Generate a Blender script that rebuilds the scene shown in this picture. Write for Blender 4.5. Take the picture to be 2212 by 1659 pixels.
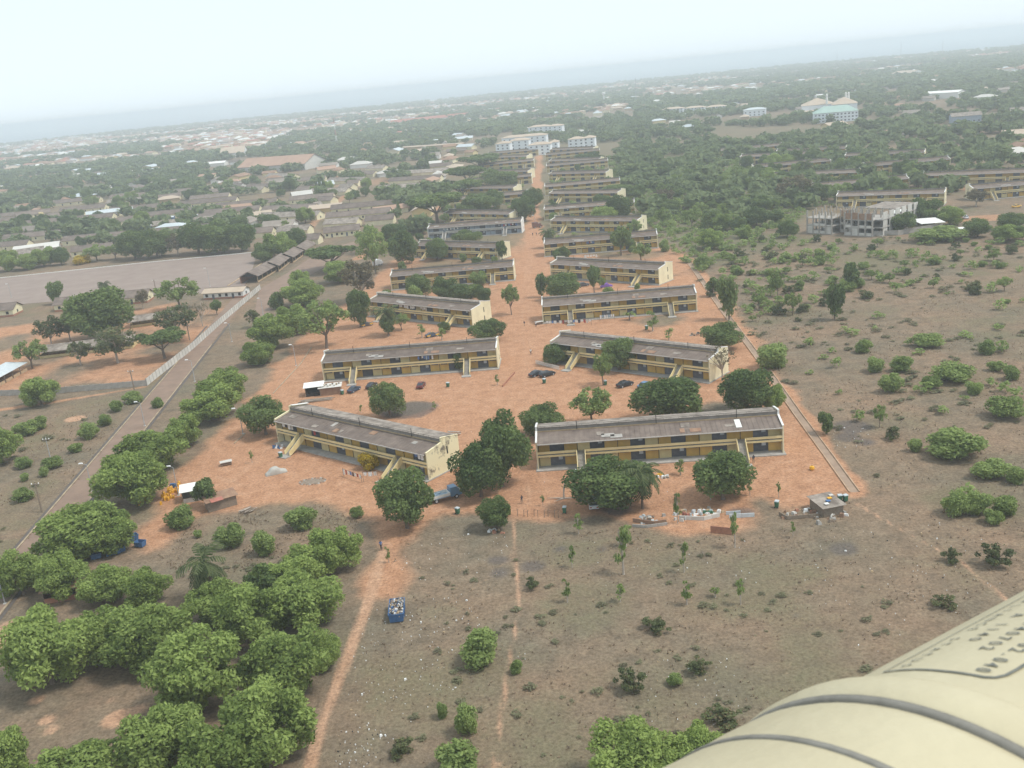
import bpy, math, random
import numpy as np
from mathutils import Vector, Matrix

sc = bpy.context.scene
for o in list(bpy.data.objects):
    bpy.data.objects.remove(o)
COL = sc.collection
R = math.radians
random.seed(7)
rng = np.random.default_rng(7)

# ------------------------------------------------------------------ camera
CAM_H = 75.0
PITCH, ROLL, FPX = R(17.0976), R(5.6), 2150.0     # focal length in units of a 2212 px wide frame
PW, PH = 2212.0, 1659.0
_c, _s = math.cos(ROLL), math.sin(ROLL)
_right, _up, _fw = Vector((1, 0, 0)), Vector((0, math.sin(PITCH), math.cos(PITCH))), Vector((0, math.cos(PITCH), -math.sin(PITCH)))
cd = bpy.data.cameras.new('camera')
cam = bpy.data.objects.new('camera', cd)
COL.objects.link(cam)
cx, cy = _c * _right - _s * _up, _s * _right + _c * _up
m3 = Matrix((cx, cy, -_fw)).transposed()
cam.matrix_world = Matrix.Translation((0, 0, CAM_H)) @ m3.to_4x4()
cd.sensor_width = 36
cd.lens = FPX / PW * 36
cd.clip_start = 0.05
cd.clip_end = 120000
cd.dof.use_dof = True            # small-sensor lens focused far off
cd.dof.focus_distance = 260
cd.dof.aperture_fstop = 15
sc.camera = cam

# ------------------------------------------------------------------ sky, sun, exposure
SUN_EL, SUN_AZ = R(57), R(106)          # azimuth measured from +Y (far side) towards +X
w = bpy.data.worlds.new('World')
sc.world = w
w.use_nodes = True
nt = w.node_tree
bg = nt.nodes['Background']
sky = nt.nodes.new('ShaderNodeTexSky')
sky.sky_type = 'NISHITA'
sky.sun_disc = False
sky.sun_elevation = SUN_EL
sky.sun_rotation = SUN_AZ
sky.altitude = 100
sky.air_density = 1.0
sky.dust_density = 1.0
sky.ozone_density = 1.0
veil = nt.nodes.new('ShaderNodeMix')           # thin even cloud and sea haze over the clear sky
veil.data_type = 'RGBA'
veil.inputs['Factor'].default_value = 0.85
_vi = [i for i in veil.inputs if i.type == 'RGBA']
nt.links.new(sky.outputs[0], _vi[0])
_vi[1].default_value = (7.0, 8.0, 8.7, 1)
nt.links.new([o for o in veil.outputs if o.type == 'RGBA'][0], bg.inputs[0])
bg.inputs[1].default_value = 0.10
sd = bpy.data.lights.new('sun', 'SUN')
sd.energy = 2.2
sd.angle = R(12)
sd.color = (1.0, 0.96, 0.9)
sun = bpy.data.objects.new('sun', sd)
COL.objects.link(sun)
sdir = Vector((math.sin(SUN_AZ) * math.cos(SUN_EL), math.cos(SUN_AZ) * math.cos(SUN_EL), math.sin(SUN_EL)))
sun.rotation_euler = sdir.to_track_quat('Z', 'Y').to_euler()
sc.view_settings.view_transform = 'Standard'
sc.view_settings.look = 'None'
sc.view_settings.exposure = 0.45
sc.view_settings.gamma = 1.0
sc.view_settings.use_curve_mapping = False
sc.cycles.use_denoising = True
sc.cycles.max_bounces = 6
sc.cycles.diffuse_bounces = 4
sc.cycles.glossy_bounces = 2
sc.cycles.transmission_bounces = 3
sc.cycles.transparent_max_bounces = 6
sc.cycles.volume_bounces = 2
HAZE_DENSITY = 0.0003

# ------------------------------------------------------------------ helpers
def G(px, py, z=0.0):
    """ground point under a spot of the photograph (2212 x 1659 units)"""
    x, y = px - PW / 2, -(py - PH / 2)
    xr, yr = x * _c + y * _s, -x * _s + y * _c
    dy, dz = math.cos(PITCH) * FPX + yr * math.sin(PITCH), -math.sin(PITCH) * FPX + yr * math.cos(PITCH)
    t = (z - CAM_H) / dz
    return Vector((xr * t, dy * t, z))

def mpp(p):
    """metres per photograph unit at a ground point"""
    d = p.y * math.cos(PITCH) + (CAM_H - p.z) * math.sin(PITCH)
    return d / FPX

def tag(o, label=None, cat=None, group=None, kind=None):
    if label: o['label'] = label
    if cat: o['category'] = cat
    if group: o['group'] = group
    if kind: o['kind'] = kind
    return o

def link(name, me, parent=None, loc=None, rz=None):
    o = bpy.data.objects.new(name, me)
    COL.objects.link(o)
    if parent is not None: o.parent = parent
    if loc is not None: o.location = loc
    if rz is not None: o.rotation_euler = (0, 0, rz)
    return o

def empty(name, loc, rz=0.0, label=None, cat=None, group=None):
    o = bpy.data.objects.new(name, None)
    o.empty_display_size = 0.5
    COL.objects.link(o)
    o.location = loc
    o.rotation_euler = (0, 0, rz)
    return tag(o, label, cat, group)

KIDS = {}
def kids(o):
    return [c for c in o.children]

def copy_tree(o, parent=None):
    c = o.copy()
    COL.objects.link(c)
    c.parent = parent
    for ch in PARTS.get(o.name, ()):
        copy_tree(ch, c)
    return c
PARTS = {}
def register(o):
    """remember the child lists of a prototype (children look-ups are slow)"""
    ch = [c for c in o.children]
    PARTS[o.name] = ch
    for c in ch: register(c)

def nth(i):
    w_ = 'first second third fourth fifth sixth seventh eighth ninth tenth eleventh twelfth thirteenth fourteenth fifteenth sixteenth seventeenth eighteenth nineteenth twentieth'.split()
    return w_[i] if i < 20 else 'twenty-' + w_[i - 20] if i < 29 else 'thirty-' + w_[i - 30] if 30 <= i < 39 else 'number %d' % (i + 1)
def sight_order(obs):
    """left to right as seen from the camera"""
    return sorted(obs, key=lambda o: math.atan2(o.location.x, o.location.y))

class MB:
    def __init__(s): s.v, s.f, s.m = [], [], []
    def box(s, x0, x1, y0, y1, z0, z1, m=0):
        b = len(s.v)
        s.v += [(x0, y0, z0), (x1, y0, z0), (x1, y1, z0), (x0, y1, z0), (x0, y0, z1), (x1, y0, z1), (x1, y1, z1), (x0, y1, z1)]
        for q in ((0, 3, 2, 1), (4, 5, 6, 7), (0, 1, 5, 4), (1, 2, 6, 5), (2, 3, 7, 6), (3, 0, 4, 7)):
            s.f.append(tuple(b + i for i in q)); s.m.append(m)
        return s
    def hexa(s, p, m=0):
        """eight corners: bottom ring then top ring"""
        b = len(s.v)
        s.v += [tuple(q) for q in p]
        for q in ((0, 3, 2, 1), (4, 5, 6, 7), (0, 1, 5, 4), (1, 2, 6, 5), (2, 3, 7, 6), (3, 0, 4, 7)):
            s.f.append(tuple(b + i for i in q)); s.m.append(m)
        return s
    def prism(s, poly, a0, a1, axis='x', m=0):
        """polygon (two coords) extruded along an axis from a0 to a1"""
        n, b = len(poly), len(s.v)
        for a in (a0, a1):
            for p, q in poly:
                s.v.append((a, p, q) if axis == 'x' else ((p, a, q) if axis == 'y' else (p, q, a)))
        s.f.append(tuple(b + i for i in range(n))[::-1]); s.m.append(m)
        s.f.append(tuple(b + n + i for i in range(n))); s.m.append(m)
        for i in range(n):
            j = (i + 1) % n
            s.f.append((b + i, b + j, b + n + j, b + n + i)); s.m.append(m)
        return s
    def tube(s, p, q, r0, r1=None, n=6, m=0):
        p, q = Vector(p), Vector(q)
        r1 = r0 if r1 is None else r1
        d = (q - p).normalized()
        u = d.orthogonal().normalized(); v = d.cross(u)
        b = len(s.v)
        for c, r in ((p, r0), (q, r1)):
            for i in range(n):
                a = 2 * math.pi * i / n
                s.v.append(tuple(c + u * math.cos(a) * r + v * math.sin(a) * r))
        for i in range(n):
            j = (i + 1) % n
            s.f.append((b + i, b + j, b + n + j, b + n + i)); s.m.append(m)
        s.f.append(tuple(b + i for i in range(n))[::-1]); s.m.append(m)
        s.f.append(tuple(b + n + i for i in range(n))); s.m.append(m)
        return s
    def lathe(s, prof, n=12, c=(0, 0, 0), m=0):
        b = len(s.v)
        for r, z in prof:
            for i in range(n):
                a = 2 * math.pi * i / n
                s.v.append((c[0] + r * math.cos(a), c[1] + r * math.sin(a), c[2] + z))
        for k in range(len(prof) - 1):
            for i in range(n):
                j = (i + 1) % n
                s.f.append((b + k * n + i, b + k * n + j, b + (k + 1) * n + j, b + (k + 1) * n + i)); s.m.append(m)
        return s
    def quad(s, a, b_, c, d, m=0):
        b = len(s.v); s.v += [tuple(a), tuple(b_), tuple(c), tuple(d)]; s.f.append((b, b + 1, b + 2, b + 3)); s.m.append(m); return s
    def mesh(s, name, mats, smooth=False):
        me = bpy.data.meshes.new(name)
        me.from_pydata(s.v, [], s.f)
        if not isinstance(mats, (list, tuple)): mats = [mats]
        for mt in mats: me.materials.append(mt)
        if len(mats) > 1: me.polygons.foreach_set('material_index', s.m)
        if smooth: me.polygons.foreach_set('use_smooth', [True] * len(s.f))
        me.update()
        return me
    def build(s, name, mats, parent=None, loc=None, rz=None, smooth=False):
        return link(name, s.mesh(name, mats, smooth), parent, loc, rz)

def quads_mesh(name, verts, mats, nper=4, attr=None):
    """numpy: verts (n*nper,3) as loose polygons"""
    n = len(verts) // nper
    me = bpy.data.meshes.new(name)
    me.vertices.add(len(verts)); me.vertices.foreach_set('co', np.ascontiguousarray(verts, np.float32).ravel())
    me.loops.add(n * nper); me.loops.foreach_set('vertex_index', np.arange(n * nper, dtype=np.int32))
    me.polygons.add(n); me.polygons.foreach_set('loop_start', np.arange(0, n * nper, nper, dtype=np.int32))
    me.polygons.foreach_set('loop_total', np.full(n, nper, np.int32))
    for mt in (mats if isinstance(mats, (list, tuple)) else [mats]): me.materials.append(mt)
    if attr is not None:
        a = me.attributes.new('tint', 'FLOAT', 'POINT')
        a.data.foreach_set('value', np.ascontiguousarray(attr, np.float32))
    me.update(); me.validate()
    return me

# ------------------------------------------------------------------ materials
def new_mat(name):
    m = bpy.data.materials.new(name); m.use_nodes = True
    t = m.node_tree; return m, t, t.nodes['Principled BSDF']

def N(t, kind, **kw):
    n = t.nodes.new(kind)
    for k, v in kw.items():
        if k in n.inputs: n.inputs[k].default_value = v
        else: setattr(n, k, v)
    return n

def ramp(t, stops):
    n = t.nodes.new('ShaderNodeValToRGB')
    el = n.color_ramp.elements
    while len(el) < len(stops): el.new(0.5)
    for e, (p, c) in zip(el, stops): e.position = p; e.color = (*c, 1) if len(c) == 3 else c
    return n

def mat(name, a, b=None, scale=1.5, rough=0.85, bump=0.0, spec=0.25, coords='Object', rnd=0.0, detail=6, stretch=None, bscale=None, lo=.3, hi=.68):
    """two-tone noisy paint / plaster / metal; rnd = per-object brightness spread"""
    m, t, p = new_mat(name)
    tc = N(t, 'ShaderNodeTexCoord')
    src = tc.outputs[coords]
    if stretch:
        mp = N(t, 'ShaderNodeMapping'); mp.inputs['Scale'].default_value = stretch
        t.links.new(src, mp.inputs[0]); src = mp.outputs[0]
    no = N(t, 'ShaderNodeTexNoise', Scale=scale, Detail=detail, Roughness=0.65)
    t.links.new(src, no.inputs['Vector'])
    b = b or tuple(x * 0.75 for x in a)
    rp = ramp(t, [(lo, b), (hi, a)])
    t.links.new(no.outputs[0], rp.inputs[0])
    out = rp.outputs[0]
    if rnd:
        oi = N(t, 'ShaderNodeObjectInfo')
        mr = N(t, 'ShaderNodeMapRange'); mr.inputs['To Min'].default_value = 1 - rnd; mr.inputs['To Max'].default_value = 1 + rnd * .6
        t.links.new(oi.outputs['Random'], mr.inputs[0])
        mx = N(t, 'ShaderNodeVectorMath', operation='SCALE')
        t.links.new(out, mx.inputs[0]); t.links.new(mr.outputs[0], mx.inputs['Scale'])
        out = mx.outputs[0]
    t.links.new(out, p.inputs['Base Color'])
    p.inputs['Roughness'].default_value = rough
    p.inputs['Specular IOR Level'].default_value = spec
    if bump:
        bm = N(t, 'ShaderNodeBump', Strength=bump, Distance=0.05)
        n2 = N(t, 'ShaderNodeTexNoise', Scale=bscale or scale * 4, Detail=4)
        t.links.new(src, n2.inputs['Vector']); t.links.new(n2.outputs[0], bm.inputs['Height'])
        t.links.new(bm.outputs[0], p.inputs['Normal'])
    return m

def leaf_mat(name, dark, light, dry=None, dryamt=0.0):
    m, t, p = new_mat(name)
    at = N(t, 'ShaderNodeAttribute', attribute_name='tint')
    oi = N(t, 'ShaderNodeObjectInfo')
    ad = N(t, 'ShaderNodeMath', operation='MULTIPLY_ADD'); ad.inputs[1].default_value = 0.45; ad.inputs[2].default_value = -0.2
    t.links.new(oi.outputs['Random'], ad.inputs[0])
    sm = N(t, 'ShaderNodeMath', operation='ADD', use_clamp=True)
    t.links.new(at.outputs['Fac'], sm.inputs[0]); t.links.new(ad.outputs[0], sm.inputs[1])
    st = [(0.0, dark), (0.8, light)]
    if dry: st.append((0.97, dry))
    rp = ramp(t, st)
    t.links.new(sm.outputs[0], rp.inputs[0])
    df = N(t, 'ShaderNodeBsdfDiffuse'); tr = N(t, 'ShaderNodeBsdfTranslucent'); mx = N(t, 'ShaderNodeMixShader')
    mx.inputs[0].default_value = 0.42
    t.links.new(rp.outputs[0], df.inputs[0]); t.links.new(rp.outputs[0], tr.inputs[0])
    t.links.new(df.outputs[0], mx.inputs[1]); t.links.new(tr.outputs[0], mx.inputs[2])
    t.links.new(mx.outputs[0], t.nodes['Material Output'].inputs['Surface'])
    t.nodes.remove(p)
    return m

M = {}
M['ochre'] = mat('ochre_render', (0.62, 0.40, 0.10), (0.46, 0.29, 0.09), 0.5, rnd=0.12)
M['pale'] = mat('pale_yellow_render', (0.68, 0.57, 0.29), (0.56, 0.44, 0.22), 0.5, rnd=0.1)
M['cream'] = mat('cream_render', (0.78, 0.71, 0.48), (0.60, 0.53, 0.35), 0.35, detail=10, stretch=(1, 1, .6))
M['stained'] = mat('stained_cream_render', (0.76, 0.68, 0.44), (0.17, 0.145, 0.11), 0.6, detail=14, stretch=(1, 1, .75), lo=.36, hi=.47)
M['band'] = mat('gallery_band', (0.78, 0.66, 0.36), (0.62, 0.49, 0.24), 0.6, stretch=(.3, 1, 1))
M['screen'] = mat('grey_blue_screen', (0.135, 0.142, 0.16), (0.08, 0.086, 0.10), 1.0, rnd=0.35, rough=.6)
M['pane'] = mat('pale_window', (0.55, 0.60, 0.62), (0.35, 0.40, 0.45), 3.0, rough=.3)
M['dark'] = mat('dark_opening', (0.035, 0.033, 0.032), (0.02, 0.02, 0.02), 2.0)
M['roof'] = mat('asbestos_roof', (0.225, 0.178, 0.145), (0.115, 0.088, 0.074), 0.35, detail=12, rnd=.18, bump=.25, bscale=6)
M['roof2'] = mat('weathered_roof', (0.35, 0.30, 0.25), (0.15, 0.122, 0.10), 0.5, detail=14, bump=.25, bscale=6, rnd=.15, lo=.36, hi=.62)
M['tan'] = mat('tan_fascia', (0.50, 0.37, 0.22), (0.34, 0.24, 0.15), 1.0)
M['clere'] = mat('clerestory_grey', (0.30, 0.27, 0.24), (0.19, 0.17, 0.15), .8)
M['white'] = mat('white_paint', (0.80, 0.79, 0.75), (0.62, 0.60, 0.55), 1.2)
M['conc'] = mat('concrete', (0.42, 0.39, 0.35), (0.27, 0.25, 0.22), .8, bump=.3)
M['conc_pale'] = mat('pale_concrete', (0.62, 0.60, 0.55), (0.48, 0.45, 0.40), .8, rnd=.12)
M['brick'] = mat('red_brick', (0.42, 0.20, 0.12), (0.28, 0.13, 0.09), 1.5)
M['iron'] = mat('dark_iron', (0.05, 0.048, 0.045), (0.03, 0.028, 0.026), 3, rough=.6)
M['steel'] = mat('galvanised_steel', (0.42, 0.43, 0.43), (0.30, 0.30, 0.30), 3, rough=.5)
M['lamp'] = mat('white_lamp_head', (0.8, 0.8, 0.78), (0.7, 0.7, 0.68), 3, rough=.4)
M['wood'] = mat('grey_timber', (0.30, 0.24, 0.18), (0.16, 0.12, 0.09), 2, stretch=(1, 1, 4))
M['rust'] = mat('rusty_sheet', (0.34, 0.22, 0.14), (0.22, 0.12, 0.08), .8)
M['redsheet'] = mat('red_sheet', (0.45, 0.16, 0.12), (0.30, 0.14, 0.10), 1.0)
M['zinc'] = mat('zinc_sheet', (0.58, 0.62, 0.62), (0.42, 0.46, 0.47), 1.2, rough=.45)
M['whitesheet'] = mat('white_sheet', (0.80, 0.80, 0.76), (0.66, 0.64, 0.58), .8)
M['blue'] = mat('blue_paint', (0.07, 0.16, 0.33), (0.045, 0.10, 0.2), 2, rough=.5)
M['bluegrey'] = mat('blue_grey_render', (0.36, 0.42, 0.48), (0.26, 0.30, 0.36), .6)
M['yellowcan'] = mat('yellow_plastic', (0.75, 0.42, 0.03), (0.62, 0.30, 0.02), 4, rough=.45, rnd=.15)
M['bark'] = mat('grey_bark', (0.22, 0.17, 0.13), (0.12, 0.09, 0.07), 3, bump=.4)
M['palebark'] = mat('pale_bark', (0.46, 0.40, 0.34), (0.30, 0.25, 0.2), 3)
M['clinic'] = mat('white_block_render', (0.80, 0.83, 0.85), (0.72, 0.75, 0.77), .15, rnd=.06)
M['brownroof'] = mat('brown_tile_roof', (0.42, 0.27, 0.19), (0.32, 0.20, 0.14), .1)
M['tanroof'] = mat('tan_sheet_roof', (0.50, 0.40, 0.30), (0.40, 0.32, 0.24), .2)
M['greenroof'] = mat('green_sheet_roof', (0.36, 0.47, 0.41), (0.29, 0.40, 0.35), .2)
M['leaf_mango'] = leaf_mat('mango_leaf', (0.072, 0.115, 0.042), (0.205, 0.265, 0.095))
M['leaf_neem'] = leaf_mat('neem_leaf', (0.140, 0.195, 0.055), (0.340, 0.425, 0.130))
M['leaf_pale'] = leaf_mat('pale_leaf', (0.075, 0.095, 0.045), (0.19, 0.215, 0.10), (0.24, 0.19, 0.11))
M['leaf_dry'] = leaf_mat('dry_leaf', (0.11, 0.095, 0.06), (0.24, 0.21, 0.13))
M['leaf_shrub'] = leaf_mat('shrub_leaf', (0.125, 0.18, 0.055), (0.31, 0.385, 0.135))
M['leaf_scrub'] = leaf_mat('dry_scrub_leaf', (0.15, 0.14, 0.09), (0.27, 0.27, 0.155))
M['leaf_far'] = leaf_mat('distant_leaf', (0.062, 0.098, 0.050), (0.205, 0.25, 0.115))
M['leaf_yellow'] = leaf_mat('yellow_blossom', (0.35, 0.26, 0.03), (0.62, 0.46, 0.05))
M['frond'] = leaf_mat('palm_frond', (0.045, 0.07, 0.03), (0.15, 0.18, 0.08))
M['deadfrond'] = leaf_mat('dead_frond', (0.20, 0.16, 0.10), (0.34, 0.28, 0.18))
# ------------------------------------------------------------------ bodies of people, lettering
M['paper'] = mat('plastic_litter', (0.80, 0.79, 0.76), (0.6, 0.6, 0.58), 3); M['blackbag'] = mat('black_bag', (0.04, 0.04, 0.045), (0.03, 0.03, 0.03), 3, rough=.4)
M['clothred'] = mat('red_cloth', (0.4, 0.08, 0.07), (0.3, 0.05, 0.05), 3); M['clothblue'] = mat('blue_cloth', (0.15, 0.25, 0.5), (0.1, 0.18, 0.38), 3); M['clothdark'] = mat('dark_cloth', (0.06, 0.06, 0.08), (0.04, 0.04, 0.05), 3)
def person_mesh(name, shirt, trousers, skin, stride):
    """one continuous body grown from a joint skeleton"""
    J = {'pelvis': (0, 0, .92), 'waist': (0, 0, 1.08), 'chest': (0, .0, 1.32), 'neck': (0, .01, 1.48), 'head': (0, .03, 1.56), 'crown': (0, .03, 1.70),
         'hipL': (-.1, 0, .88), 'kneeL': (-.11, stride * .5 + .02, .49), 'ankL': (-.11, stride * .45 - .02, .09), 'toeL': (-.12, stride * .45 + .14, .04),
         'hipR': (.1, 0, .88), 'kneeR': (.11, -stride * .25 + .04, .49), 'ankR': (.11, -stride * .75, .10), 'toeR': (.12, -stride * .75 + .14, .04),
         'shL': (-.19, 0, 1.41), 'elL': (-.25, -.06 - stride * .2, 1.14), 'wrL': (-.26, .02 - stride * .1, .90), 'haL': (-.26, .05, .82), 'shR': (.19, 0, 1.41), 'elR': (.25, -.04 + stride * .3, 1.14), 'wrR': (.26, .08 + stride * .4, .92), 'haR': (.26, .12 + stride * .4, .85)}
    RA = {'pelvis': .15, 'waist': .135, 'chest': .155, 'neck': .06, 'head': .095, 'crown': .085, 'hipL': .1, 'kneeL': .065, 'ankL': .045, 'toeL': .04, 'hipR': .1, 'kneeR': .065, 'ankR': .045, 'toeR': .04, 'shL': .07, 'elL': .05, 'wrL': .035, 'haL': .04, 'shR': .07, 'elR': .05, 'wrR': .035, 'haR': .04}
    E_ = [('pelvis', 'waist'), ('waist', 'chest'), ('chest', 'neck'), ('neck', 'head'), ('head', 'crown')]
    for s in 'LR': E_ += [('pelvis', 'hip' + s), ('hip' + s, 'knee' + s), ('knee' + s, 'ank' + s), ('ank' + s, 'toe' + s), ('chest', 'sh' + s), ('sh' + s, 'el' + s), ('el' + s, 'wr' + s), ('wr' + s, 'ha' + s)]
    ks = list(J); me_ = bpy.data.meshes.new(name); me_.from_pydata([J[k] for k in ks], [(ks.index(a), ks.index(b)) for a, b in E_], [])
    o = bpy.data.objects.new(name, me_); COL.objects.link(o)
    o.modifiers.new('skin', 'SKIN')
    for k, vs in zip(ks, me_.skin_vertices[0].data): vs.radius = (RA[k] * (1.15 if k in ('chest', 'pelvis', 'waist') else 1), RA[k] * (.75 if k in ('chest', 'pelvis', 'waist') else 1)); vs.use_root = k == 'pelvis'
    sb = o.modifiers.new('sub', 'SUBSURF'); sb.levels = sb.render_levels = 2
    dg = bpy.context.evaluated_depsgraph_get(); dg.update()
    fm = bpy.data.meshes.new_from_object(o.evaluated_get(dg)); bpy.data.objects.remove(o)
    fm.materials.clear()
    for mt in (skin, shirt, trousers, M['iron']): fm.materials.append(mt)
    for p in fm.polygons:
        c = p.center; p.use_smooth = True
        p.material_index = 0 if (c.z > 1.46 and abs(c.x) < .12) or (abs(c.x) > .2 and c.z < 1.16) else 1 if c.z > .97 else 2 if c.z > .1 else 3
        if c.z > 1.62 or (c.z > 1.56 and c.y < 0): p.material_index = 3
    return fm
M['skin'] = mat('brown_skin', (0.12, 0.065, 0.04), (0.09, 0.05, 0.03), 4)
PM = [person_mesh('body', M['clothblue'], M['clothdark'], M['skin'], .28), person_mesh('body', M['paper'], M['clothdark'], M['skin'], .12), person_mesh('body', M['clothdark'], M['wood'], M['skin'], .2), person_mesh('body', M['clothred'], M['paper'], M['skin'], .05)]

# letter shapes for the stencilled lines
GLYPH = {}
for ch in 'COMPLIANESTU0123467.':
    cu = bpy.data.curves.new('glyph', 'FONT'); cu.body = ch; cu.size = 1 / .69; cu.align_x = 'CENTER'; cu.resolution_u = 3; cu.offset = .02
    o = bpy.data.objects.new('glyph', cu); COL.objects.link(o); dg = bpy.context.evaluated_depsgraph_get(); GLYPH[ch] = bpy.data.meshes.new_from_object(o.evaluated_get(dg)); bpy.data.objects.remove(o); bpy.data.curves.remove(cu)
# ------------------------------------------------------------------ ground, sea, roads
def wpoly(pts): return np.array([(G(*p).x, G(*p).y) for p in pts])

def sdist(P, poly, closed=True):
    """signed distance (negative inside) to a polygon, or distance to a polyline"""
    d = np.full(len(P), 1e18); inside = np.zeros(len(P), bool)
    n = len(poly)
    for i in range(n if closed else n - 1):
        a, b = poly[i], poly[(i + 1) % n]
        ab = b - a; ap = P - a
        t = np.clip((ap @ ab) / (ab @ ab), 0, 1)
        q = ap - t[:, None] * ab
        d = np.minimum(d, (q * q).sum(1))
        if closed:
            c = ((a[1] > P[:, 1]) != (b[1] > P[:, 1]))
            with np.errstate(divide='ignore', invalid='ignore'):
                xi = (b[0] - a[0]) * (P[:, 1] - a[1]) / (b[1] - a[1]) + a[0]
            inside ^= c & (P[:, 0] < xi)
    d = np.sqrt(d)
    return np.where(inside, -d, d) if closed else d

def soft(d, wd): return np.clip(0.5 - d / wd, 0, 1)

def grow(a, b, n, first):
    """n steps from a to b growing geometrically from a first step"""
    L = abs(b - a); lo, hi = 1.0001, 3.0
    for _ in range(60):
        k = (lo + hi) / 2
        if first * (k ** n - 1) / (k - 1) < L: lo = k
        else: hi = k
    s = first * (k ** np.arange(1, n + 1) - 1) / (k - 1)
    return a + np.sign(b - a) * s

xs = np.concatenate([grow(-190, -9000, 46, 1.0)[::-1], np.arange(-190, 230.1, 0.85), grow(230, 9000, 46, 1.0)])
ys0 = np.concatenate([grow(84, -900, 20, 1.0)[::-1], np.arange(84, 400.1, 0.85)])
NF = 90
uf = (grow(0, 1, NF, 0.85 / 4600))
COAST = np.array([(-9000, 3300), (-4200, 4000), (-2100, 4450), (-1265, 5100), (140, 5050), (1500, 4900), (2000, 4300), (4200, 3700), (9000, 3300)], float)
yc = np.interp(xs, COAST[:, 0], COAST[:, 1])
X = np.repeat(xs[None, :], len(ys0) + NF, 0)
Y = np.zeros_like(X)
Y[:len(ys0)] = ys0[:, None]
Y[len(ys0):] = ys0[-1] + (yc[None, :] - ys0[-1]) * uf[:, None]
ny, nx = X.shape
P2 = np.stack([X.ravel(), Y.ravel()], 1)

def vnoise(P, s, seed):
    """cheap smooth value noise"""
    r = np.random.default_rng(seed); T = r.random((256, 256))
    q = P / s; i = np.floor(q).astype(int); f = q - i; f = f * f * (3 - 2 * f)
    a = T[i[:, 0] % 256, i[:, 1] % 256]; b = T[(i[:, 0] + 1) % 256, i[:, 1] % 256]
    c = T[i[:, 0] % 256, (i[:, 1] + 1) % 256]; d = T[(i[:, 0] + 1) % 256, (i[:, 1] + 1) % 256]
    return (a * (1 - f[:, 0]) + b * f[:, 0]) * (1 - f[:, 1]) + (c * (1 - f[:, 0]) + d * f[:, 0]) * f[:, 1]

wob = (vnoise(P2, 9, 1) - .5) * 7 + (vnoise(P2, 3.2, 2) - .5) * 3
near = (P2[:, 1] > 60) & (P2[:, 1] < 1500) & (np.abs(P2[:, 0]) < 900)
red = np.zeros(len(P2)); green = np.zeros(len(P2)); sand = np.zeros(len(P2)); dark = np.zeros(len(P2)); town = np.zeros(len(P2)); grey = np.zeros(len(P2))
Pn = P2[near]; wn = wob[near]
YARD = wpoly([(300, 1165), (345, 1060), (480, 925), (590, 800), (670, 705), (770, 640), (830, 570), (905, 530), (1080, 520), (1122, 470), (1140, 420), (1152, 375), (1162, 320), (1180, 318),
              (1180, 375), (1172, 430), (1170, 480), (1185, 520), (1210, 540), (1440, 530), (1480, 545), (1560, 640), (1640, 740), (1735, 900), (1838, 1058), (1770, 1085), (1690, 1090),
              (1640, 1085), (1600, 1150), (1480, 1160), (1380, 1135), (1300, 1110), (1180, 1125), (1060, 1110), (960, 1110), (880, 1180), (850, 1290), (800, 1280), (820, 1180), (790, 1130), (690, 1085), (610, 1080), (540, 1105), (450, 1115), (400, 1130), (355, 1180), (320, 1190)])
r_ = soft(sdist(Pn, YARD) + wn * .6, 6)
r_ *= np.clip(1.15 - np.clip((Pn[:, 1] - 285) / 160, 0, 1) * np.clip(vnoise(Pn, 15, 71) * 2.0 - .55, 0, 1) * np.clip(np.abs(Pn[:, 0] - 5 - (Pn[:, 1] - 250) * .055) / 9 - .5, 0, 1), 0, 1)
r_ *= np.clip(.72 + vnoise(Pn, 20, 72) * .6, 0, 1)
r_ *= np.clip(1.1 - np.clip((Pn[:, 1] - 380) / 120, 0, 1) * np.clip((np.abs(Pn[:, 0] - 5 - (Pn[:, 1] - 250) * .055) + wn * .5) / 5 - .4, 0, .75), 0, 1)
# patches of thin dry grass inside the yard
for p, s in (((880, 885), 6), ((1560, 880), 7), ((1500, 770), 9), ((1420, 690), 8), ((1330, 640), 8), ((960, 655), 8), ((1330, 925), 7), ((900, 600), 7), ((1400, 600), 8), ((1120, 940), 4)):
    c = np.array(G(*p)[:2]); r_ *= np.clip((np.hypot(*(Pn - c).T) + wn * .6) / s - .35, .25, 1)
COMP = wpoly([(-60, 700), (120, 690), (330, 662), (545, 640), (440, 735), (315, 832), (150, 840), (-60, 850)])
r_ = np.maximum(r_, soft(sdist(Pn, COMP) + wn, 8) * np.clip(vnoise(Pn, 14, 5) * 1.6 - .3, .1, .8))
for pl, wd, k in (([(-20, 888), (130, 866), (310, 836)], 2.2, .8), ([(2060, 474), (2260, 464)], 16, .62), ([(1990, 410), (2212, 405)], 10, .6), ([(700, 360), (760, 410), (690, 470), (640, 520)], 7, .6),
                  ([(880, 330), (1040, 318)], 16, .9), ([(2120, 330), (2212, 318)], 14, .7), ([(1780, 300), (1900, 296)], 12, .7), ([(1490, 560), (1600, 720), (1720, 890), (1840, 1062)], 5, .9),
                  ([(770, 560), (900, 480), (960, 440)], 6, .7), ([(60, 500), (90, 480)], 9, .6)):
    r_ = np.maximum(r_, soft(sdist(Pn, wpoly(pl), False) - wd / 2 + wn * .25, 2.5) * k)
s_ = np.zeros(len(Pn))
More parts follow.
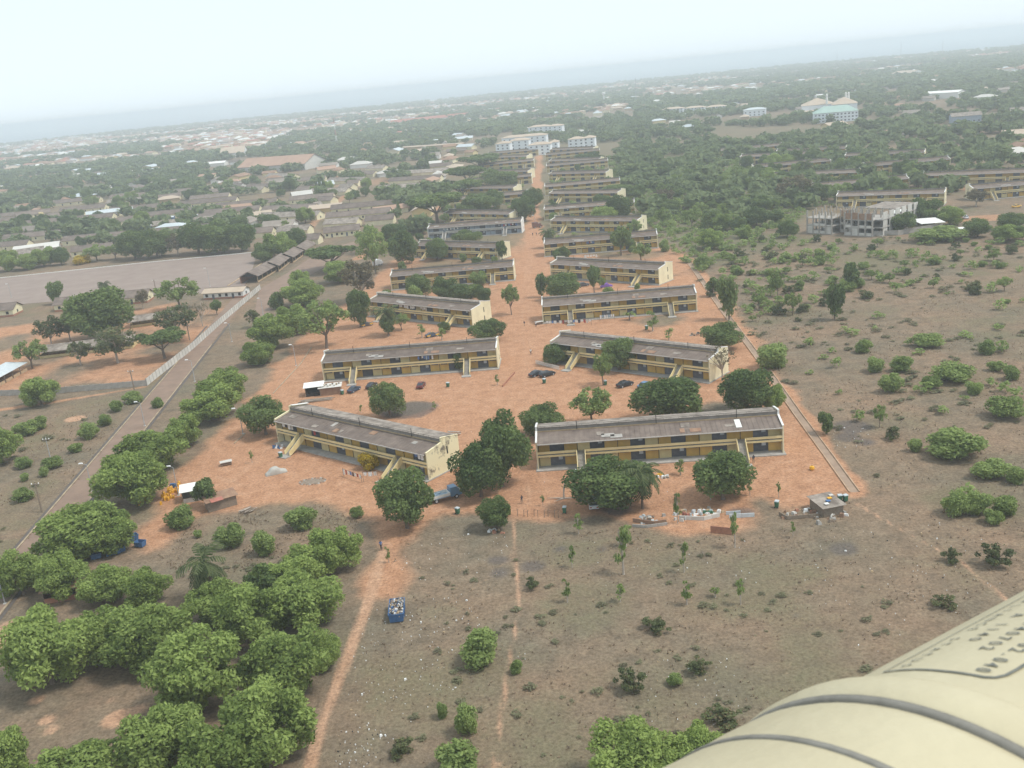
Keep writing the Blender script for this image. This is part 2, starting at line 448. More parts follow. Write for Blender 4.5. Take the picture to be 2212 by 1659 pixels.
for pl, wd, k in (([(826, 1190), (800, 1290), (750, 1420), (700, 1550), (668, 1662), (640, 1760)], 1.9, .75), ([(1112, 1120), (1108, 1200), (1121, 1262), (1117, 1335), (1100, 1430), (1084, 1535), (1068, 1645), (1040, 1740)], .4, .9),
                  ([(1850, 1088), (1940, 1140), (2080, 1215), (2190, 1310), (2300, 1420)], .6, .8), ([(1068, 1640), (1130, 1690)], .6, .8), ([(1700, 830), (1900, 800), (2212, 790)], 1.0, .35),
                  ([(1640, 690), (1800, 680), (1905, 640)], .8, .35), ([(2000, 690), (2212, 682)], 1.0, .4), ([(1930, 620), (2212, 610)], .9, .3), ([(1740, 870), (2000, 860), (2120, 866)], .9, .35),
                  ([(600, 950), (480, 1060), (420, 1110)], 2.4, .35), ([(1160, 700), (1140, 800), (1120, 900), (1140, 1000), (1120, 1090)], 3.0, .25), ([(1300, 860), (950, 870)], 6, .3), ([(1150, 930), (1120, 860), (1000, 845), (880, 850), (760, 858)], .5, .7), ([(1162, 930), (1130, 868), (1000, 853), (880, 858), (760, 866)], .5, .7), ([(1150, 900), (1200, 845), (1340, 850), (1480, 880)], .5, .6), ([(1140, 1090), (1060, 1100), (900, 1095), (760, 1085), (600, 1065), (470, 1030)], .6, .7), ([(1140, 1098), (1060, 1108), (900, 1103), (760, 1093), (600, 1073), (480, 1038)], .6, .6), ([(1150, 1060), (1300, 1075), (1500, 1060), (1700, 1030), (1790, 1000)], .6, .6), ([(1135, 930), (1130, 1000), (1150, 1090)], .5, .7), ([(1145, 780), (1140, 640), (1150, 540)], .6, .6), ([(1132, 780), (1128, 640), (1143, 540)], .6, .6), ([(1108, 1200), (1000, 1290), (900, 1330), (860, 1400)], .5, .4), ([(1118, 1335), (1300, 1290), (1500, 1230), (1700, 1180)], .5, .4), ([(1084, 1535), (1250, 1500), (1500, 1560)], .5, .35), ([(830, 1260), (900, 1300), (960, 1420), (900, 1560)], .6, .35), ([(1700, 1130), (1650, 1220), (1720, 1330), (1700, 1460)], .5, .35), ([(1850, 1090), (1990, 1010), (2212, 960)], .6, .35), ([(1760, 930), (1990, 940), (2212, 920)], .6, .3)):
    s_ = np.maximum(s_, soft(sdist(Pn, wpoly(pl), False) - wd / 2 + wn * .05, .9) * k)
for p, rx, k in (((160, 905), 3.2, .9), ((80, 1512), 1.2, .9), ((100, 1555), 1.4, .8), ((258, 1548), 2.2, 1), ((240, 1512), .9, .8), ((15, 1385), 3.2, .8), ((110, 1575), 1.2, .7), ((20, 1360), 3, .6), ((300, 1530), 1.6, .8)):
    c = np.array(G(*p)[:2]); s_ = np.maximum(s_, soft(np.hypot(*(Pn - c).T) - rx + wn * .25, 1.2) * k)
d_ = np.zeros(len(Pn))
for p, rx in (((1185, 1157), 1.2), ((1210, 1185), 1.6), ((1152, 1222), 1.7), ((1075, 1210), 1.3), ((1075, 1235), 1.5), ((1515, 1195), 2.0), ((1300, 1185), 1.5), ((1840, 920), 4), ((1830, 945), 3), ((1870, 955), 3), ((885, 888), 8.5), ((1820, 1185), 2.5),
              ((1720, 1330), 2), ((1330, 1100), 3), ((1600, 1105), 3)):
    c = np.array(G(*p)[:2]); d_ = np.maximum(d_, soft(np.hypot(*(Pn - c).T) - rx * .8 + wn * .35, 1.6) * .62)
g_ = np.clip(vnoise(Pn, 26, 8) * 1.5 - .55 + (vnoise(Pn, 7, 9) - .5) * 1.1, 0, 1) * .55
for p, rx, k in (((90, 940), 6, .6), ((60, 1060), 8, .6), ((1450, 560), 12, .6), ((1560, 560), 14, .7), ((1250, 1300), 8, .5), ((1250, 1180), 7, .5), ((330, 1000), 4, .3), ((1010, 660), 6, .5), ((1650, 520), 20, .8), ((1900, 560), 22, .6), ((2050, 830), 14, .4), ((1950, 900), 8, .4), ((30, 1180), 5, .5)):
    c = np.array(G(*p)[:2]); g_ = np.maximum(g_, soft(np.hypot(*(Pn - c).T) - rx + wn, rx) * k)
WOODS = wpoly([(1340, 330), (1600, 320), (1760, 420), (1740, 480), (1640, 500), (1500, 560), (1440, 520), (1390, 450)])
g_ = np.maximum(g_, soft(sdist(Pn, WOODS) + wn, 14) * .9)
ESTATE = wpoly([(880, 600), (1000, 380), (1040, 300), (1330, 300), (1450, 560), (1200, 560), (1100, 560)])
g_ = np.maximum(g_, soft(sdist(Pn, ESTATE) + wn, 14) * .55)
red[near], sand[near], dark[near], green[near] = r_, s_, d_, g_
farm = P2[:, 1] > 620
g2 = np.clip(vnoise(P2, 130, 11) * 1.4 - .15, 0, 1) * np.clip((P2[:, 1] - 480) / 200, 0, 1)
green = np.maximum(green, g2 * .55)
tz = np.clip(1.4 - np.abs(P2[:, 1] - 2900) / 1100, 0, 1) * np.clip((300 - P2[:, 0]) / 500, 0, 1) * np.clip(vnoise(P2, 400, 12) * 2 - .35, 0, 1)
town = tz
red = np.maximum(red, np.clip(vnoise(P2, 60, 13) * 3 - 2.2, 0, 1) * np.clip((P2[:, 1] - 480) / 200, 0, 1) * .7)

verts = np.stack([X.ravel(), Y.ravel(), np.zeros(nx * ny)], 1)
rough_z = (vnoise(P2, 5, 21) - .5) * .25 + (vnoise(P2, 17, 22) - .5) * .3
verts[:, 2] = -0.02 - np.abs(rough_z) * np.clip(1 - red * 1.5, 0, 1) * np.clip(1 - np.abs(P2[:, 1] - 250) / 400, 0, 1) * .6
idx = np.arange(nx * ny).reshape(ny, nx)
quad = np.stack([idx[:-1, :-1], idx[:-1, 1:], idx[1:, 1:], idx[1:, :-1]], -1).reshape(-1, 4)
me = bpy.data.meshes.new('ground')
me.vertices.add(len(verts)); me.vertices.foreach_set('co', verts.astype(np.float32).ravel())
me.loops.add(quad.size); me.loops.foreach_set('vertex_index', quad.astype(np.int32).ravel())
me.polygons.add(len(quad)); me.polygons.foreach_set('loop_start', np.arange(0, quad.size, 4, dtype=np.int32)); me.polygons.foreach_set('loop_total', np.full(len(quad), 4, np.int32))
for nm, cols in (('soil', (red, green, sand)), ('soil2', (dark, town, grey))):
    a = me.attributes.new(nm, 'FLOAT_COLOR', 'POINT')
    a.data.foreach_set('color', np.stack([*cols, np.ones(len(verts))], 1).astype(np.float32).ravel())
me.update()

def ground_material():
    m, t, p = new_mat('laterite_and_dry_grass')
    geo = N(t, 'ShaderNodeNewGeometry'); pos = geo.outputs['Position']
    s1 = N(t, 'ShaderNodeAttribute', attribute_name='soil'); s2 = N(t, 'ShaderNodeAttribute', attribute_name='soil2')
    x1, x2 = N(t, 'ShaderNodeSeparateColor'), N(t, 'ShaderNodeSeparateColor')
    t.links.new(s1.outputs['Color'], x1.inputs[0]); t.links.new(s2.outputs['Color'], x2.inputs[0])
    def noise(scale, detail=6, rough=.65):
        n = N(t, 'ShaderNodeTexNoise', Scale=scale, Detail=detail, Roughness=rough); t.links.new(pos, n.inputs['Vector']); return n.outputs[0]
    big, mid, fine = noise(.035, 4), noise(.35, 8, .7), noise(1.9, 6, .75)
    def mixc(fac, a, b):
        mx = N(t, 'ShaderNodeMix', data_type='RGBA')
        if hasattr(fac, 'node'): t.links.new(fac, mx.inputs['Factor'])
        else: mx.inputs['Factor'].default_value = fac
        for v, s in ((a, 'A'), (b, 'B')):
            sock = [i for i in mx.inputs if i.name == s and i.type == 'RGBA'][0]
            if hasattr(v, 'node'): t.links.new(v, sock)
            else: sock.default_value = (*v, 1)
        return [o for o in mx.outputs if o.type == 'RGBA'][0]
    def mask(sock, amt, edge, nz):
        a = N(t, 'ShaderNodeMath', operation='MULTIPLY_ADD'); a.inputs[1].default_value = amt; a.inputs[2].default_value = -amt * .5
        t.links.new(nz, a.inputs[0])
        b = N(t, 'ShaderNodeMath', operation='ADD'); t.links.new(sock, b.inputs[0]); t.links.new(a.outputs[0], b.inputs[1])
        r = N(t, 'ShaderNodeMapRange', interpolation_type='SMOOTHSTEP'); r.inputs['From Min'].default_value = .5 - edge; r.inputs['From Max'].default_value = .5 + edge
        t.links.new(b.outputs[0], r.inputs[0])
        g = N(t, 'ShaderNodeMath', operation='MULTIPLY', use_clamp=True)      # nothing outside the zone itself
        k = N(t, 'ShaderNodeMath', operation='MULTIPLY', use_clamp=True); k.inputs[1].default_value = 8
        t.links.new(sock, k.inputs[0]); t.links.new(r.outputs[0], g.inputs[0]); t.links.new(k.outputs[0], g.inputs[1])
        return g.outputs[0]
    rb = ramp(t, [(.25, (0.136, 0.110, 0.082)), (.5, (0.216, 0.167, 0.120)), (.75, (0.286, 0.226, 0.165))])
    t.links.new(mid, rb.inputs[0])
    rbig = ramp(t, [(.35, (0.80, 0.86, 0.84)), (.65, (1.12, 1.0, .92))]); t.links.new(big, rbig.inputs[0])
    mul = N(t, 'ShaderNodeMix', data_type='RGBA', blend_type='MULTIPLY'); mul.inputs['Factor'].default_value = 1
    ia = [i for i in mul.inputs if i.type == 'RGBA']
    t.links.new(rb.outputs[0], ia[0]); t.links.new(rbig.outputs[0], ia[1])
    dry = [o for o in mul.outputs if o.type == 'RGBA'][0]
    rf = ramp(t, [(.3, (0.50, 0.48, 0.46)), (.52, (1, 1, 1)), (.75, (1.5, 1.46, 1.4))]); t.links.new(fine, rf.inputs[0])
    col = mixc(mask(x1.outputs[1], .9, .35, mid), dry, (0.165, 0.150, 0.090))
    col = mixc(mask(x2.outputs[1], .6, .3, fine), col, (0.36, 0.25, 0.20))
    rr = ramp(t, [(.22, (0.275, 0.142, 0.080)), (.5, (0.418, 0.226, 0.130)), (.78, (0.515, 0.31, 0.196))]); t.links.new(mid, rr.inputs[0])
    col = mixc(mask(x1.outputs[0], .55, .32, mid), col, rr.outputs[0])
    rs = ramp(t, [(.3, (0.40, 0.235, 0.145)), (.7, (0.52, 0.33, 0.215))]); t.links.new(mid, rs.inputs[0])
    col = mixc(mask(x1.outputs[2], .35, .35, fine), col, rs.outputs[0])
    col = mixc(mask(x2.outputs[0], .7, .4, mid), col, (0.115, 0.10, 0.092))
    m2 = N(t, 'ShaderNodeMix', data_type='RGBA', blend_type='MULTIPLY'); m2.inputs['Factor'].default_value = .9
    ib = [i for i in m2.inputs if i.type == 'RGBA']
    t.links.new(col, ib[0]); t.links.new(rf.outputs[0], ib[1])
    t.links.new([o for o in m2.outputs if o.type == 'RGBA'][0], p.inputs['Base Color'])
    p.inputs['Roughness'].default_value = 1; p.inputs['Specular IOR Level'].default_value = .05
    bm = N(t, 'ShaderNodeBump', Strength=.6, Distance=.25); t.links.new(fine, bm.inputs['Height']); t.links.new(bm.outputs[0], p.inputs['Normal'])
    return m
me.materials.append(ground_material())
ground = tag(link('ground', me), kind='structure')

# the sea beyond the coast
mse, tse, pse = new_mat('sea_water')
pse.inputs['Base Color'].default_value = (0.10, 0.19, 0.24, 1); pse.inputs['Roughness'].default_value = .35
_n = N(tse, 'ShaderNodeTexNoise', Scale=.02, Detail=4); _g = N(tse, 'ShaderNodeNewGeometry'); _b = N(tse, 'ShaderNodeBump', Strength=.4, Distance=3.0)
tse.links.new(_g.outputs['Position'], _n.inputs['Vector']); tse.links.new(_n.outputs[0], _b.inputs['Height']); tse.links.new(_b.outputs[0], pse.inputs['Normal'])
sea = MB()
sea.v = [(-60000, 2600, -.6), (60000, 2600, -.6), (60000, 60000, -.6), (-60000, 60000, -.6)]; sea.f = [(0, 1, 2, 3)]; sea.m = [0]
tag(sea.build('sea', mse), kind='structure')

# paved road on the left with open drains, beside the mango row
M['asphalt'] = mat('worn_asphalt', (0.275, 0.188, 0.135), (0.19, 0.13, 0.096), .25, detail=10, coords='Object')
M['kerb'] = mat('kerb_stone', (0.44, 0.34, 0.22), (0.22, 0.17, 0.12), .5)
M['silt'] = mat('silted_drain', (0.36, 0.26, 0.185), (0.24, 0.165, 0.115), .3, detail=12)
M['redkerb'] = mat('earth_stained_kerb', (0.50, 0.35, 0.23), (0.30, 0.19, 0.12), .4, detail=12)
M['gravel'] = mat('parade_gravel', (0.29, 0.225, 0.185), (0.225, 0.17, 0.142), .12, detail=12)
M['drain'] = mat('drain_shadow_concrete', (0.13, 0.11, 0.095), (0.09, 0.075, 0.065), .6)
def strip(pts, width, z, name, m, kind='structure', n_sub=1, zz=None):
    """a flat ribbon following ground points"""
    mb = MB(); L, Rr = [], []
    P = [Vector((p[0], p[1], 0)) for p in pts]
    for i, p in enumerate(P):
        d = (P[min(i + 1, len(P) - 1)] - P[max(i - 1, 0)]).normalized(); nrm = Vector((-d.y, d.x, 0))
        L.append(p + nrm * width / 2); Rr.append(p - nrm * width / 2)
    for i in range(len(P) - 1):
        a, b, c, d = Rr[i], Rr[i + 1], L[i + 1], L[i]
        mb.quad((a.x, a.y, z), (b.x, b.y, z), (c.x, c.y, z), (d.x, d.y, z))
    return tag(mb.build(name, m), kind=kind)
def ridge(pts, width, h, name, m, off=0.0, z0=-.1):
    mb = MB(); P = [Vector((p[0], p[1], 0)) for p in pts]; rings = []
    for i, p in enumerate(P):
        d = (P[min(i + 1, len(P) - 1)] - P[max(i - 1, 0)]).normalized(); nrm = Vector((-d.y, d.x, 0)); q = p + nrm * off
        rings.append([q - nrm * width / 2 + Vector((0, 0, z0)), q + nrm * width / 2 + Vector((0, 0, z0)), q + nrm * width / 2 + Vector((0, 0, h)), q - nrm * width / 2 + Vector((0, 0, h))])
    for i in range(len(P) - 1):
        a, b = rings[i], rings[i + 1]
        mb.hexa([a[0], b[0], b[1], a[1], a[3], b[3], b[2], a[2]])
    return tag(mb.build(name, m), kind='structure')
road_l = [G(*p) for p in ((-60, 1310), (55, 1169), (130, 1081), (195, 994), (310, 864))]
road_r = [G(*p) for p in ((10, 1300), (102, 1191), (212, 1066), (317, 918), (390, 838), (512, 725))]
ra, rb_ = (road_l[1] + road_r[1]) / 2, (road_l[4] + G(366, 864)) / 2
rd = (rb_ - ra).normalized()
ROADC = [ra - rd * 60, ra, rb_, rb_ + rd * 40, rb_ + rd * 90, rb_ + rd * 150]
RW = 6.4
strip(ROADC, RW, .012, 'road', M['asphalt'])
ridge(ROADC[:4] + [rb_ + rd * 80], .35, .12, 'kerb', M['kerb'], RW / 2 + .25)
ridge(ROADC[:4] + [rb_ + rd * 60], .35, .12, 'kerb', M['kerb'], -RW / 2 - .25)
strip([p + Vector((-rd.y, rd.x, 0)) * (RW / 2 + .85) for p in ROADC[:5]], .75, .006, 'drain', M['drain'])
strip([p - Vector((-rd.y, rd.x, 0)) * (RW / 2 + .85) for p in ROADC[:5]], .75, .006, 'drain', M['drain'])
# kerb line of the dirt lane along the block yards
ridge([G(*p) for p in ((590, 850), (650, 785), (673, 750))], .3, .1, 'kerb', M['kerb'])
ridge([G(*p) for p in ((506, 958), (530, 936))], .3, .1, 'kerb', M['kerb'])
# parade ground
par = [G(*p) for p in ((-90, 612), (130, 587), (330, 566), (556, 545), (540, 600), (520, 628), (330, 640), (130, 650), (-90, 668))]
pm = MB(); pm.v = [(p.x, p.y, .01) for p in par]; pm.f = [tuple(range(len(par)))[::-1]]; pm.m = [0]
tag(pm.build('parade_ground', M['gravel']), kind='structure')
ridge([G(*p) for p in ((-60, 607), (130, 587), (330, 566), (552, 545))], .5, .25, 'kerb', M['white'])
ridge([G(*p) for p in ((492, 618), (536, 590), (590, 552))], .5, .25, 'kerb', M['tan'])
# paved apron by the shelters and the far street
pv = MB(); pa = [G(*p) for p in ((560, 625), (620, 590), (700, 538), (775, 520), (730, 560), (660, 600), (600, 660), (545, 700))]
pv.v = [(p.x, p.y, .008) for p in pa]; pv.f = [tuple(range(len(pa)))[::-1]]; pv.m = [0]
tag(pv.build('paved_apron', M['asphalt']), kind='structure')
# concrete drain along the right edge of the estate
DR = [G(*p) for p in ((1484, 560), (1560, 668), (1640, 775), (1720, 890), (1790, 985), (1846, 1063))]
strip(DR, 1.5, .008, 'drain', M['silt'])
ridge(DR, .22, .2, 'kerb', M['redkerb'], .85)
ridge(DR, .22, .2, 'kerb', M['redkerb'], -.85)
# ------------------------------------------------------------------ two-storey gallery blocks
BL = 48.0          # length; local x along the front, y into the block, front at y = 0
ST = (-BL / 2 + .165 * BL, -BL / 2 + .815 * BL)      # left edges of the two stair openings
SW = 1.5
def end_profile():
    return [(-.15, 0), (9.25, 0), (9.25, 6.55), (4.75, 7.45), (4.75, 7.45), (4.45, 7.45), (4.45, 6.5), (-.15, 5.75)]

def block_proto(name, detail, wall_a, wall_b, band, end_mat, cop):
    r = empty(name, (0, 0, -100))
    u = BL / 6
    MB().box(-BL / 2 - .4, BL / 2 + .4, -1.1, 9.6, -.1, .16).build('plinth', M['conc'], r)
    MB().box(-BL / 2 + .1, BL / 2 - .1, 1.75, 9.0, .1, 5.55).build('back_wall', wall_a, r)
    # bays of both floors: recessed grey screen with a pale window, rendered panels on either side
    scr = MB().box(0, 3.0, 1.62, 1.74, 0, 2.25).mesh('screen', M['screen'])
    pane = MB().box(1.75, 2.55, 1.57, 1.615, 1.15, 1.85).mesh('window', M['pane'])
    pan = MB().box(0, 2.5, 1.45, 1.74, 0, 2.35).mesh('panel', wall_a)
    pan2 = MB().box(0, 2.5, 1.45, 1.74, 0, 2.35).mesh('panel', wall_b)
    louv = MB().box(.35, 2.15, 1.40, 1.445, 1.72, 2.12).mesh('louvre_window', M['screen'])
    pipe = MB().tube((0, 1.38, 0), (0, 1.38, 2.4), .06, n=5).mesh('downpipe', M['iron'])
    for fl, z in ((0, .16), (1, 2.98)):
        if not detail:
            m_ = MB(); m2 = MB()
            for i in range(6):
                x = -BL / 2 + i * u
                m_.box(x + 2.35, x + 5.35, 1.60, 1.72, z, z + 2.25)
                for k in range(2): m2.box(x + (.0, 5.4)[k] + .05, x + (2.3, u)[k] - .05, 1.45, 1.74, z, z + 2.35)
            m_.build('screen_row', M['screen'], r)['kind'] = 'stuff'; m2.build('panel_row', (wall_b, wall_a)[fl], r)['kind'] = 'stuff'
            continue
        for i in range(6):
            x = -BL / 2 + i * u
            s = link('screen', scr, r, (x + 2.4, 0, z))
            if (i + fl) % 3 != 1: link('window', pane, s)
            for k, dx in enumerate((0, 5.45)):
                p_ = link('panel', (pan, pan2)[(i * 2 + k + fl) % 3 == 0], r, (x + dx, 0, z))
                if fl == 0: link('louvre_window', louv, p_)
            link('downpipe', pipe, r, (x + .02 if i else x + .3, 0, z))
    # gallery
    MB().box(-BL / 2 + .1, BL / 2 - .1, .06, 1.74, 2.66, 2.96).build('gallery_floor', M['conc'], r)
    edges = [-BL / 2 + .12, ST[0] - .14, ST[0] + SW + .14, ST[1] - .14, ST[1] + SW + .14, BL / 2 - .12]
    for a, b in ((0, 1), (2, 3), (4, 5)):
        f = MB().box(edges[a], edges[b], -.06, .05, 2.55, 2.92).build('fascia', band, r)
        MB().box(edges[a], edges[b], -.08, .06, 3.22, 3.72).build('parapet', band, r)
        p = MB()
        n = max(2, int((edges[b] - edges[a]) / 2))
        for i in range(n + 1):
            x = edges[a] + (edges[b] - edges[a] - .1) * i / n
            p.box(x, x + .1, -.04, .04, 2.93, 3.215)
        p.build('parapet_posts', M['conc'], r)['kind'] = 'stuff'
    # stairs straight out to the front
    for sx in ST:
        fl = MB()
        for i in range(15):
            zt = 2.96 - (i + 1) * .185
            fl.box(sx, sx + SW, -.07 - (i + 1) * .29, -.075 - i * .29, max(zt - .35, 0), zt)
        s = fl.build('stair_flight', M['conc'], r)
        for x0 in (sx - .14, sx + SW + .005):
            MB().prism([(.05, 2.3), (.05, 3.72), (-.3, 3.72), (-4.55, .95), (-4.55, .12), (-4.0, .12)], x0, x0 + .135, 'x').build('stair_parapet', band, s)
        MB().box(sx - .5, sx + SW + .5, -6.2, -4.56, -.05, .17).build('landing', M['conc'], s)
    # roofs
    n = 48
    fr = MB()
    fr.prism([(-.5, 5.42), (4.5, 6.2), (4.5, 6.3), (-.5, 5.52)], -BL / 2 + .13, BL / 2 - .13, 'x')
    fo = fr.build('front_roof', M['roof'], r)
    cr = MB()
    for i in range(int(BL / 1.0)):          # laps of the sheets
        x = -BL / 2 + .5 + i * 1.0
        cr.prism([(-.48, 5.53), (4.45, 6.302), (4.45, 6.34), (-.48, 5.565)], x, x + .08, 'x')
    cr.build('sheet_laps', M['roof'], fo)
    if detail:
        rp_ = random.Random(len(PARTS) + 3)
        for k in range(7):
            x, y_ = rp_.uniform(-BL / 2 + 2, BL / 2 - 4), rp_.uniform(0, 2.6); l_, d_ = rp_.uniform(.9, 2.6), rp_.uniform(.9, 1.8); zf = lambda yy: 5.52 + (yy + .5) * .156 + .045
            MB().hexa([(x, y_, zf(y_)), (x + l_, y_, zf(y_)), (x + l_, y_ + d_, zf(y_ + d_)), (x, y_ + d_, zf(y_ + d_)), (x, y_, zf(y_) + .04), (x + l_, y_, zf(y_) + .04), (x + l_, y_ + d_, zf(y_ + d_) + .04), (x, y_ + d_, zf(y_ + d_) + .04)]).build('roof_patch', M[('roof2', 'rust', 'conc', 'roof2')[k % 4]], fo)
    MB().box(-BL / 2 + .13, BL / 2 - .13, -.58, -.51, 5.34, 5.53).build('eave_board', M['conc_pale'], fo)
    MB().box(-BL / 2 + .13, BL / 2 - .13, 4.38, 4.49, 6.32, 6.55).build('ridge_board', M['tan'], r)
    MB().box(-BL / 2 + .13, BL / 2 - .13, 4.5, 4.7, 6.1, 7.16).build('clerestory', M['clere'], r)
    bo = MB().prism([(4.3, 7.18), (9.5, 6.28), (9.5, 6.38), (4.3, 7.28)], -BL / 2 + .13, BL / 2 - .13, 'x').build('back_roof', M['roof2'], r)
    rl = MB()
    rl.tube((-BL / 2 + .2, 4.36, 7.5), (BL / 2 - .2, 4.36, 7.5), .035, n=4)
    for i in range(33):
        x = -BL / 2 + .25 + i * (BL - .5) / 32
        rl.tube((x, 4.36, 7.2), (x, 4.36, 7.5), .03, n=4)
    if detail: rl.build('ridge_rail', M['iron'], r)
    for fx in (.17, .5, .83):
        MB().tube((-BL / 2 + fx * BL, 4.3, 6.5), (-BL / 2 + fx * BL, 4.3, 8.3), .07, n=5).build('vent_pipe', M['iron'], r)
    # end walls with slit windows and copings
    for side, x0 in ((-1, -BL / 2 - .14), (1, BL / 2 - .12)):
        e = MB().prism(end_profile(), x0, x0 + .26, 'x').build('end_wall', end_mat, r)
        xo = x0 - .03 if side < 0 else x0 + .26
        if detail:
            for z0 in (.9, 3.7):
                MB().box(xo, xo + .03, 5.6, 5.95, z0, z0 + 1.6).build('slit_window', M['dark'], e)
        c = MB()
        pr = [(9.27, 6.56), (4.75, 7.46), (4.42, 7.46), (4.42, 6.52), (-.17, 5.77)]
        for (ya, za), (yb, zb) in zip(pr[:-1], pr[1:]):
            if abs(ya - yb) < .01: c.box(x0 - .06, x0 + .32, ya - .12, ya + .02, zb, za + .1)
            else: c.hexa([(x0 - .06, yb, zb), (x0 + .32, yb, zb), (x0 + .32, ya, za), (x0 - .06, ya, za), (x0 - .06, yb, zb + .12), (x0 + .32, yb, zb + .12), (x0 + .32, ya, za + .12), (x0 - .06, ya, za + .12)])
        c.build('coping', cop, e)
    register(r)
    return r

PRO = {
    'near': block_proto('gallery_block', True, M['ochre'], M['pale'], M['band'], M['cream'], M['white']),
    'front': block_proto('gallery_block', True, M['ochre'], M['pale'], M['band'], M['stained'], M['stained']),
    'blue': block_proto('gallery_block', True, M['bluegrey'], M['bluegrey'], M['conc_pale'], M['white'], M['white']),
    'far': block_proto('gallery_block', False, M['ochre'], M['pale'], M['band'], M['cream'], M['white']),
}
USED = set()
def place_block(kind, a, b, ang, label, group='two-storey gallery blocks of the estate'):
    A, B = G(*a), G(*b)
    mid = (A + B) / 2
    if kind in USED: o = copy_tree(PRO[kind])
    else: o = PRO[kind]; USED.add(kind)
    o.location = (mid.x, mid.y, 0); o.rotation_euler = (0, 0, R(ang))
    tag(o, label, 'apartment block', group)
    return o
A1, A2 = -41.0, -4.5
q = 'yellow two-storey gallery block '
BLOCKS = {}
for key, kind, a, b, ang, lab in (
    ('L1', 'front', (603, 957), (928, 1037), A1, q + 'with black-stained end wall, nearest the kiosks'),
    ('R1', 'near', (1165, 1017), (1689, 977), A2, q + 'nearest on the drain side, mango trees before it'),
    ('L2', 'near', (695.5, 824), (1082, 796), A2, q + 'with dark cars and a tin shack parked along its front'),
    ('R2', 'near', (1198, 781), (1528, 827), A1, q + 'with leafless tree at its end and black cars before it'),
    ('L3', 'near', (803, 683), (1019, 707), A1, q + 'with bright end wall and date palm in its yard'),
    ('R3', 'near', (1172, 699), (1507, 671), A2, q + 'with a long washing line strung in front'),
    ('L4', 'near', (843, 626), (1116, 606), A2, q + 'behind a row of dark trees, fourth up its column'),
    ('R4', 'near', (1195, 601), (1420, 615), A1, q + 'with tall cream end wall and purple covered car before it'),
    ('L5', 'near', (907, 557), (1065, 561), -38, q + 'fifth up the lane-side column, end wall facing the road'),
    ('R5', 'near', (1177, 554), (1422, 536), -6, q + 'with a tall slim tree standing against its front'),
    ('L6', 'blue', (923, 513), (1134, 508), -10, 'grey-blue two-storey gallery block, the only one not painted yellow'),
    ('R6', 'near', (1196, 502), (1372, 501), -36, q + 'sixth up the drain-side column, palm at its corner'),
    ('L7', 'near', (968, 480), (1095, 487), -41, q + 'with cream end wall just behind the grey-blue block'),
    ('R7', 'near', (1179, 474), (1370, 462), -8, q + 'seventh up the column on the drain side'),
    ('L8', 'far', (985, 449), (1128, 439), -6, q + 'sunk among dark trees, eighth up the lane-side column'),
    ('R8', 'far', (1192, 439), (1329, 436), -38, q + 'eighth up the drain-side column, white coping caps showing'),
    ('L9', 'far', (990, 425), (1109, 425), -38, q + 'ninth up the lane-side column with washing on its gallery'),
    ('R9', 'far', (1180, 423), (1338, 408), -5, q + 'ninth up the drain-side column with bright yellow bands'),
    ('L10', 'far', (1009, 403), (1151, 403), -6, q + 'tenth up the lane-side column beside the narrowing centre road'),
    ('R10', 'far', (1191, 394), (1304, 389), -38, q + 'tenth up the drain-side column, cream end wall showing'),
    ('L11', 'far', (1036, 388), (1139, 387), -38, q + 'eleventh up the lane-side column'),
    ('R11', 'far', (1182, 374), (1314, 363), -5, q + 'eleventh up the drain-side column'),
    ('L12', 'far', (1032, 372), (1155, 361), -5, q + 'twelfth up the lane-side column'),
    ('R12', 'far', (1191, 364), (1287, 359), -38, q + 'twelfth up the drain-side column'),
    ('L13', 'far', (1055, 353), (1131, 353), -38, q + 'last but one in the lane-side column'),
    ('R13', 'far', (1182, 346), (1295, 341), -5, q + 'last but one in the drain-side column'),
    ('R14', 'far', (1193, 337), (1277, 334), -38, q + 'farthest in the drain-side column, below the white flats'),
    ('L14', 'far', (1062, 343), (1159, 338), -5, q + 'farthest in the lane-side column, below the white flats'),
):
    BLOCKS[key] = place_block(kind, a, b, ang, lab)
gq = 'gallery blocks of the far estate behind the concrete shell'
for kind, a, b, ang, lab in (
    ('near', (1812, 449), (2033, 442), -29, q + 'directly behind the concrete shell'),
    ('near', (2105, 433), (2330, 415), -5, q + 'cut by the picture edge, nearest of the far estate'),
    ('far', (2002, 402), (2205, 397), -29, q + 'of the far estate with a stair on its left half'),
    ('far', (1860, 378), (2065, 366), -5, q + 'of the far estate with a long straight yellow gallery'),
    ('far', (1830, 353), (1992, 351), -29, q + 'of the far estate, farthest, with narrow white end wall'),
    ('far', (1775, 421), (1950, 414), -5, q + 'of the far estate behind the bare grey tree'),
    ('far', (1673, 400), (1848, 394), -29, q + 'of the far estate with white end wall and round tree'),
    ('far', (1640, 378), (1785, 369), -5, q + 'of the far estate third from the back by the wood'),
    ('far', (1612, 356), (1735, 350), -29, q + 'of the far estate second from the back at the wood edge'),
    ('far', (1566, 338), (1680, 333), -5, q + 'of the far estate farthest back at the wood edge'),
    ('far', (1700, 345), (1800, 338), -29, q + 'of the far estate behind the tall dark tree clump'),
):
    place_block(kind, a, b, ang, lab, gq)
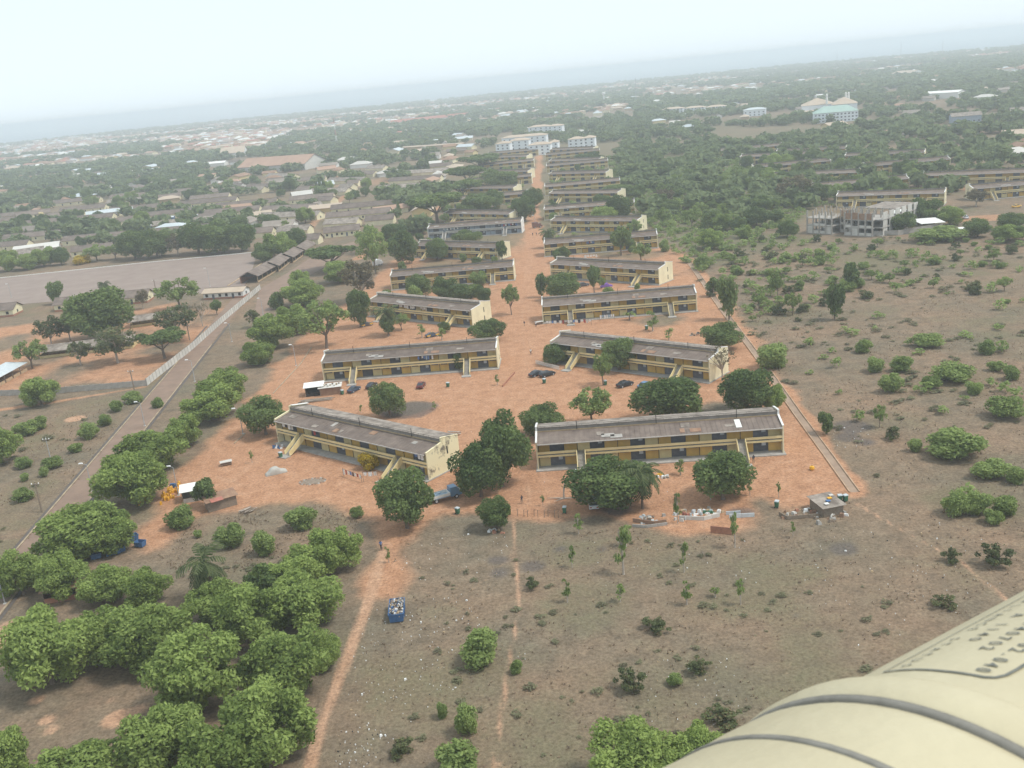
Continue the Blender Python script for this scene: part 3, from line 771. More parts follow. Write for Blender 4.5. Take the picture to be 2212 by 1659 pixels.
# ------------------------------------------------------------------ trees and shrubs
def leaf_cloud(r, n, lobes, leaf, aspect=1.7, up=.25, inner=.12, wobble=.8):
    """lobes: (k,4) centre + radius (radius may be a vector (k,6)); returns diamonds on their outer shells"""
    C = lobes[:, :3]; RR = lobes[:, 3:6]
    wgt = (RR[:, 0] * RR[:, 1] + RR[:, 0] * RR[:, 2]); wgt = wgt / wgt.sum()
    k = r.choice(len(C), n * 2, p=wgt)
    d = r.normal(size=(n * 2, 3)); d[:, 2] += up; d /= np.linalg.norm(d, axis=1)[:, None]
    sh = np.where(r.random(n * 2) < inner, r.uniform(.3, .8, n * 2), r.uniform(.74, 1.20, n * 2))
    p = C[k] + d * RR[k] * sh[:, None]
    # drop leaves buried in other lobes
    q = ((p[:, None, :] - C[None]) / RR[None]); dist = (q * q).sum(2); dist[np.arange(len(p)), k] = 9
    keep = (dist.min(1) > .55) | (r.random(len(p)) < inner)
    p, d, k = p[keep][:n], d[keep][:n], k[keep][:n]
    n = len(p)
    nrm = d + r.normal(size=(n, 3)) * wobble; nrm /= np.linalg.norm(nrm, axis=1)[:, None]
    a = r.normal(size=(n, 3)); u = np.cross(nrm, a); u /= np.linalg.norm(u, axis=1)[:, None]; v = np.cross(nrm, u)
    s = leaf * r.uniform(.6, 1.35, n)[:, None]
    V = np.stack([p - u * s * aspect * .5, p - v * s * .5, p + u * s * aspect * .5, p + v * s * .5], 1).reshape(-1, 3)
    lt = r.random(len(C)) * .45
    tint = np.clip(lt[k] + r.random(n) ** 1.3 * .6, 0, 1)
    return V, np.repeat(tint, 4)

def lobes_round(r, k, cz, rx, rz, lo, hi, flat=1.0):
    d = r.normal(size=(k, 3)); d /= np.linalg.norm(d, axis=1)[:, None]
    rad = r.random(k) ** .4
    L = r.uniform(lo, hi, k)
    c = d * rad[:, None] * np.array([rx, rx, rz]) ; c[:, 2] += cz
    c[:, 2] = np.maximum(c[:, 2], cz - rz * .85)
    out = np.concatenate([c, np.stack([L, L, L * flat], 1)], 1)
    return out

def limbs(r, h0, tips, r0, m=0):
    """tapered trunk to h0 and limbs to tip points (unit tree)"""
    mb = MB(); base = Vector((0, 0, -.03)); top = Vector((r.uniform(-.02, .02), r.uniform(-.02, .02), h0))
    mb.tube(base, (0, 0, .03), r0 * 1.5, r0 * 1.05, 7); mb.tube((0, 0, .02), top, r0 * 1.05, r0 * .8, 7)
    for t in tips:
        t = Vector(t); mid = top.lerp(t, .5) + Vector((r.uniform(-.03, .03), r.uniform(-.03, .03), r.uniform(.0, .05)))
        mb.tube(top - Vector((0, 0, .02)), mid, r0 * .6, r0 * .38, 5); mb.tube(mid, t, r0 * .38, r0 * .12, 5)
        for _ in range(2):
            e = mid.lerp(t, .6) + Vector((r.uniform(-.1, .1), r.uniform(-.1, .1), r.uniform(.02, .1)))
            mb.tube(mid.lerp(t, .3), e, r0 * .22, r0 * .07, 4)
    return mb

TREES = {}
def variety(kind, leafmat, barkmat, n, fn):
    TREES[kind] = []
    for i in range(n):
        r = np.random.default_rng(hash((kind, 0)) % 1000 * 0 + sum(map(ord, kind)) * 31 + i)
        (V, T), tb = fn(r)
        cm = quads_mesh('crown', V, M[leafmat], 4, T)
        tm = tb.mesh('trunk', M[barkmat])
        TREES[kind].append((cm, tm))

def f_mango(r):
    lb = lobes_round(r, 34, .52, .37, .36, .10, .19)
    return leaf_cloud(r, 9500, lb, .030), limbs(r, .16, [(.2, .1, .5), (-.2, .12, .5), (.05, -.24, .48), (-.05, .05, .6)], .032)
def f_neem(r):
    lb = lobes_round(r, 44, .48, .42, .38, .085, .16)
    return leaf_cloud(r, 12500, lb, .026, aspect=2.1, inner=.2), limbs(r, .16, [(.25, .1, .55), (-.25, .1, .52), (.0, -.28, .5), (0, .2, .6)], .03)
def f_umbrella(r):
    lb = lobes_round(r, 34, .70, .40, .13, .08, .14, flat=.75)
    return leaf_cloud(r, 4800, lb, .034, up=.6), limbs(r, .3, [(.34, .1, .66), (-.34, .12, .66), (.1, -.36, .64), (-.1, .32, .68), (.2, .25, .7)], .026)
def f_sparse(r):
    lb = lobes_round(r, 36, .60, .38, .30, .05, .11)
    return leaf_cloud(r, 2300, lb, .034, inner=.3), limbs(r, .26, [(.3, .1, .7), (-.3, .12, .68), (.05, -.32, .62), (-.12, .28, .78), (.2, .2, .85), (-.2, -.2, .8), (.34, -.16, .55)], .022)
def f_bare(r):
    lb = lobes_round(r, 40, .66, .38, .28, .03, .07)
    return leaf_cloud(r, 420, lb, .03, inner=.4), limbs(r, .3, [(r.uniform(-.4, .4), r.uniform(-.4, .4), r.uniform(.55, 1)) for _ in range(13)], .02)
def f_slim(r):
    lb = lobes_round(r, 20, .58, .32, .36, .09, .19)
    return leaf_cloud(r, 2000, lb, .06, inner=.25), limbs(r, .25, [(.12, .05, .6), (-.12, .05, .7), (0, -.1, .8)], .035)
def f_bush(r):
    lb = lobes_round(r, 20, .40, .33, .34, .12, .22)
    lb[:, 2] = np.maximum(lb[:, 2], .12)
    return leaf_cloud(r, 3200, lb, .046, inner=.2), limbs(r, .12, [(.25, .1, .45), (-.25, .1, .5), (.0, -.25, .45), (0, .2, .6)], .02)
def f_scrub(r):
    lb = lobes_round(r, 26, .40, .42, .40, .06, .13)
    return leaf_cloud(r, 1100, lb, .055, inner=.3), limbs(r, .1, [(r.uniform(-.4, .4), r.uniform(-.4, .4), r.uniform(.4, .95)) for _ in range(9)], .012)
def f_sapling(r):
    k = 10; z = r.uniform(.32, .95, k); c = np.stack([r.uniform(-.26, .26, k), r.uniform(-.26, .26, k), z], 1)
    L = r.uniform(.10, .26, k); lb = np.concatenate([c, np.stack([L, L, L * .30], 1)], 1)
    V, T = leaf_cloud(r, 300, lb, .085, inner=.4); V[:, 2] = np.clip(V[:, 2], .2, 1.02)
    return (V, T), limbs(r, .55, [(.14, 0, .8), (-.12, .06, .95), (.02, -.15, .7)], .06)
def f_cypress(r):
    k = 22; z = np.linspace(.1, .95, k); rad = .42 * np.sin(np.clip((1.03 - z) * 2.1, 0, math.pi / 2))
    c = np.stack([r.uniform(-.1, .1, k), r.uniform(-.1, .1, k), z], 1); lb = np.concatenate([c, np.stack([rad, rad, np.full(k, .07)], 1)], 1)
    return leaf_cloud(r, 1300, lb, .08, up=0), limbs(r, .5, [(0, 0, .9)], .05)
def f_banana(r):
    V, T = [], []
    for i in range(13):
        a = r.uniform(0, 6.28); el = r.uniform(.3, 1.2); L = r.uniform(.35, .6); p = Vector((r.uniform(-.18, .18), r.uniform(-.18, .18), r.uniform(.3, .45)))
        prev = p; wv = Vector((-math.sin(a), math.cos(a), 0)) * .07
        for s in range(4):
            e2 = el - s * .5; nx_ = prev + Vector((math.cos(a) * math.cos(e2), math.sin(a) * math.cos(e2), math.sin(e2))) * L / 4
            w0, w1 = wv * (1, 1.1, .9, .6)[s], wv * (1.1, .9, .6, .1)[s]
            V += [prev - w0, prev + w0, nx_ + w1, nx_ - w1]; T += [r.random()] * 4; prev = nx_
    return (np.array([tuple(v) for v in V]), np.array(T)), limbs(r, .4, [(.15, .1, .42), (-.15, -.1, .4)], .04)
def f_palm(r, nf=30, droop=1.0, dead=0):
    V, T = [], []
    for i in range(nf):
        a = i * 2.4 + r.uniform(-.2, .2); el = r.uniform(-.5, 1.25) - dead * .7; L = r.uniform(.46, .58)
        prev = Vector((0, 0, .68)); N_ = 9
        for s in range(N_):
            el -= .16 * droop; dvec = Vector((math.cos(a) * math.cos(el), math.sin(a) * math.cos(el), math.sin(el))); nx_ = prev + dvec * L / N_
            side = Vector((-math.sin(a), math.cos(a), 0)); ln = .15 * math.sin(math.pi * (s + 1.2) / (N_ + 1.6))
            for sg in (-1, 1):
                tip = prev + (side * sg * .8 + dvec * .7 - Vector((0, 0, .35))) * ln
                V += [prev, prev.lerp(nx_, .8), tip + dvec * .025, tip]; T += [r.random() * .9] * 4
            V += [prev - side * .006, prev + side * .006, nx_ + side * .005, nx_ - side * .005]; T += [.8] * 4
            prev = nx_
    mb = MB()
    for s in range(7):
        mb.tube((0, 0, s * .1 - .02), (0, 0, s * .1 + .085), .030, .024, 8)
    return (np.array([tuple(v) for v in V]), np.array(T)), mb
def f_fan(r):
    return f_palm(r, 26, .8, 0)
variety('mango', 'leaf_mango', 'bark', 5, f_mango)
variety('neem', 'leaf_neem', 'bark', 6, f_neem)
variety('umbrella', 'leaf_mango', 'bark', 3, f_umbrella)
variety('sparse', 'leaf_pale', 'palebark', 4, f_sparse)
variety('greensparse', 'leaf_shrub', 'bark', 3, f_sparse)
variety('bare', 'leaf_dry', 'palebark', 2, f_bare)
variety('drytree', 'leaf_dry', 'palebark', 2, f_sparse)
variety('slim', 'leaf_mango', 'bark', 3, f_slim)
variety('bush', 'leaf_shrub', 'bark', 5, f_bush)
variety('darkbush', 'leaf_mango', 'bark', 3, f_bush)
variety('scrub', 'leaf_pale', 'bark', 4, f_scrub)
variety('sapling', 'leaf_shrub', 'palebark', 4, f_sapling)
variety('cypress', 'leaf_mango', 'bark', 2, f_cypress)
variety('banana', 'leaf_shrub', 'bark', 2, f_banana)
variety('palm', 'frond', 'bark', 2, lambda r: f_palm(r))
variety('fanpalm', 'frond', 'palebark', 1, f_fan)
variety('blossom', 'leaf_yellow', 'bark', 1, f_bush)
NAMES = {'mango': 'mango_tree', 'neem': 'neem_tree', 'umbrella': 'umbrella_tree', 'sparse': 'thin_leaved_tree', 'greensparse': 'open_crowned_tree', 'bare': 'leafless_tree', 'drytree': 'dry_tree', 'slim': 'slim_tree', 'bush': 'bush',
         'darkbush': 'bush', 'scrub': 'scrub_bush', 'sapling': 'young_tree', 'cypress': 'columnar_tree', 'banana': 'banana_plant', 'palm': 'palm_tree', 'fanpalm': 'fan_palm', 'blossom': 'flowering_bush'}
CATS = {'bush': 'bush', 'darkbush': 'bush', 'scrub': 'bush', 'banana': 'plant', 'blossom': 'bush', 'palm': 'palm', 'fanpalm': 'palm'}
_tc = [0]
NTREE = [0]
def tree_at(p, wm, hm, kind, label, group=None):
    """a tree of crown width wm and height hm metres standing at ground point p"""
    _tc[0] += 1; NTREE[0] += 1
    cm, tm = TREES[kind][_tc[0] % len(TREES[kind])]
    o = empty(NAMES[kind], (p.x, p.y, -.02), random.uniform(0, 6.28), label, CATS.get(kind, 'tree'), group)
    o.scale = (wm, wm, hm)
    link('crown', cm, o); link('stem' if CATS.get(kind) in ('bush', 'plant') else 'trunk', tm, o)
    return o
def T_(bx, by, wpx, hpx, kind, label, group=None):
    p = G(bx, by); k = mpp(p)
    dep = math.atan2(CAM_H, p.y)
    wpx *= {'neem': 1.14, 'mango': 1.08, 'bush': 1.08}.get(kind, 1.04)
    return tree_at(p, wpx * k, max(hpx * k / math.cos(dep) - .5 * wpx * k * math.sin(dep) * .45, wpx * k * .3), kind, label, group)

g1 = 'trees standing in the estate yards'
for a in (
    (880, 1140, 124, 132, 'mango', 'round mango tree standing alone where the dirt tracks meet, before the stained end wall'),
    (1040, 1072, 112, 130, 'mango', 'large dark mango tree hiding the far corner of the stained block, nearer of its pair'),
    (1085, 1050, 130, 168, 'mango', 'large dark mango tree between the two nearest blocks, taller of its pair'),
    (1322, 1094, 178, 120, 'mango', 'broad mango tree with white pickup parked under it'),
    (1562, 1078, 138, 118, 'mango', 'round mango tree before the right half of the nearest block'),
    (1072, 1143, 74, 72, 'mango', 'small tree with objects heaped under it beside the footpath'),
    (843, 899, 76, 84, 'mango', 'tree with bare trunk on the grass patch behind the stained block'),
    (1165, 944, 104, 82, 'mango', 'dark mango tree behind the left end of the nearest long block'),
    (1280, 918, 112, 94, 'greensparse', 'open ragged tree behind the nearest long block, between two dense ones'),
    (1445, 910, 156, 112, 'mango', 'biggest dark mango tree behind the nearest long block'),
    (1612, 892, 118, 104, 'mango', 'dark mango tree behind the right end of the nearest long block'),
    (1668, 888, 52, 66, 'neem', 'light green tree beside the drain behind the nearest long block'),
    (1553, 754, 94, 68, 'mango', 'dark mango tree beside the drain at the end of the washing-line yard'),
    (575, 938, 98, 90, 'mango', 'dark mango tree at the lane end of the stained block'),
    (1303, 832, 58, 80, 'greensparse', 'leaning young tree in the yard before the block with the leafless tree'),
    (1338, 800, 80, 74, 'mango', 'brownish tree against the gallery above the black cars'),
    (1202, 786, 58, 50, 'mango', 'small tree behind a white picket fence at a stair foot'),
    (1560, 822, 78, 84, 'bare', 'leafless tree standing against a pale end wall'),
    (1053, 738, 78, 54, 'mango', 'low dark mango tree below the bright end wall'),
    (868, 713, 44, 40, 'greensparse', 'small spreading tree beside the date palm'),
    (779, 706, 52, 86, 'mango', 'tall narrow tree with a taxi parked beneath'),
    (908, 642, 54, 56, 'mango', 'dark tree leftmost of the row before the fourth lane-side block'),
    (962, 647, 58, 54, 'mango', 'dark tree second in the row before the fourth lane-side block'),
    (1003, 652, 74, 46, 'mango', 'dark tree third in the row before the fourth lane-side block'),
    (1046, 655, 40, 42, 'mango', 'dark tree last in the row before the fourth lane-side block'),
    (1105, 680, 48, 74, 'greensparse', 'spindly tree at the edge of the centre road'),
    (1215, 647, 80, 66, 'mango', 'spreading tree near the corner of the block with the purple covered car'),
    (1284, 634, 34, 66, 'slim', 'slim tree against the front of the block with the purple covered car'),
    (1170, 642, 28, 58, 'slim', 'slim tree on the centre road opposite the spindly one'),
    (1213, 566, 44, 36, 'mango', 'tree at the road end of the fifth drain-side block'),
    (1342, 552, 48, 68, 'slim', 'tall tree standing before the fifth drain-side block'),
    (945, 562, 50, 52, 'mango', 'tree before the fifth lane-side block'),
    (1085, 562, 30, 44, 'slim', 'slim tree against the cream end wall of the fifth lane-side block'),
    (1012, 534, 62, 42, 'mango', 'bushy tree hiding the middle of the grey-blue block'),
    (1185, 535, 40, 50, 'palm', 'palm at the road corner of the sixth drain-side block'),
    (1385, 565, 60, 46, 'greensparse', 'low open tree at the far right corner of the fifth drain-side block'),
    (1372, 510, 40, 40, 'greensparse', 'open tree at the white end of the sixth drain-side block'),
    (1305, 486, 60, 44, 'neem', 'leafy tree before the seventh drain-side block'),
    (1338, 478, 56, 62, 'mango', 'taller dark tree before the seventh drain-side block'),
    (1195, 470, 34, 36, 'mango', 'bush-like tree at the road end of the seventh drain-side block'),
    (1135, 478, 54, 56, 'mango', 'dark tree on the roadside behind the cream end wall'),
    (1152, 448, 48, 46, 'mango', 'dark tree on the roadside farther up the centre road'),
    (1030, 470, 80, 54, 'mango', 'dark tree among the lane-side blocks before the seventh'),
    (1060, 452, 70, 44, 'mango', 'dark tree among the lane-side blocks before the eighth'),
    (1080, 408, 84, 46, 'mango', 'dark tree before the tenth lane-side block'),
    (945, 482, 136, 76, 'umbrella', 'great flat-topped tree, largest of the umbrella trees along the lane-side blocks'),
    (1000, 432, 100, 50, 'umbrella', 'flat-topped tree behind the great umbrella tree'),
    (1010, 404, 104, 52, 'umbrella', 'flat-topped tree third back along the lane-side blocks'),
    (1038, 372, 100, 44, 'umbrella', 'flat-topped tree fourth back along the lane-side blocks'),
    (1300, 447, 40, 30, 'mango', 'round tree between the eighth and ninth drain-side blocks'),
    (1330, 430, 70, 34, 'mango', 'dark clump at the right end of the ninth drain-side block'),
    (1245, 412, 54, 26, 'neem', 'bushy tree before the tenth drain-side block'),
    (1270, 352, 66, 26, 'mango', 'dark tree near the far end of the drain-side column'),
): T_(*a, g1)
g2_ = 'trees between the dirt lane and the parade ground'
for a in (
    (716, 584, 128, 62, 'umbrella', 'wide flat-topped tree beside the row of shelters'),
    (782, 652, 116, 98, 'drytree', 'big brownish half-bare tree behind the date palm yard'),
    (735, 610, 70, 52, 'neem', 'bright light green tree behind the half-bare one'),
    (656, 660, 80, 66, 'neem', 'bright green tree at the road junction'),
    (650, 625, 44, 46, 'neem', 'small green tree behind the bright one at the junction'),
    (598, 667, 42, 46, 'darkbush', 'bushy palm-like clump on the road verge'),
    (706, 752, 136, 120, 'greensparse', 'tall open tree with visible trunk leaning at the lane edge'),
    (640, 720, 74, 72, 'neem', 'leafy tree on the verge below the junction'),
    (592, 752, 84, 80, 'neem', 'dense green tree on the verge, upper of three'),
    (560, 787, 70, 58, 'neem', 'small round tree on the verge, lowest of three'),
    (812, 592, 80, 112, 'greensparse', 'tall pale open tree left of the fourth lane-side block'),
    (872, 572, 70, 80, 'mango', 'dark tall tree left of the fifth lane-side block'),
    (548, 708, 42, 44, 'sparse', 'thin grey-leaved tree on the near road verge'),
    (605, 556, 66, 62, 'neem', 'green tree behind the row of shelters'),
    (575, 566, 52, 46, 'mango', 'dark tree behind the nearest shelter'),
    (640, 540, 50, 52, 'mango', 'dark tree behind the third shelter'),
    (800, 545, 76, 64, 'greensparse', 'feathery tree near the white lorry'),
    (850, 530, 60, 50, 'mango', 'dark tree near the left end of the grey-blue block'),
): T_(*a, g2_)
g3 = 'row of mango trees along the paved road'
for a in (
    (494, 862, 94, 80, 'neem', 'rounded tree at the far end of the mango row on the road verge'),
    (458, 906, 118, 94, 'neem', 'big rounded tree second from the far end of the mango row'),
    (405, 962, 72, 74, 'neem', 'small rounded tree third from the far end of the mango row'),
    (332, 1012, 140, 102, 'neem', 'big tree fourth from the far end of the mango row'),
    (292, 1088, 146, 128, 'neem', 'big tree fifth from the far end, yellow jerrycans near it'),
    (175, 1196, 172, 124, 'neem', 'widest tree of the mango row, blue skips at its foot'),
    (252, 1186, 112, 96, 'neem', 'tree joined to the widest one, hanging over the blue skips'),
): T_(*a, g3)
g4 = 'grove of light green trees around the bare clearing'
for i, a in enumerate((
    (52, 1282, 110, 108, 'neem', 'light green grove tree at the upper left corner of the grove'),
    (140, 1288, 104, 104, 'neem', 'light green grove tree beside the low roofed shed'),
    (232, 1298, 104, 90, 'neem', 'light green grove tree right of the low roofed shed'),
    (318, 1308, 96, 90, 'neem', 'light green grove tree on the back edge below the scrub'),
    (115, 1474, 178, 178, 'neem', 'large light green grove tree on the left rim of the clearing'),
    (235, 1424, 134, 126, 'neem', 'light green grove tree at the back rim of the clearing'),
    (338, 1434, 172, 156, 'neem', 'large light green grove tree behind the clearing, below the fan palm'),
    (440, 1530, 180, 178, 'neem', 'large light green grove tree on the right rim of the clearing'),
    (470, 1340, 120, 96, 'neem', 'light green grove tree just below the fan palm'),
    (545, 1388, 146, 136, 'neem', 'light green grove tree in the middle of the grove'),
    (664, 1348, 156, 128, 'neem', 'light green grove tree on the track edge, upper one'),
    (728, 1234, 108, 110, 'neem', 'light green grove tree at the tip of the grove nearest the yard'),
    (640, 1272, 116, 100, 'neem', 'light green grove tree left of the grove tip'),
    (575, 1286, 100, 84, 'darkbush', 'dark green tree in the hollow of the grove'),
    (622, 1498, 170, 156, 'neem', 'light green grove tree on the track edge, middle one'),
    (590, 1644, 186, 180, 'neem', 'light green grove tree on the track edge, lowest one'),
    (365, 1668, 180, 158, 'neem', 'light green grove tree below the clearing'),
    (490, 1730, 190, 180, 'neem', 'light green grove tree cut by the bottom edge beside the track tree'),
    (18, 1694, 120, 140, 'neem', 'light green tree in the bottom left corner'),
    (165, 1750, 220, 140, 'neem', 'tree top showing at the bottom edge left of centre'),
    (700, 1440, 80, 84, 'neem', 'smaller grove tree hanging over the dirt track'),
    (6, 1000, 78, 88, 'neem', 'tree cut by the left picture edge above the utility pole'),
    (90, 874, 78, 68, 'neem', 'lone bright round tree in front of the compound wall'),
)): T_(*a, g4 if i < 21 else None)
fp = T_(456, 1304, 110, 140, 'fanpalm', 'tall fan palm with drooping dead fronds above the grove')
_fv, _ft = f_palm(np.random.default_rng(77), 16, 1.2, 1.9)[0]
link('dead_fronds', quads_mesh('dead_fronds', _fv * np.array([.55, .55, 1]), M['deadfrond'], 4, _ft), fp)
T_(1388, 1098, 100, 120, 'palm', 'date palm standing right of the broad mango tree')
T_(840, 724, 58, 74, 'palm', 'date palm with grey trunk in the yard by the taxis')
T_(230, 642, 32, 44, 'palm', 'coconut palm behind the long cream barrack')
g5 = 'trees inside the walled compound'
for a in (
    (222, 738, 150, 122, 'mango', 'great dark tree in front of the long cream barrack'),
    (112, 748, 74, 72, 'sparse', 'grey-leaved tree left of the great dark tree'),
    (70, 795, 84, 70, 'greensparse', 'tree with pale trunk beside the blue-roofed shed'),
    (255, 784, 116, 92, 'sparse', 'pale thin-leaved tree before the long grey school roof, largest there'),
    (175, 790, 66, 60, 'sparse', 'pale thin-leaved tree before the left of the long grey school roof'),
    (390, 668, 108, 80, 'greensparse', 'spreading green tree left of the tan-roofed barrack'),
    (386, 738, 112, 96, 'sparse', 'tall pale tree in the compound corner by the wall'),
    (356, 774, 114, 74, 'umbrella', 'dark flat-topped tree right against the compound wall'),
    (438, 704, 50, 58, 'bare', 'leafless tree inside the compound wall'),
    (469, 680, 26, 36, 'slim', 'small dark tree inside the compound wall'),
    (122, 657, 44, 56, 'slim', 'dark tree on the edge of the parade ground'),
    (152, 736, 60, 66, 'sparse', 'thin grey tree touching the great dark tree'),
    (310, 668, 40, 46, 'drytree', 'dry brown tree below the cream barrack gable'),
): T_(*a, g5)
g6 = 'trees lining the far side of the parade ground'
for a in (
    (20, 585, 54, 50, 'neem', 'first tree from the picture edge behind the parade ground'), (62, 582, 48, 40, 'neem', 'second tree behind the parade ground, before the dark roof'),
    (95, 575, 56, 48, 'neem', 'third tree behind the parade ground'), (133, 572, 40, 42, 'mango', 'small dark tree on the parade kerb'),
    (178, 570, 44, 26, 'blossom', 'bush with yellow blossom behind the parade kerb'), (210, 564, 70, 40, 'greensparse', 'low green tree right of the yellow blossom'),
    (250, 560, 54, 36, 'greensparse', 'low tree before the grey barrack roof'), (292, 560, 76, 66, 'mango', 'tall dark tree near the middle of the parade line'),
    (340, 556, 76, 68, 'mango', 'dark tree right of the middle of the parade line'), (385, 552, 58, 50, 'drytree', 'greyish tree in the parade line'),
    (430, 548, 84, 74, 'mango', 'big dark tree in the right half of the parade line'), (482, 546, 88, 74, 'mango', 'big dark tree second from the shelters'),
    (524, 543, 66, 64, 'mango', 'dark tree nearest the shelters on the parade line'), (350, 552, 26, 44, 'neem', 'bright narrow tree in the parade line'),
): T_(*a, g6)
g7 = 'bushes on the dry field'
bl = lambda s: 'green bush ' + s
for a in (
    (653, 1140, 74, 60, 'bush', bl('at the edge of the red yard above the grove')), (500, 1182, 64, 64, 'bush', bl('in the scrub right of the blue skips')),
    (576, 1197, 64, 62, 'bush', bl('in the scrub above the fan palm')), (772, 1118, 30, 30, 'bush', 'tiny leafy bush alone on red earth'),
    (388, 1138, 70, 58, 'bush', bl('in front of the kiosk')), (447, 1096, 62, 68, 'slim', 'leafy tree growing up through the kiosk'), (428, 1160, 22, 20, 'bush', 'tiny bright bush in the brown scrub'),
    (1040, 1428, 104, 88, 'bush', bl('largest in the middle of the lower field')), (1150, 1270, 38, 32, 'scrub', 'small thin bush beside the footpath bend'),
    (1013, 1584, 58, 80, 'bush', bl('tall and ragged left of the footpath')), (956, 1550, 28, 40, 'bush', 'narrow bush left of the ragged one'),
    (866, 1628, 64, 48, 'scrub', 'yellowish thin bush right of the dirt track at the bottom'), (985, 1672, 122, 82, 'bush', 'bush cut by the bottom edge beside the footpath'),
    (1360, 1492, 76, 60, 'scrub', 'yellow-green thorny bush in the lower field'), (1370, 1700, 176, 150, 'neem', 'leafy tree at the bottom edge left of the cream float'),
    (1518, 1676, 116, 116, 'neem', 'leafy tree just above the rounded end of the cream float'), (1450, 1720, 150, 110, 'neem', 'leafy tree cut by the bottom edge next to the cream float'), (1118, 1452, 34, 34, 'bush', 'small bush topped with white litter'),
    (1510, 1450, 60, 40, 'scrub', 'thin yellowish bush in the brown field'), (1460, 1478, 38, 32, 'bush', 'small green bush in the brown field'), (1560, 1560, 90, 44, 'scrub', 'thin scattered bush above the float'), (1420, 1360, 70, 36, 'scrub', 'faint thin bush in the middle of the brown field'),
    (1575, 690, 50, 104, 'slim', 'tall tree right of the drain at the edge of the field'), (1540, 640, 34, 44, 'slim', 'small tree beside the drain'), (1515, 580, 40, 38, 'bush', bl('round, at the upper end of the drain')),
    (1803, 690, 46, 88, 'slim', 'tall slim tree standing in the open field'), (1838, 624, 42, 60, 'slim', 'dark tree beyond the tall slim one'), (1640, 668, 40, 48, 'greensparse', 'thin tree in the scrub strip, nearest the tall tree'),
    (1712, 680, 44, 54, 'greensparse', 'thin tree in the scrub strip, farther right'), (1680, 640, 44, 60, 'greensparse', 'thin tall tree in the scrub strip'), (1672, 794, 78, 70, 'bush', bl('beside the drain below the scrub strip')),
    (1786, 938, 44, 54, 'slim', 'small dark tree right of the drain'), (1868, 760, 44, 34, 'bush', bl('far left of the field bush cluster')), (2004, 748, 66, 36, 'bush', bl('wide and low in the field centre')),
    (2129, 764, 40, 40, 'bush', 'round bush alone in the right field'), (1890, 802, 44, 40, 'bush', bl('upper left of the field cluster')), (1924, 846, 50, 50, 'bush', bl('lower left of the field cluster, rounded')), (1950, 800, 60, 40, 'bush', bl('middle of the field cluster')),
    (2012, 838, 40, 34, 'bush', 'neat round bush in the field cluster'), (2062, 822, 96, 54, 'bush', bl('largest of the upper field cluster')), (2104, 850, 44, 34, 'bush', bl('right of the largest in the upper field cluster')),
    (2150, 800, 34, 28, 'bush', 'small bush near the right picture edge, upper'), (2186, 820, 44, 36, 'bush', bl('touching the right picture edge')), (2172, 900, 80, 56, 'bush', bl('big, near the right picture edge')),
    (2066, 982, 128, 80, 'bush', 'broadest bush of the right field'), (1976, 974, 32, 34, 'bush', 'pair of small bushes left of the broadest'), (2140, 1030, 84, 48, 'bush', bl('near the right edge below the broadest')), (2200, 1044, 50, 44, 'bush', bl('cut by the right edge below the broadest')),
    (2068, 1110, 64, 58, 'bush', bl('left of the lower right pair')), (2110, 1106, 62, 62, 'bush', bl('taller of the lower right pair')), (2172, 1112, 60, 54, 'bush', bl('right of the lower right pair')), (2146, 1130, 44, 40, 'bush', 'small bush below the lower right pair'),
    (2054, 1214, 44, 40, 'scrub', 'thin bush beside the slanting path'), (2146, 1222, 80, 60, 'scrub', 'broad thin bush near the slanting path'), (1900, 922, 36, 54, 'greensparse', 'thin green bush in the burnt patch'), (1926, 948, 40, 40, 'scrub', 'low thin bush beside the burnt patch'),
    (60, 938, 54, 40, 'bush', bl('at the left verge, upper of the scatter')), (90, 925, 40, 34, 'bush', bl('second at the left verge')), (195, 945, 46, 40, 'bush', bl('left of the road kerb')), (230, 918, 34, 32, 'bush', bl('close by the road kerb')),
    (165, 976, 34, 26, 'bush', 'low bush near the thin pole'), (252, 888, 34, 30, 'bush', bl('lower of the pair by the wall')), (285, 870, 50, 30, 'bush', bl('upper of the pair by the wall')), (115, 1010, 44, 30, 'bush', bl('beside the thin pole foot')), (52, 1010, 40, 30, 'bush', bl('left of the thin pole')),
    (55, 1038, 22, 22, 'bush', 'tiny bush left of the road'), (98, 1028, 24, 26, 'bush', 'small bush between thin pole and road'), (50, 1082, 52, 34, 'bush', bl('beside the utility pole')), (2040, 1310, 60, 34, 'scrub', 'olive scrub patch near the float'),
    (340, 880, 30, 28, 'bush', 'small bush on the road kerb'),
): T_(*a, g7)
for a in ((2003, 482, 78, 60, 'mango', 'dense dark tree hiding the end of the block behind the concrete shell'), (2052, 486, 54, 48, 'neem', 'tree right of the dense dark one above the white canopy'), (1950, 502, 58, 46, 'mango', 'round tree between the concrete shell and the white canopy'),
          (2112, 512, 58, 42, 'mango', 'dense bush-like tree beside the small white stand'), (2182, 496, 62, 42, 'mango', 'tree on the sandy lot near the right picture edge, upper one'), (2180, 520, 70, 40, 'neem', 'tree on the sandy lot near the right picture edge, lower one'), (2025, 520, 110, 34, 'bush', 'long low thicket in front of the grey wall'),
          (1716, 440, 90, 66, 'drytree', 'bare grey tree left of the concrete shell'), (2108, 446, 60, 40, 'drytree', 'thin dry tree before the block at the right picture edge'), (1700, 512, 46, 40, 'mango', 'round dark bush-like tree below the wood edge')):
    T_(*a, 'trees around the concrete shell')
T_(800, 1012, 48, 46, 'blossom', 'bush with yellow blossom beside the stair of the stained block')
T_(772, 978, 20, 56, 'slim', 'narrow dark tree against the gallery of the stained block')
T_(992, 800, 26, 46, 'slim', 'small pale green tree against the block with parked cars')
g8 = 'young trees planted in loose rows on the field'
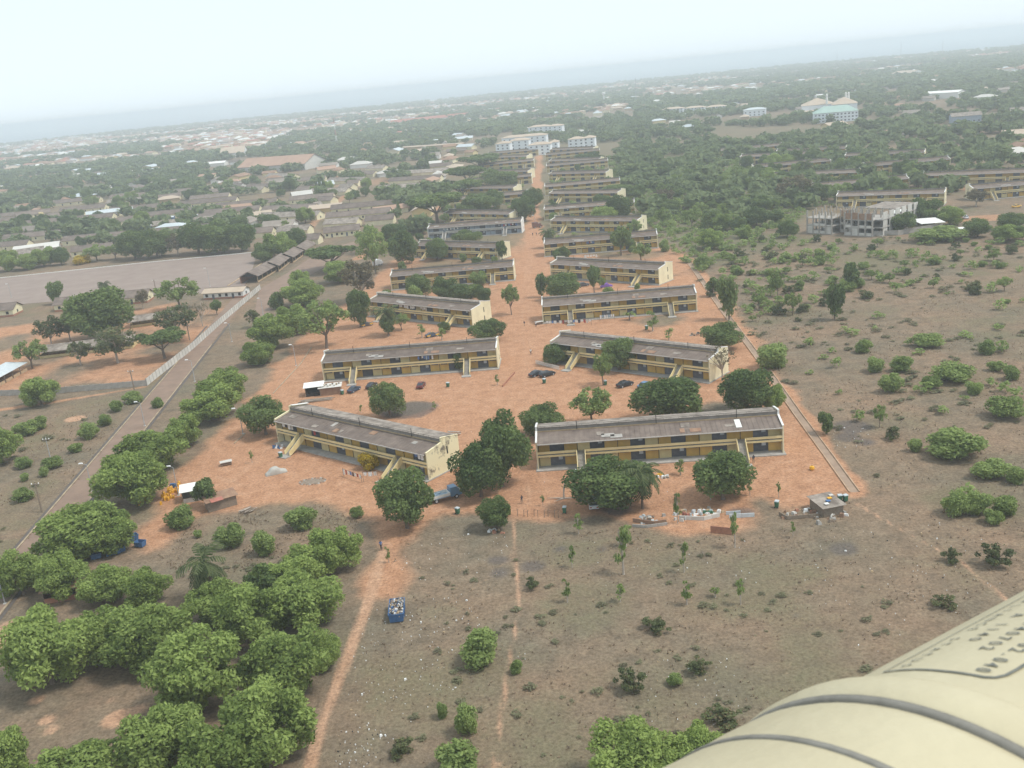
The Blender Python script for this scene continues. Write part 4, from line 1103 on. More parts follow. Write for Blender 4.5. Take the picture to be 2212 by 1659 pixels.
for i, a in enumerate(((1250, 1152, 26, 66, 0), (1347, 1240, 46, 150, 0), (1464, 1130, 22, 96, 0), (1588, 1182, 26, 110, 0), (1226, 1300, 24, 70, 0), (1478, 1236, 24, 100, 0), (1340, 1300, 30, 60, 0), (1600, 1305, 26, 80, 0), (1484, 1306, 30, 70, 0), (1470, 1026, 30, 50, 0),
                       (1713, 1160, 14, 50, 0), (1682, 1075, 12, 50, 0), (1410, 715, 34, 66, 0), (955, 735, 24, 44, 0), (912, 730, 22, 46, 0), (1545, 1290, 30, 34, 0), (840, 1215, 14, 50, 0), (1535, 1080, 24, 40, 0), (1236, 1225, 22, 70, 0), (1352, 1180, 40, 70, 0),
                       (938, 884, 12, 26, 0), (780, 892, 10, 28, 0), (1075, 832, 14, 34, 0), (1173, 1092, 12, 34, 0), (1540, 745, 26, 40, 0), (1445, 735, 26, 40, 0), (1620, 1070, 14, 46, 0), (545, 1000, 12, 40, 0))):
    where = ('beside a green bin', 'tallest, left of the scrap garden', 'at the back of the scrap garden', 'right of the scrap garden with twin stems', 'by the footpath bend', 'below the scrap garden', 'low on the field under the tallest', 'lowest of the right row', 'lowest of the middle row', 'before the gallery of the nearest long block',
             'below the corner shack', 'left of the corner shack', 'before the washing-line block', 'right of the taxi', 'left of the taxi', 'stubby, lowest right', 'beside the walking person', 'between palm and round mango', 'under the one beside the bin', 'under the broad mango tree',
             'with round head on the grass patch', 'with round head behind the stained roof', 'before the brick steps', 'by the bent dead trunk', 'on the drain side before the washing-line block', 'beside the washing-line block yard heap', 'right of the round mango', 'bare, near the wooden table')[i]
    T_(a[0], a[1], a[2] * .85, a[3] * .7, 'sapling', 'thin young tree ' + where, g8)
# ------------------------------------------------------------------ single-storey barracks, sheds, flats
OBST = []      # footprints kept clear of scattered trees: (x, y, half length, half depth, angle)
for k, o in list(BLOCKS.items()):
    pass
for o in [o for o in bpy.data.objects if o.parent is None and o.name.startswith('gallery_block')]:
    c = o.location + Matrix.Rotation(o.rotation_euler.z, 4, 'Z') @ Vector((0, 4.5, 0)); OBST.append((c.x, c.y, 26, 8, o.rotation_euler.z))
def barrack(a, b, depth, eave, rise, wall, roof, nwin, label, group=None, name='barrack', over=.6, base=None, doors=True, length=None):
    A, B = G(*a), G(*b)
    v = B - A; L = length or v.length; ang = math.atan2(v.y, v.x)
    r = empty(name, (A.x, A.y, 0) if not length else ((A + B) / 2 - v.normalized() * L / 2)[:3], ang, label, 'building', group)
    r.location.z = 0
    c = r.location + Matrix.Rotation(ang, 4, 'Z') @ Vector((L / 2, depth / 2, 0)); OBST.append((c.x, c.y, L / 2 + 2, depth / 2 + 2, ang))
    MB().box(0, L, .0, depth, 0, eave).build('wall', wall, r)
    for x0 in (0.003, L - .203):
        MB().prism([(0.003, eave + .003), (depth - .003, eave + .003), (depth / 2, eave + rise)], x0, x0 + .2, 'x').build('gable', wall, r)
    t = .1
    for s, nm in ((0, 'roof_slope'), (1, 'roof_slope')):
        k = rise / (depth / 2); zo = eave - over * k
        if s == 0: pr = [(-over, zo + .12), (depth / 2, eave + rise + .12), (depth / 2, eave + rise + .12 + t), (-over, zo + .12 + t)]
        else: pr = [(depth / 2 + .002, eave + rise + .12), (depth + over, zo + .12), (depth + over, zo + .12 + t), (depth / 2 + .002, eave + rise + .12 + t)]
        MB().prism(pr, -over, L + over, 'x').build(nm, roof, r)
    MB().box(-over, L + over, depth / 2 - .15, depth / 2 + .15, eave + rise + .2, eave + rise + .32).build('ridge_cap', M['roof2'], r)
    if nwin:
        wm = MB().box(0, 1.1, -.05, -.004, 1.0, min(2.2, eave - .3)).mesh('window', M['dark'])
        dm = MB().box(0, 1.0, -.05, -.004, .1, min(2.1, eave - .3)).mesh('door', M['screen'])
        for i in range(nwin):
            x = L * (i + .5) / nwin - .55
            link('door' if doors and i % 3 == 1 else 'window', dm if doors and i % 3 == 1 else wm, r, (x, 0, 0))
        gw = MB().box(L + .004, L + .05, depth * .42, depth * .42 + 1.0, 1.0, 2.1).build('window', M['dark'], r)
    if base: MB().box(-.04, L + .04, -.04, depth + .04, 0, .75).build('painted_base', base, r)
    return r
gb = 'cream barracks behind and around the parade ground'
cw = M['cream']
barrack((119, 674), (319, 654), 8.5, 2.9, 2.0, cw, M['roof'], 9, 'long cream barrack with dark painted base on the near side of the parade ground', gb, base=M['brick'])
barrack((-190, 704), (30, 683), 8.5, 2.9, 2.0, cw, M['roof'], 9, 'cream barrack with bright gable cut by the left picture edge', gb, base=M['brick'])
barrack((441, 648), (526, 643), 6.5, 2.7, 1.2, M['white'], M['tanroof'], 6, 'cream barrack with tan sheet roof beside the compound wall', gb, base=M['brick'])
barrack((702, 515), (777, 507), 9, 3.0, 2.2, cw, M['roof'], 7, 'cream barrack with a row of dark windows facing the paved apron', gb)
barrack((660, 530), (688, 528), 8, 3.0, 2.2, cw, M['roof'], 0, 'short cream barrack at the end of the shelters', gb)
for i, (a, b, lab) in enumerate((
    ((560, 480), (685, 476), 'with a long grey roof nearest behind the parade trees'), ((566, 464), (678, 459), 'with a long grey roof second behind the parade trees'),
    ((684, 455), (698, 453), 'tiny, showing only a cream gable'), ((683, 443), (715, 442), 'with open white front'), ((668, 424), (747, 422), 'pale and low behind the poplars'),
    ((640, 419), (690, 417), 'left of the pale low one'), ((731, 414), (758, 413), 'first gable of the far street line'), ((750, 405), (774, 403), 'second gable of the far street line'), ((708, 399), (785, 397), 'long, third gable of the far street line'),
    ((755, 384), (806, 383), 'fourth gable of the far street line'), ((790, 371), (828, 370), 'last gable of the far street line'), ((575, 399), (616, 396), 'left street, second gable'), ((575, 387), (631, 389), 'left street, farthest gable'),
    ((530, 413), (580, 411), 'left street, third gable'), ((500, 420), (566, 417), 'left street, nearest gable'), ((300, 478), (440, 464), 'long with blue sheds before it'), ((330, 498), (494, 481), 'long, right of the blue sheds'),
    ((195, 497), (318, 480), 'grey-roofed left of the blue sheds'), ((230, 447), (330, 438), 'far, half under trees'), ((345, 436), (392, 430), 'small, with two cream gables'), ((400, 432), (428, 428), 'small grey-roofed under a tree'), ((435, 425), (526, 416), 'long roof ending in a bright gable'),
    ((30, 563), (98, 553), 'before the parade trees on the picture edge'), ((155, 556), (242, 546), 'grey-roofed among the parade trees'), ((600, 512), (665, 508), 'behind the near shelters'), ((790, 489), (850, 484), 'long grey roof left of the grey-blue block'),
    ((700, 496), (770, 492), 'weathered roof behind the windowed barrack'), ((850, 440), (905, 436), 'grey roof left of the great umbrella tree'), ((815, 418), (935, 410), 'long roof behind the cypress pair'), ((840, 400), (950, 393), 'long roof second behind the cypress pair'), ((840, 385), (965, 377), 'long roof before the cypress row'), ((880, 372), (975, 364), 'long roof under the cypress row'))):
    barrack(a, b, 9, 3.0, 2.3, cw, (M['roof2'], M['roof'])[i % 2], 5 if i < 3 or i in (16, 23) else 0, 'cream grey-roofed barrack ' + lab, gb, over=.5)
# rows of long barracks filling the far left
rb0 = None; ROWB = {}
for rw in range(9):
    for cl_ in range(7):
        x, y = -455 + cl_ * 56 + rw * 6 + (rw % 2) * 9, 600 + rw * 42 - cl_ * 4
        if any((x + 22 - ox) ** 2 + (y + 4 - oy) ** 2 < (hl + 16) ** 2 for ox, oy, hl, hd, an in OBST) or (cl_ * 5 + rw * 3) % 7 == 0: continue
        lab = 'long low grey-brown roofed barrack in the rows beyond the parade ground'
        if rb0 is None:
            rb0 = barrack((100, 480), (200, 470), 9, 3.0, 2.3, cw, M['roof'], 6, lab, 'rows of barracks on the far left', length=44, over=.5); OBST.pop(); register(rb0); o = rb0
        else: o = copy_tree(rb0)
        o.location = (x, y, 0); o.rotation_euler = (0, 0, R(-5 + (rw % 3))); o.scale = (.75 + .3 * ((rw * 7 + cl_) % 3) / 2, 1, 1)
        ROWB.setdefault(rw, []).append(o)
        OBST.append((x + 21, y - 2, 24, 10, R(-5)))
for rk, (rw, obs) in enumerate(sorted(ROWB.items())):
    for i, o in enumerate(sight_order(obs)): o['label'] = 'long grey-brown roofed barrack, %s from the left in the %s row beyond the parade ground' % (nth(i), nth(rk))
barrack((205, 472), (237, 468), 10, 3.4, 2, M['white'], M['zinc'], 0, 'long shed with pale blue sheet roof among the barracks', None, 'zinc_shed', length=22)
barrack((258, 466), (288, 462), 9, 3.4, 2, cw, M['zinc'], 3, 'cream house with bright blue-white sheet roof', None, 'zinc_roof_house')
for i, (x, y) in enumerate(((310, 484), (328, 482), (345, 480), (362, 478), (420, 474), (440, 472), (460, 470), (318, 497), (336, 494))):
    barrack((x, y), (x + 14, y - 1.5), 5, 2.4, .7, M['blue'], M['zinc'], 0, 'small blue-walled kiosk with flat sheet roof, %s in the barrack market' % nth(i), 'blue kiosks between the barracks', 'market_kiosk', over=.3)
# two-storey cream quarters on the left edge
for a, b, lab in (((40, 484), (112, 474), 'two-storey cream quarters with stair towers, right one'), ((-40, 504), (25, 496), 'two-storey cream quarters with stair towers, cut by the picture edge')):
    r = barrack(a, b, 10, 6.0, 2.4, cw, M['roof'], 0, lab, 'two-storey cream quarters', 'quarters')
    for k in range(6):
        MB().box(2 + k * 3.6, 3.4 + k * 3.6, -.05, -.004, 3.9, 5.2).build('window', M['dark'], r)
    for tx in (3.0, 16.0): MB().box(tx, tx + 3.4, -3.0, -.01, 0, 6.8).build('stair_tower', M['pale'], r)
# long school sheds in the walled compound
for a, b, dep, lab in (((85, 776), (288, 752), 8.0, 'long low school shed with grey sheet roof, open front'), ((282, 709), (345, 700), 7.0, 'short grey-roofed shed behind the long school shed')):
    A, B = G(*a), G(*b); v = B - A; L = v.length
    r = empty('school_shed', A, math.atan2(v.y, v.x), lab, 'shed', 'grey school sheds in the compound')
    MB().box(.2, L - .2, dep - .4, dep - .2, 0, 2.5).build('back_wall', M['pale'], r)
    MB().box(.2, L - .2, .3, .5, 0, .9).build('front_wall', M['pale'], r)
    n = int(L / 3.2)
    pm_ = MB().box(0, .2, .3, .5, .9, 2.4).mesh('post', M['wood'])
    for i in range(n + 1): link('post', pm_, r, ((L - .5) * i / n + .15, 0, 0))
    for x0 in (.1, L - .35): MB().box(x0, x0 + .25, .51, dep - .41, 0, 1.2).build('end_wall', M['pale'], r)
    MB().prism([(-.8, 2.2), (dep / 2, 3.7), (dep / 2, 3.8), (-.8, 2.3)], -.6, L + .6, 'x').build('roof_slope', M['roof2'], r)
    MB().prism([(dep / 2 + .01, 3.7), (dep + .8, 2.2), (dep + .8, 2.3), (dep / 2 + .01, 3.8)], -.6, L + .6, 'x').build('roof_slope', M['roof2'], r)
# pale blue roofed shed on the left edge
A, B = G(-40, 856), G(60, 800)
v = B - A; L = v.length
r = empty('blue_roof_shed', A, math.atan2(v.y, v.x), 'open shed with pale blue sheet roof and tan dwarf walls at the left edge', 'shed')
MB().prism([(-.6, 2.6), (6.5, 3.2), (6.5, 3.3), (-.6, 2.7)], 0, L, 'x').build('roof', M['zinc'], r)
for i in range(6):
    x = L * i / 6
    MB().box(x + .3, x + L / 6 - .5, -.2, 0, 0, .9).build('dwarf_wall', M['tan'], r)
    MB().box(x + .05, x + .2, -.1, .05, 0, 2.62).build('post', M['wood'], r)
MB().box(0, L, 5.9, 6.0, 0, 3.1).build('back_wall', M['conc'], r)
# row of shelters beside the paved apron
for i, (q_, p_) in enumerate((((558, 610), (598, 586)), ((603, 587), (628, 567)), ((634, 568), (655, 553)), ((661, 552), (682, 537)))):
    A, B = G(*q_), G(*p_); v = B - A; L = v.length
    r = empty('pitched_shelter', A, math.atan2(v.y, v.x), 'open pitched shelter with grey roof, ' + ('nearest', 'second', 'third', 'farthest')[i] + ' of the four by the apron', 'shelter', 'row of pitched shelters')
    dep = 8.0
    MB().box(0, L, 0, .25, 0, .6).build('dwarf_wall', M['tan'], r)
    for k in range(5): MB().box((L - .25) * k / 4, (L - .25) * k / 4 + .25, .0, .22, .6, 2.9).build('post', M['tan'], r)
    MB().box(0, L, dep - .3, dep, 0, 2.9).build('back_wall', M['brick'], r)
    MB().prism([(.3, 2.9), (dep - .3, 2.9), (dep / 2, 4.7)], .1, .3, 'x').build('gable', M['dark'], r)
    MB().prism([(-.7, 2.7), (dep / 2, 4.9), (dep / 2, 5.0), (-.7, 2.8)], -.6, L + .3, 'x').build('roof_slope', M['roof'], r)
    MB().prism([(dep / 2 + .01, 4.9), (dep + .7, 2.7), (dep + .7, 2.8), (dep / 2 + .01, 5.0)], -.6, L + .3, 'x').build('roof_slope', M['roof'], r)
# compound wall of concrete panels
def panel_wall(pts, hgt, step, label, m):
    P = [G(*p) for p in pts]
    r = empty('panel_wall', P[0], 0, label, 'wall', 'compound walls')
    me_ = MB().box(0, step - .12, -.06, .06, 0, hgt).mesh('panel', m); po = MB().box(-.14, .06, -.11, .11, 0, hgt + .15).mesh('post', M['conc'])
    for a, b in zip(P[:-1], P[1:]):
        v = b - a; n = max(1, round(v.length / step)); an = math.atan2(v.y, v.x)
        for i in range(n):
            q_ = a + v * i / n - P[0]
            o = link('panel', me_, r, q_, an); o.scale = (v.length / n / step, 1, 1)
            link('post', po, r, q_, an)
panel_wall([(318, 833), (418, 753), (480, 697), (540, 645), (563, 625)], 2.1, 2.6, 'pale concrete panel wall running along the paved road', M['conc_pale'])
panel_wall([(-60, 858), (120, 850), (318, 833)], 1.7, 3.2, 'low grey block wall closing the compound towards the field', M['conc'])
panel_wall([(1885, 510), (1940, 508), (1990, 500), (2036, 492)], 2.0, 4.0, 'grey wall in front of the concrete shell', M['conc'])
# brown-roofed warehouse and the second hall
barrack((516, 376), (660, 367), 40, 7, 8, M['conc_pale'], M['brownroof'], 0, 'big warehouse with brown roof and white gable edge beyond the barracks', None, 'warehouse', over=1.0)
barrack((478, 343), (528, 338), 30, 7, 8, M['white'], M['tanroof'], 0, 'pale hall with grey pyramid roof beyond the warehouse', None, 'hall', over=1.0)
barrack((440, 362), (485, 358), 14, 4, 2, M['white'], M['whitesheet'], 0, 'long low shed with white roof beside the warehouse', None, 'white_shed')
# long red roofs far off
for i in range(4):
    a = 845 + i * 42
    barrack((a, 271 - i * 4.5), (a + 41, 267 - i * 4.5), 20, 5, 5, M['whitesheet'], M['redsheet'], 0, 'far long hall with red roof, ' + ('first', 'second', 'third', 'last')[i] + ' from the left in its line', 'red-roofed halls in the distance', 'red_roof_hall')
# white three-storey flats
def flats(name, label, wings, group=None, roof=None, rise=2.2):
    """wings: (left px, right px, ground px y, depth m, height m, windows per floor)"""
    l0 = G((wings[0][0] + wings[0][1]) / 2, wings[0][2])
    r = empty(name, l0, 0, label, 'apartment block', group)
    for (a, b, yy, dep, hgt, nw) in wings:
        A, B = G(a, yy + (b - a) * .02), G(b, yy - (b - a) * .06); v = B - A; L = v.length; an = math.atan2(v.y, v.x)
        wg = MB().box(0, L, 0, dep, 0, hgt).build('wing', M['clinic'], r, A - l0, an)
        c = A + Matrix.Rotation(an, 4, 'Z') @ Vector((L / 2, dep / 2, 0)); OBST.append((c.x, c.y, L / 2 + 3, dep / 2 + 3, an))
        z = hgt; o_ = .8
        rf = MB(); k = min(L, dep) / 2
        base = [(-o_, -o_), (L + o_, -o_), (L + o_, dep + o_), (-o_, dep + o_)]
        rd_ = [(k, dep / 2), (L - k, dep / 2)] if L > dep else [(L / 2, k), (L / 2, dep - k)]
        rf.v = [(x, y_, z + .005) for x, y_ in base] + [(x, y_, z + rise) for x, y_ in rd_]
        rf.f = [(0, 1, 5, 4), (2, 3, 4, 5), (1, 2, 5), (3, 0, 4), (3, 2, 1, 0)] if L > dep else [(0, 1, 4), (1, 2, 5, 4), (2, 3, 5), (3, 0, 4, 5), (3, 2, 1, 0)]
        rf.m = [0] * 5
        rf.build('roof', roof or M['tanroof'], r, A - l0, an)
        wm = MB().box(0, 1.7, -.06, -.005, 0, 1.4).mesh('window', M['screen'])
        for fl in range(int(hgt / 3)):
            for i in range(nw):
                o = link('window', wm, wg, (L * (i + .5) / nw - .8, 0, 1.0 + fl * 3.1))
    return r
gf = 'white three-storey flats at the end of the centre road'
flats('white_flats', 'white three-storey flats, nearest group with three wings at the road end', [(1143, 1190, 336, 12, 10, 4), (1072, 1102, 332, 14, 10, 3), (1102, 1143, 325, 12, 10, 3), (1188, 1206, 330, 12, 10, 2), (1085, 1180, 318, 14, 10.5, 8)], gf)
flats('white_flats', 'white three-storey flats farthest behind the other two groups', [(1142, 1186, 292, 14, 10, 4), (1184, 1215, 290, 14, 10, 3)], gf)
flats('white_flats', 'white three-storey flats right of the road end, standing apart', [(1228, 1262, 322, 14, 9.5, 3), (1260, 1285, 319, 14, 9.5, 2)], gf)
flats('white_range', 'long low white range beyond the wood', [(1431, 1476, 250, 16, 9, 6), (1477, 1522, 248, 16, 9, 6), (1523, 1567, 246, 16, 9, 6)])
flats('white_range', 'white building with pale blue roof beyond the wood', [(1606, 1654, 252, 16, 8, 5)], roof=M['zinc'])
r = flats('green_roof_school', 'white two-storey building with green roof and white turrets behind', [(1758, 1854, 266, 20, 10, 12)], roof=M['greenroof'], rise=6)
flats('domed_hall', 'hall with broad tan hipped roofs behind the green-roofed building', [(1732, 1800, 247, 34, 10, 0), (1798, 1852, 245, 34, 10, 0)], rise=7)
for i, (px, py) in enumerate(((1786, 244), (1827, 239), (1833, 239))):
    p = G(px, py)
    r = empty('turret', p, 0, 'slim white turret above the tan roofs, ' + ('left one', 'first of the right pair', 'second of the right pair')[i], 'turret', 'white turrets of the hall')
    MB().lathe([(1.5, 0), (1.3, 17), (1.1, 17.3), (1.1, 19)], 10).build('shaft', M['white'], r)
    MB().lathe([(1.3, 19), (1.2, 20), (.8, 20.8), (.1, 21.4)], 10).build('dome', M['white'], r)
for i, (a, b, lab) in enumerate((((2056, 268), (2120, 263), 'grey two-storey house with dark roof in the bush on the right'), ((2183, 256), (2240, 252), 'grey house cut by the right edge behind the bush'))):
    barrack(a, b, 14, 6, 2.5, M['bluegrey'], M['roof2'], 6, lab, None, 'grey_house', doors=False)
barrack((2168, 310), (2260, 304), 18, 5, 3.0, M['pale'], M['tanroof'], 5, 'cream bungalow with tan roof cut by the right picture edge', None, 'bungalow', doors=False)
barrack((1990, 216), (2069, 212), 22, 7, 2, M['white'], M['whitesheet'], 0, 'long white-roofed factory hall on the right', None, 'factory_hall')
barrack((1760, 212), (1838, 209), 12, 4, 1.0, M['white'], M['whitesheet'], 0, 'thin long white roof behind the turrets', None, 'long_shed')
barrack((1925, 168), (1970, 166), 30, 8, 4, M['white'], M['tanroof'], 0, 'far pale hall above the factory', None, 'hall')
barrack((870, 326), (1000, 318), 8, 4, 1, M['tan'], M['tanroof'], 0, 'tan range along the red clearing left of the white flats', None, 'tan_range')
barrack((850, 318), (876, 316), 14, 5, 2.5, M['pale'], M['tanroof'], 0, 'cream house at the left end of the red clearing', None, 'cream_house')
barrack((973, 494), (1047, 489), 5, 2.6, .5, M['white'], M['rust'], 3, 'white hut with red roof edge behind the grey-blue block', None, 'white_hut')

# unfinished concrete building
def shell():
    A, B = G(1742, 504), G(1885, 512); v = B - A; an = math.atan2(v.y, v.x); L = v.length
    r = empty('concrete_shell', A, an, 'unfinished grey concrete building shell with bare columns and scaffold poles on top', 'building')
    OBST.append(((A + B).x / 2, (A + B).y / 2 + 6, L / 2 + 12, 16, an))
    col = M['conc']; cm = MB().box(-.25, .25, -.25, .25, 0, 9.6).mesh('column', col)
    bays = [(0, L * .40, 0, 14), (L * .40, L * .58, 6, 14), (L * .58, L, 0, 14)]
    for bi, (x0, x1, y0, y1) in enumerate(bays):
        for fl, z in enumerate((0.2, 3.4, 6.6)):
            MB().box(x0 + .01, x1 - .01, y0, y1, z - .2, z + .12).build('slab', col, r)
            if fl < 3 and not (fl == 2 and bi == 0):
                n = 4 if bi != 1 else 3
                for k in range(n):
                    xa, xb = x0 + (x1 - x0) * k / n, x0 + (x1 - x0) * (k + 1) / n
                    hgt = (1.2, 1.0, 2.6)[fl] if (k + bi) % 3 else (2.9, .5, 2.9)[fl]
                    MB().box(xa + .3, xb - .3, y0 + .1, y0 + .3, z + .125, z + hgt).build('infill_wall', M['conc_pale'] if fl < 2 else M['rust'], r)
        n = 4 if bi != 1 else 3
        for k in range(n + 1):
            for yy in (y0 + .2, (y0 + y1) / 2, y1 - .2):
                link('column', cm, r, (x0 + .3 + (x1 - x0 - .6) * k / n, yy, 0))
        MB().box(x0 + .4, x1 - .4, y1 - .6, y1 - .4, .3, 6.5).build('back_wall', M['conc'], r)
    # right side return wing
    for fl, z in enumerate((.2, 3.4, 6.6)):
        MB().box(L + .01, L + 3, 2, 32, z - .2, z + .12).build('slab', col, r)
        for k in range(6): MB().box(L + 2.6, L + 2.85, 3 + k * 5, 6.4 + k * 5, z + .125, z + 2.9).build('infill_wall', M['conc_pale'], r)
    MB().box(L * .6, L + 2.6, 14.2, 32, 8.9, 9.2).build('slab', M['roof2'], r)
    rr = np.random.default_rng(4)
    for k in range(64):
        x, y_ = rr.uniform(0, L * .6), rr.uniform(0, 14); z = 6.7 if x < L * .6 else 9.2
        MB().tube((x, y_, z), (x + rr.uniform(-.4, .4), y_ + rr.uniform(-.4, .4), z + rr.uniform(1.6, 3.8)), .09, n=4).build('scaffold_pole', M['tan'], r)
shell()
# sheds by the shell
A = G(1990, 498)
r = empty('white_canopy', A, R(-8), 'white sheet canopy roof on posts right of the concrete shell', 'canopy')
MB().hexa([(0, 0, 2.6), (9.5, 0, 2.6), (7.5, 7.5, 3.6), (-2.5, 7.5, 3.6), (0, 0, 2.7), (9.5, 0, 2.7), (7.5, 7.5, 3.7), (-2.5, 7.5, 3.7)]).build('roof', M['whitesheet'], r)
for x, y_, h_ in ((.3, .2, 2.6), (9, .2, 2.6), (-2, 7.2, 3.55), (7, 7.2, 3.55)): MB().box(x, x + .15, y_, y_ + .15, 0, h_).build('post', M['wood'], r)
A = G(2074, 509)
r = empty('small_canopy', A, R(-6), 'small white roofed stand beside the dense bush right of the canopy', 'canopy')
MB().box(-.3, 5.6, -.3, 4.0, 2.5, 2.62).build('roof', M['whitesheet'], r)
for x in (0, 5.2): MB().box(x, x + .15, 0, .15, 0, 2.5).build('post', M['wood'], r)
MB().box(.2, 5.1, 3.4, 3.6, 0, 2.4).build('back_wall', M['conc_pale'], r)
A = G(1945, 462)
mb_ = MB().lathe([(0, 2.6), (1.4, 2.4), (2.6, 1.2), (3.0, 0)], 14)
o = mb_.build('tarpaulin_heap', M['whitesheet'], None, A); o.scale = (1.9, .9, .8); tag(o, 'white tarpaulin heap behind the concrete shell', 'tarpaulin')

# masts and water tower
for i, (px, py, h_, lab) in enumerate(((729, 318, 42, 'red and white lattice mast in the middle distance'), (1375, 226, 50, 'grey radio mast right of the centre road line'), (1808, 140, 50, 'faint radio mast on the skyline, first'), (1946, 123, 60, 'faint radio mast on the skyline, second'), (2036, 118, 55, 'faint radio mast on the skyline, third'))):
    p = G(px, py); r = empty('radio_mast', p, 0, lab, 'mast', 'radio masts')
    for k in range(5):
        z0, z1 = h_ * k / 5, h_ * (k + 1) / 5; w0, w1 = 1.3 * (1 - k / 6), 1.3 * (1 - (k + 1) / 6); mb = MB()
        for sx, sy in ((1, 1), (1, -1), (-1, 1), (-1, -1)):
            mb.tube((sx * w0, sy * w0, z0), (sx * w1, sy * w1, z1), .14, n=4); mb.tube((sx * w0, sy * w0, z0), (-sx * w1, sy * w1, z1), .09, n=4); mb.tube((sx * w0, sy * w0, z0), (sx * w1, -sy * w1, z1), .09, n=4)
        mb.build('mast_section', (M['redsheet'], M['white'])[k % 2] if i == 0 else M['steel'], r)
p = G(1305, 222)
r = empty('water_tower', p, 0, 'white water tower rising from the trees beyond the white flats', 'tower')
MB().lathe([(1.6, 0), (1.3, 16)], 10).build('shaft', M['white'], r); MB().lathe([(1.3, 16), (4, 18.5), (4, 22), (0.2, 23)], 14).build('tank', M['white'], r)
# ------------------------------------------------------------------ scattered trees, far wood, far town
def blocked(x, y, pad=0.0):
    for ox, oy, hl, hd, an in OBST:
        dx, dy = x - ox, y - oy
        if abs(dx) + abs(dy) > hl + hd + 40: continue
        c_, s_ = math.cos(an), math.sin(an)
        if abs(dx * c_ + dy * s_) < hl + pad and abs(-dx * s_ + dy * c_) < hd + pad: return True
    return False
def scatter(poly, n, kinds, wr, hr, label, group, gap=5.0, seed=3):
    rs = random.Random(seed); W_ = wpoly(poly); lo, hi = W_.min(0), W_.max(0); pts = []; tries = 0; made = {}
    while len(pts) < n and tries < n * 60:
        tries += 1
        p = np.array([[rs.uniform(lo[0], hi[0]), rs.uniform(lo[1], hi[1])]])
        if sdist(p, W_)[0] > 0 or blocked(p[0, 0], p[0, 1]): continue
        if any((p[0, 0] - q[0]) ** 2 + (p[0, 1] - q[1]) ** 2 < gap * gap for q in pts): continue
        pts.append(p[0]); wd = rs.uniform(*wr)
        hh = rs.uniform(*hr) * wd; kd = rs.choice(kinds)
        o = tree_at(Vector((p[0, 0], p[0, 1], 0)), wd, hh, kd, label, group)
        made.setdefault(kd, []).append(o)
    look = {'mango': 'dense dark tree', 'neem': 'light green tree', 'umbrella': 'flat-topped tree', 'greensparse': 'open-crowned tree', 'drytree': 'dry grey tree', 'slim': 'slim tree', 'palm': 'palm', 'bush': 'rounded bush', 'scrub': 'thin bush', 'banana': 'banana clump'}
    for kd, obs in made.items():          # near, middle and far band, counted from the left
        obs.sort(key=lambda o: o.location.y); nb = 1 if len(obs) < 5 else 2 if len(obs) < 11 else 3; sz_ = -(-len(obs) // nb)
        for b in range(nb):
            for i, o in enumerate(sight_order(obs[b * sz_:(b + 1) * sz_])):
                o['label'] = look[kd] + ' ' + ({1: '', 2: ('nearer ', 'farther ')[b % 2], 3: ('nearest ', 'middle ', 'farthest ')[b % 3]}[nb] + 'band, ' if nb > 1 else '') + nth(i) + ' from the left ' + label
scatter([(1345, 420), (1420, 370), (1560, 380), (1740, 440), (1720, 480), (1640, 500), (1560, 540), (1480, 560), (1440, 500)], 62, ['mango', 'mango', 'greensparse', 'neem', 'drytree', 'slim', 'neem'], (6, 11.5), (.65, .9),
        'in the wood beside the drain-side blocks', 'trees of the wood beside the estate', 6, 5)
scatter([(1590, 345), (1850, 345), (2050, 400), (1900, 440), (1740, 440), (1640, 400)], 56, ['mango', 'mango', 'greensparse', 'neem', 'palm'], (8, 13), (.7, .95), 'among the far estate blocks', 'trees of the far estate', 8, 6)
scatter([(0, 425), (300, 400), (560, 390), (760, 380), (840, 390), (770, 440), (700, 490), (560, 520), (300, 530), (0, 545)], 92, ['mango', 'mango', 'mango', 'neem', 'umbrella', 'greensparse'], (8, 14), (.7, .95), 'among the barracks beyond the parade ground', 'trees among the barracks', 10, 7)
scatter([(1190, 700), (1185, 560), (1190, 440), (1190, 350), (1290, 340), (1400, 440), (1460, 560), (1520, 690)], 46, ['bush', 'banana', 'greensparse', 'bush', 'slim', 'banana'], (2.5, 6), (.75, 1.3), 'between the drain-side blocks', 'garden plants between the drain-side blocks', 5, 8)
scatter([(800, 740), (870, 560), (980, 430), (1040, 350), (1140, 350), (1120, 470), (1100, 560), (1060, 740)], 38, ['bush', 'mango', 'greensparse', 'slim', 'mango', 'bush'], (3, 8), (.8, 1.2), 'between the lane-side blocks', 'garden trees between the lane-side blocks', 6, 9)
scatter([(1500, 590), (1640, 510), (1760, 500), (1880, 520), (2212, 520), (2260, 660), (1880, 640), (1830, 690), (1640, 700), (1560, 680)], 70, ['bush', 'scrub', 'bush', 'greensparse', 'scrub'], (2.5, 6.5), (.5, .85), 'in the scrubby upper field', 'low bushes of the upper field', 5, 10)
for i, (x, y, h_) in enumerate(((694, 418, 34), (701, 418, 36), (866, 377, 24), (880, 376, 22), (907, 372, 26), (924, 371, 38), (862, 460, 26), (40, 520, 24), (60, 517, 24), (82, 514, 24), (104, 512, 24), (126, 510, 24), (150, 497, 22), (163, 495, 22), (176, 494, 22))):
    T_(x, y, 9, h_, 'cypress', 'dark columnar tree %s in the line before the cream quarters' % nth(i - 7) if i > 6 else 'dark columnar tree ' + ('left of the poplar pair', 'right of the poplar pair', 'first of four before the long roofs', 'second of four before the long roofs', 'third of four before the long roofs', 'tallest of four before the long roofs', 'beside the great umbrella tree')[i], 'columnar trees')

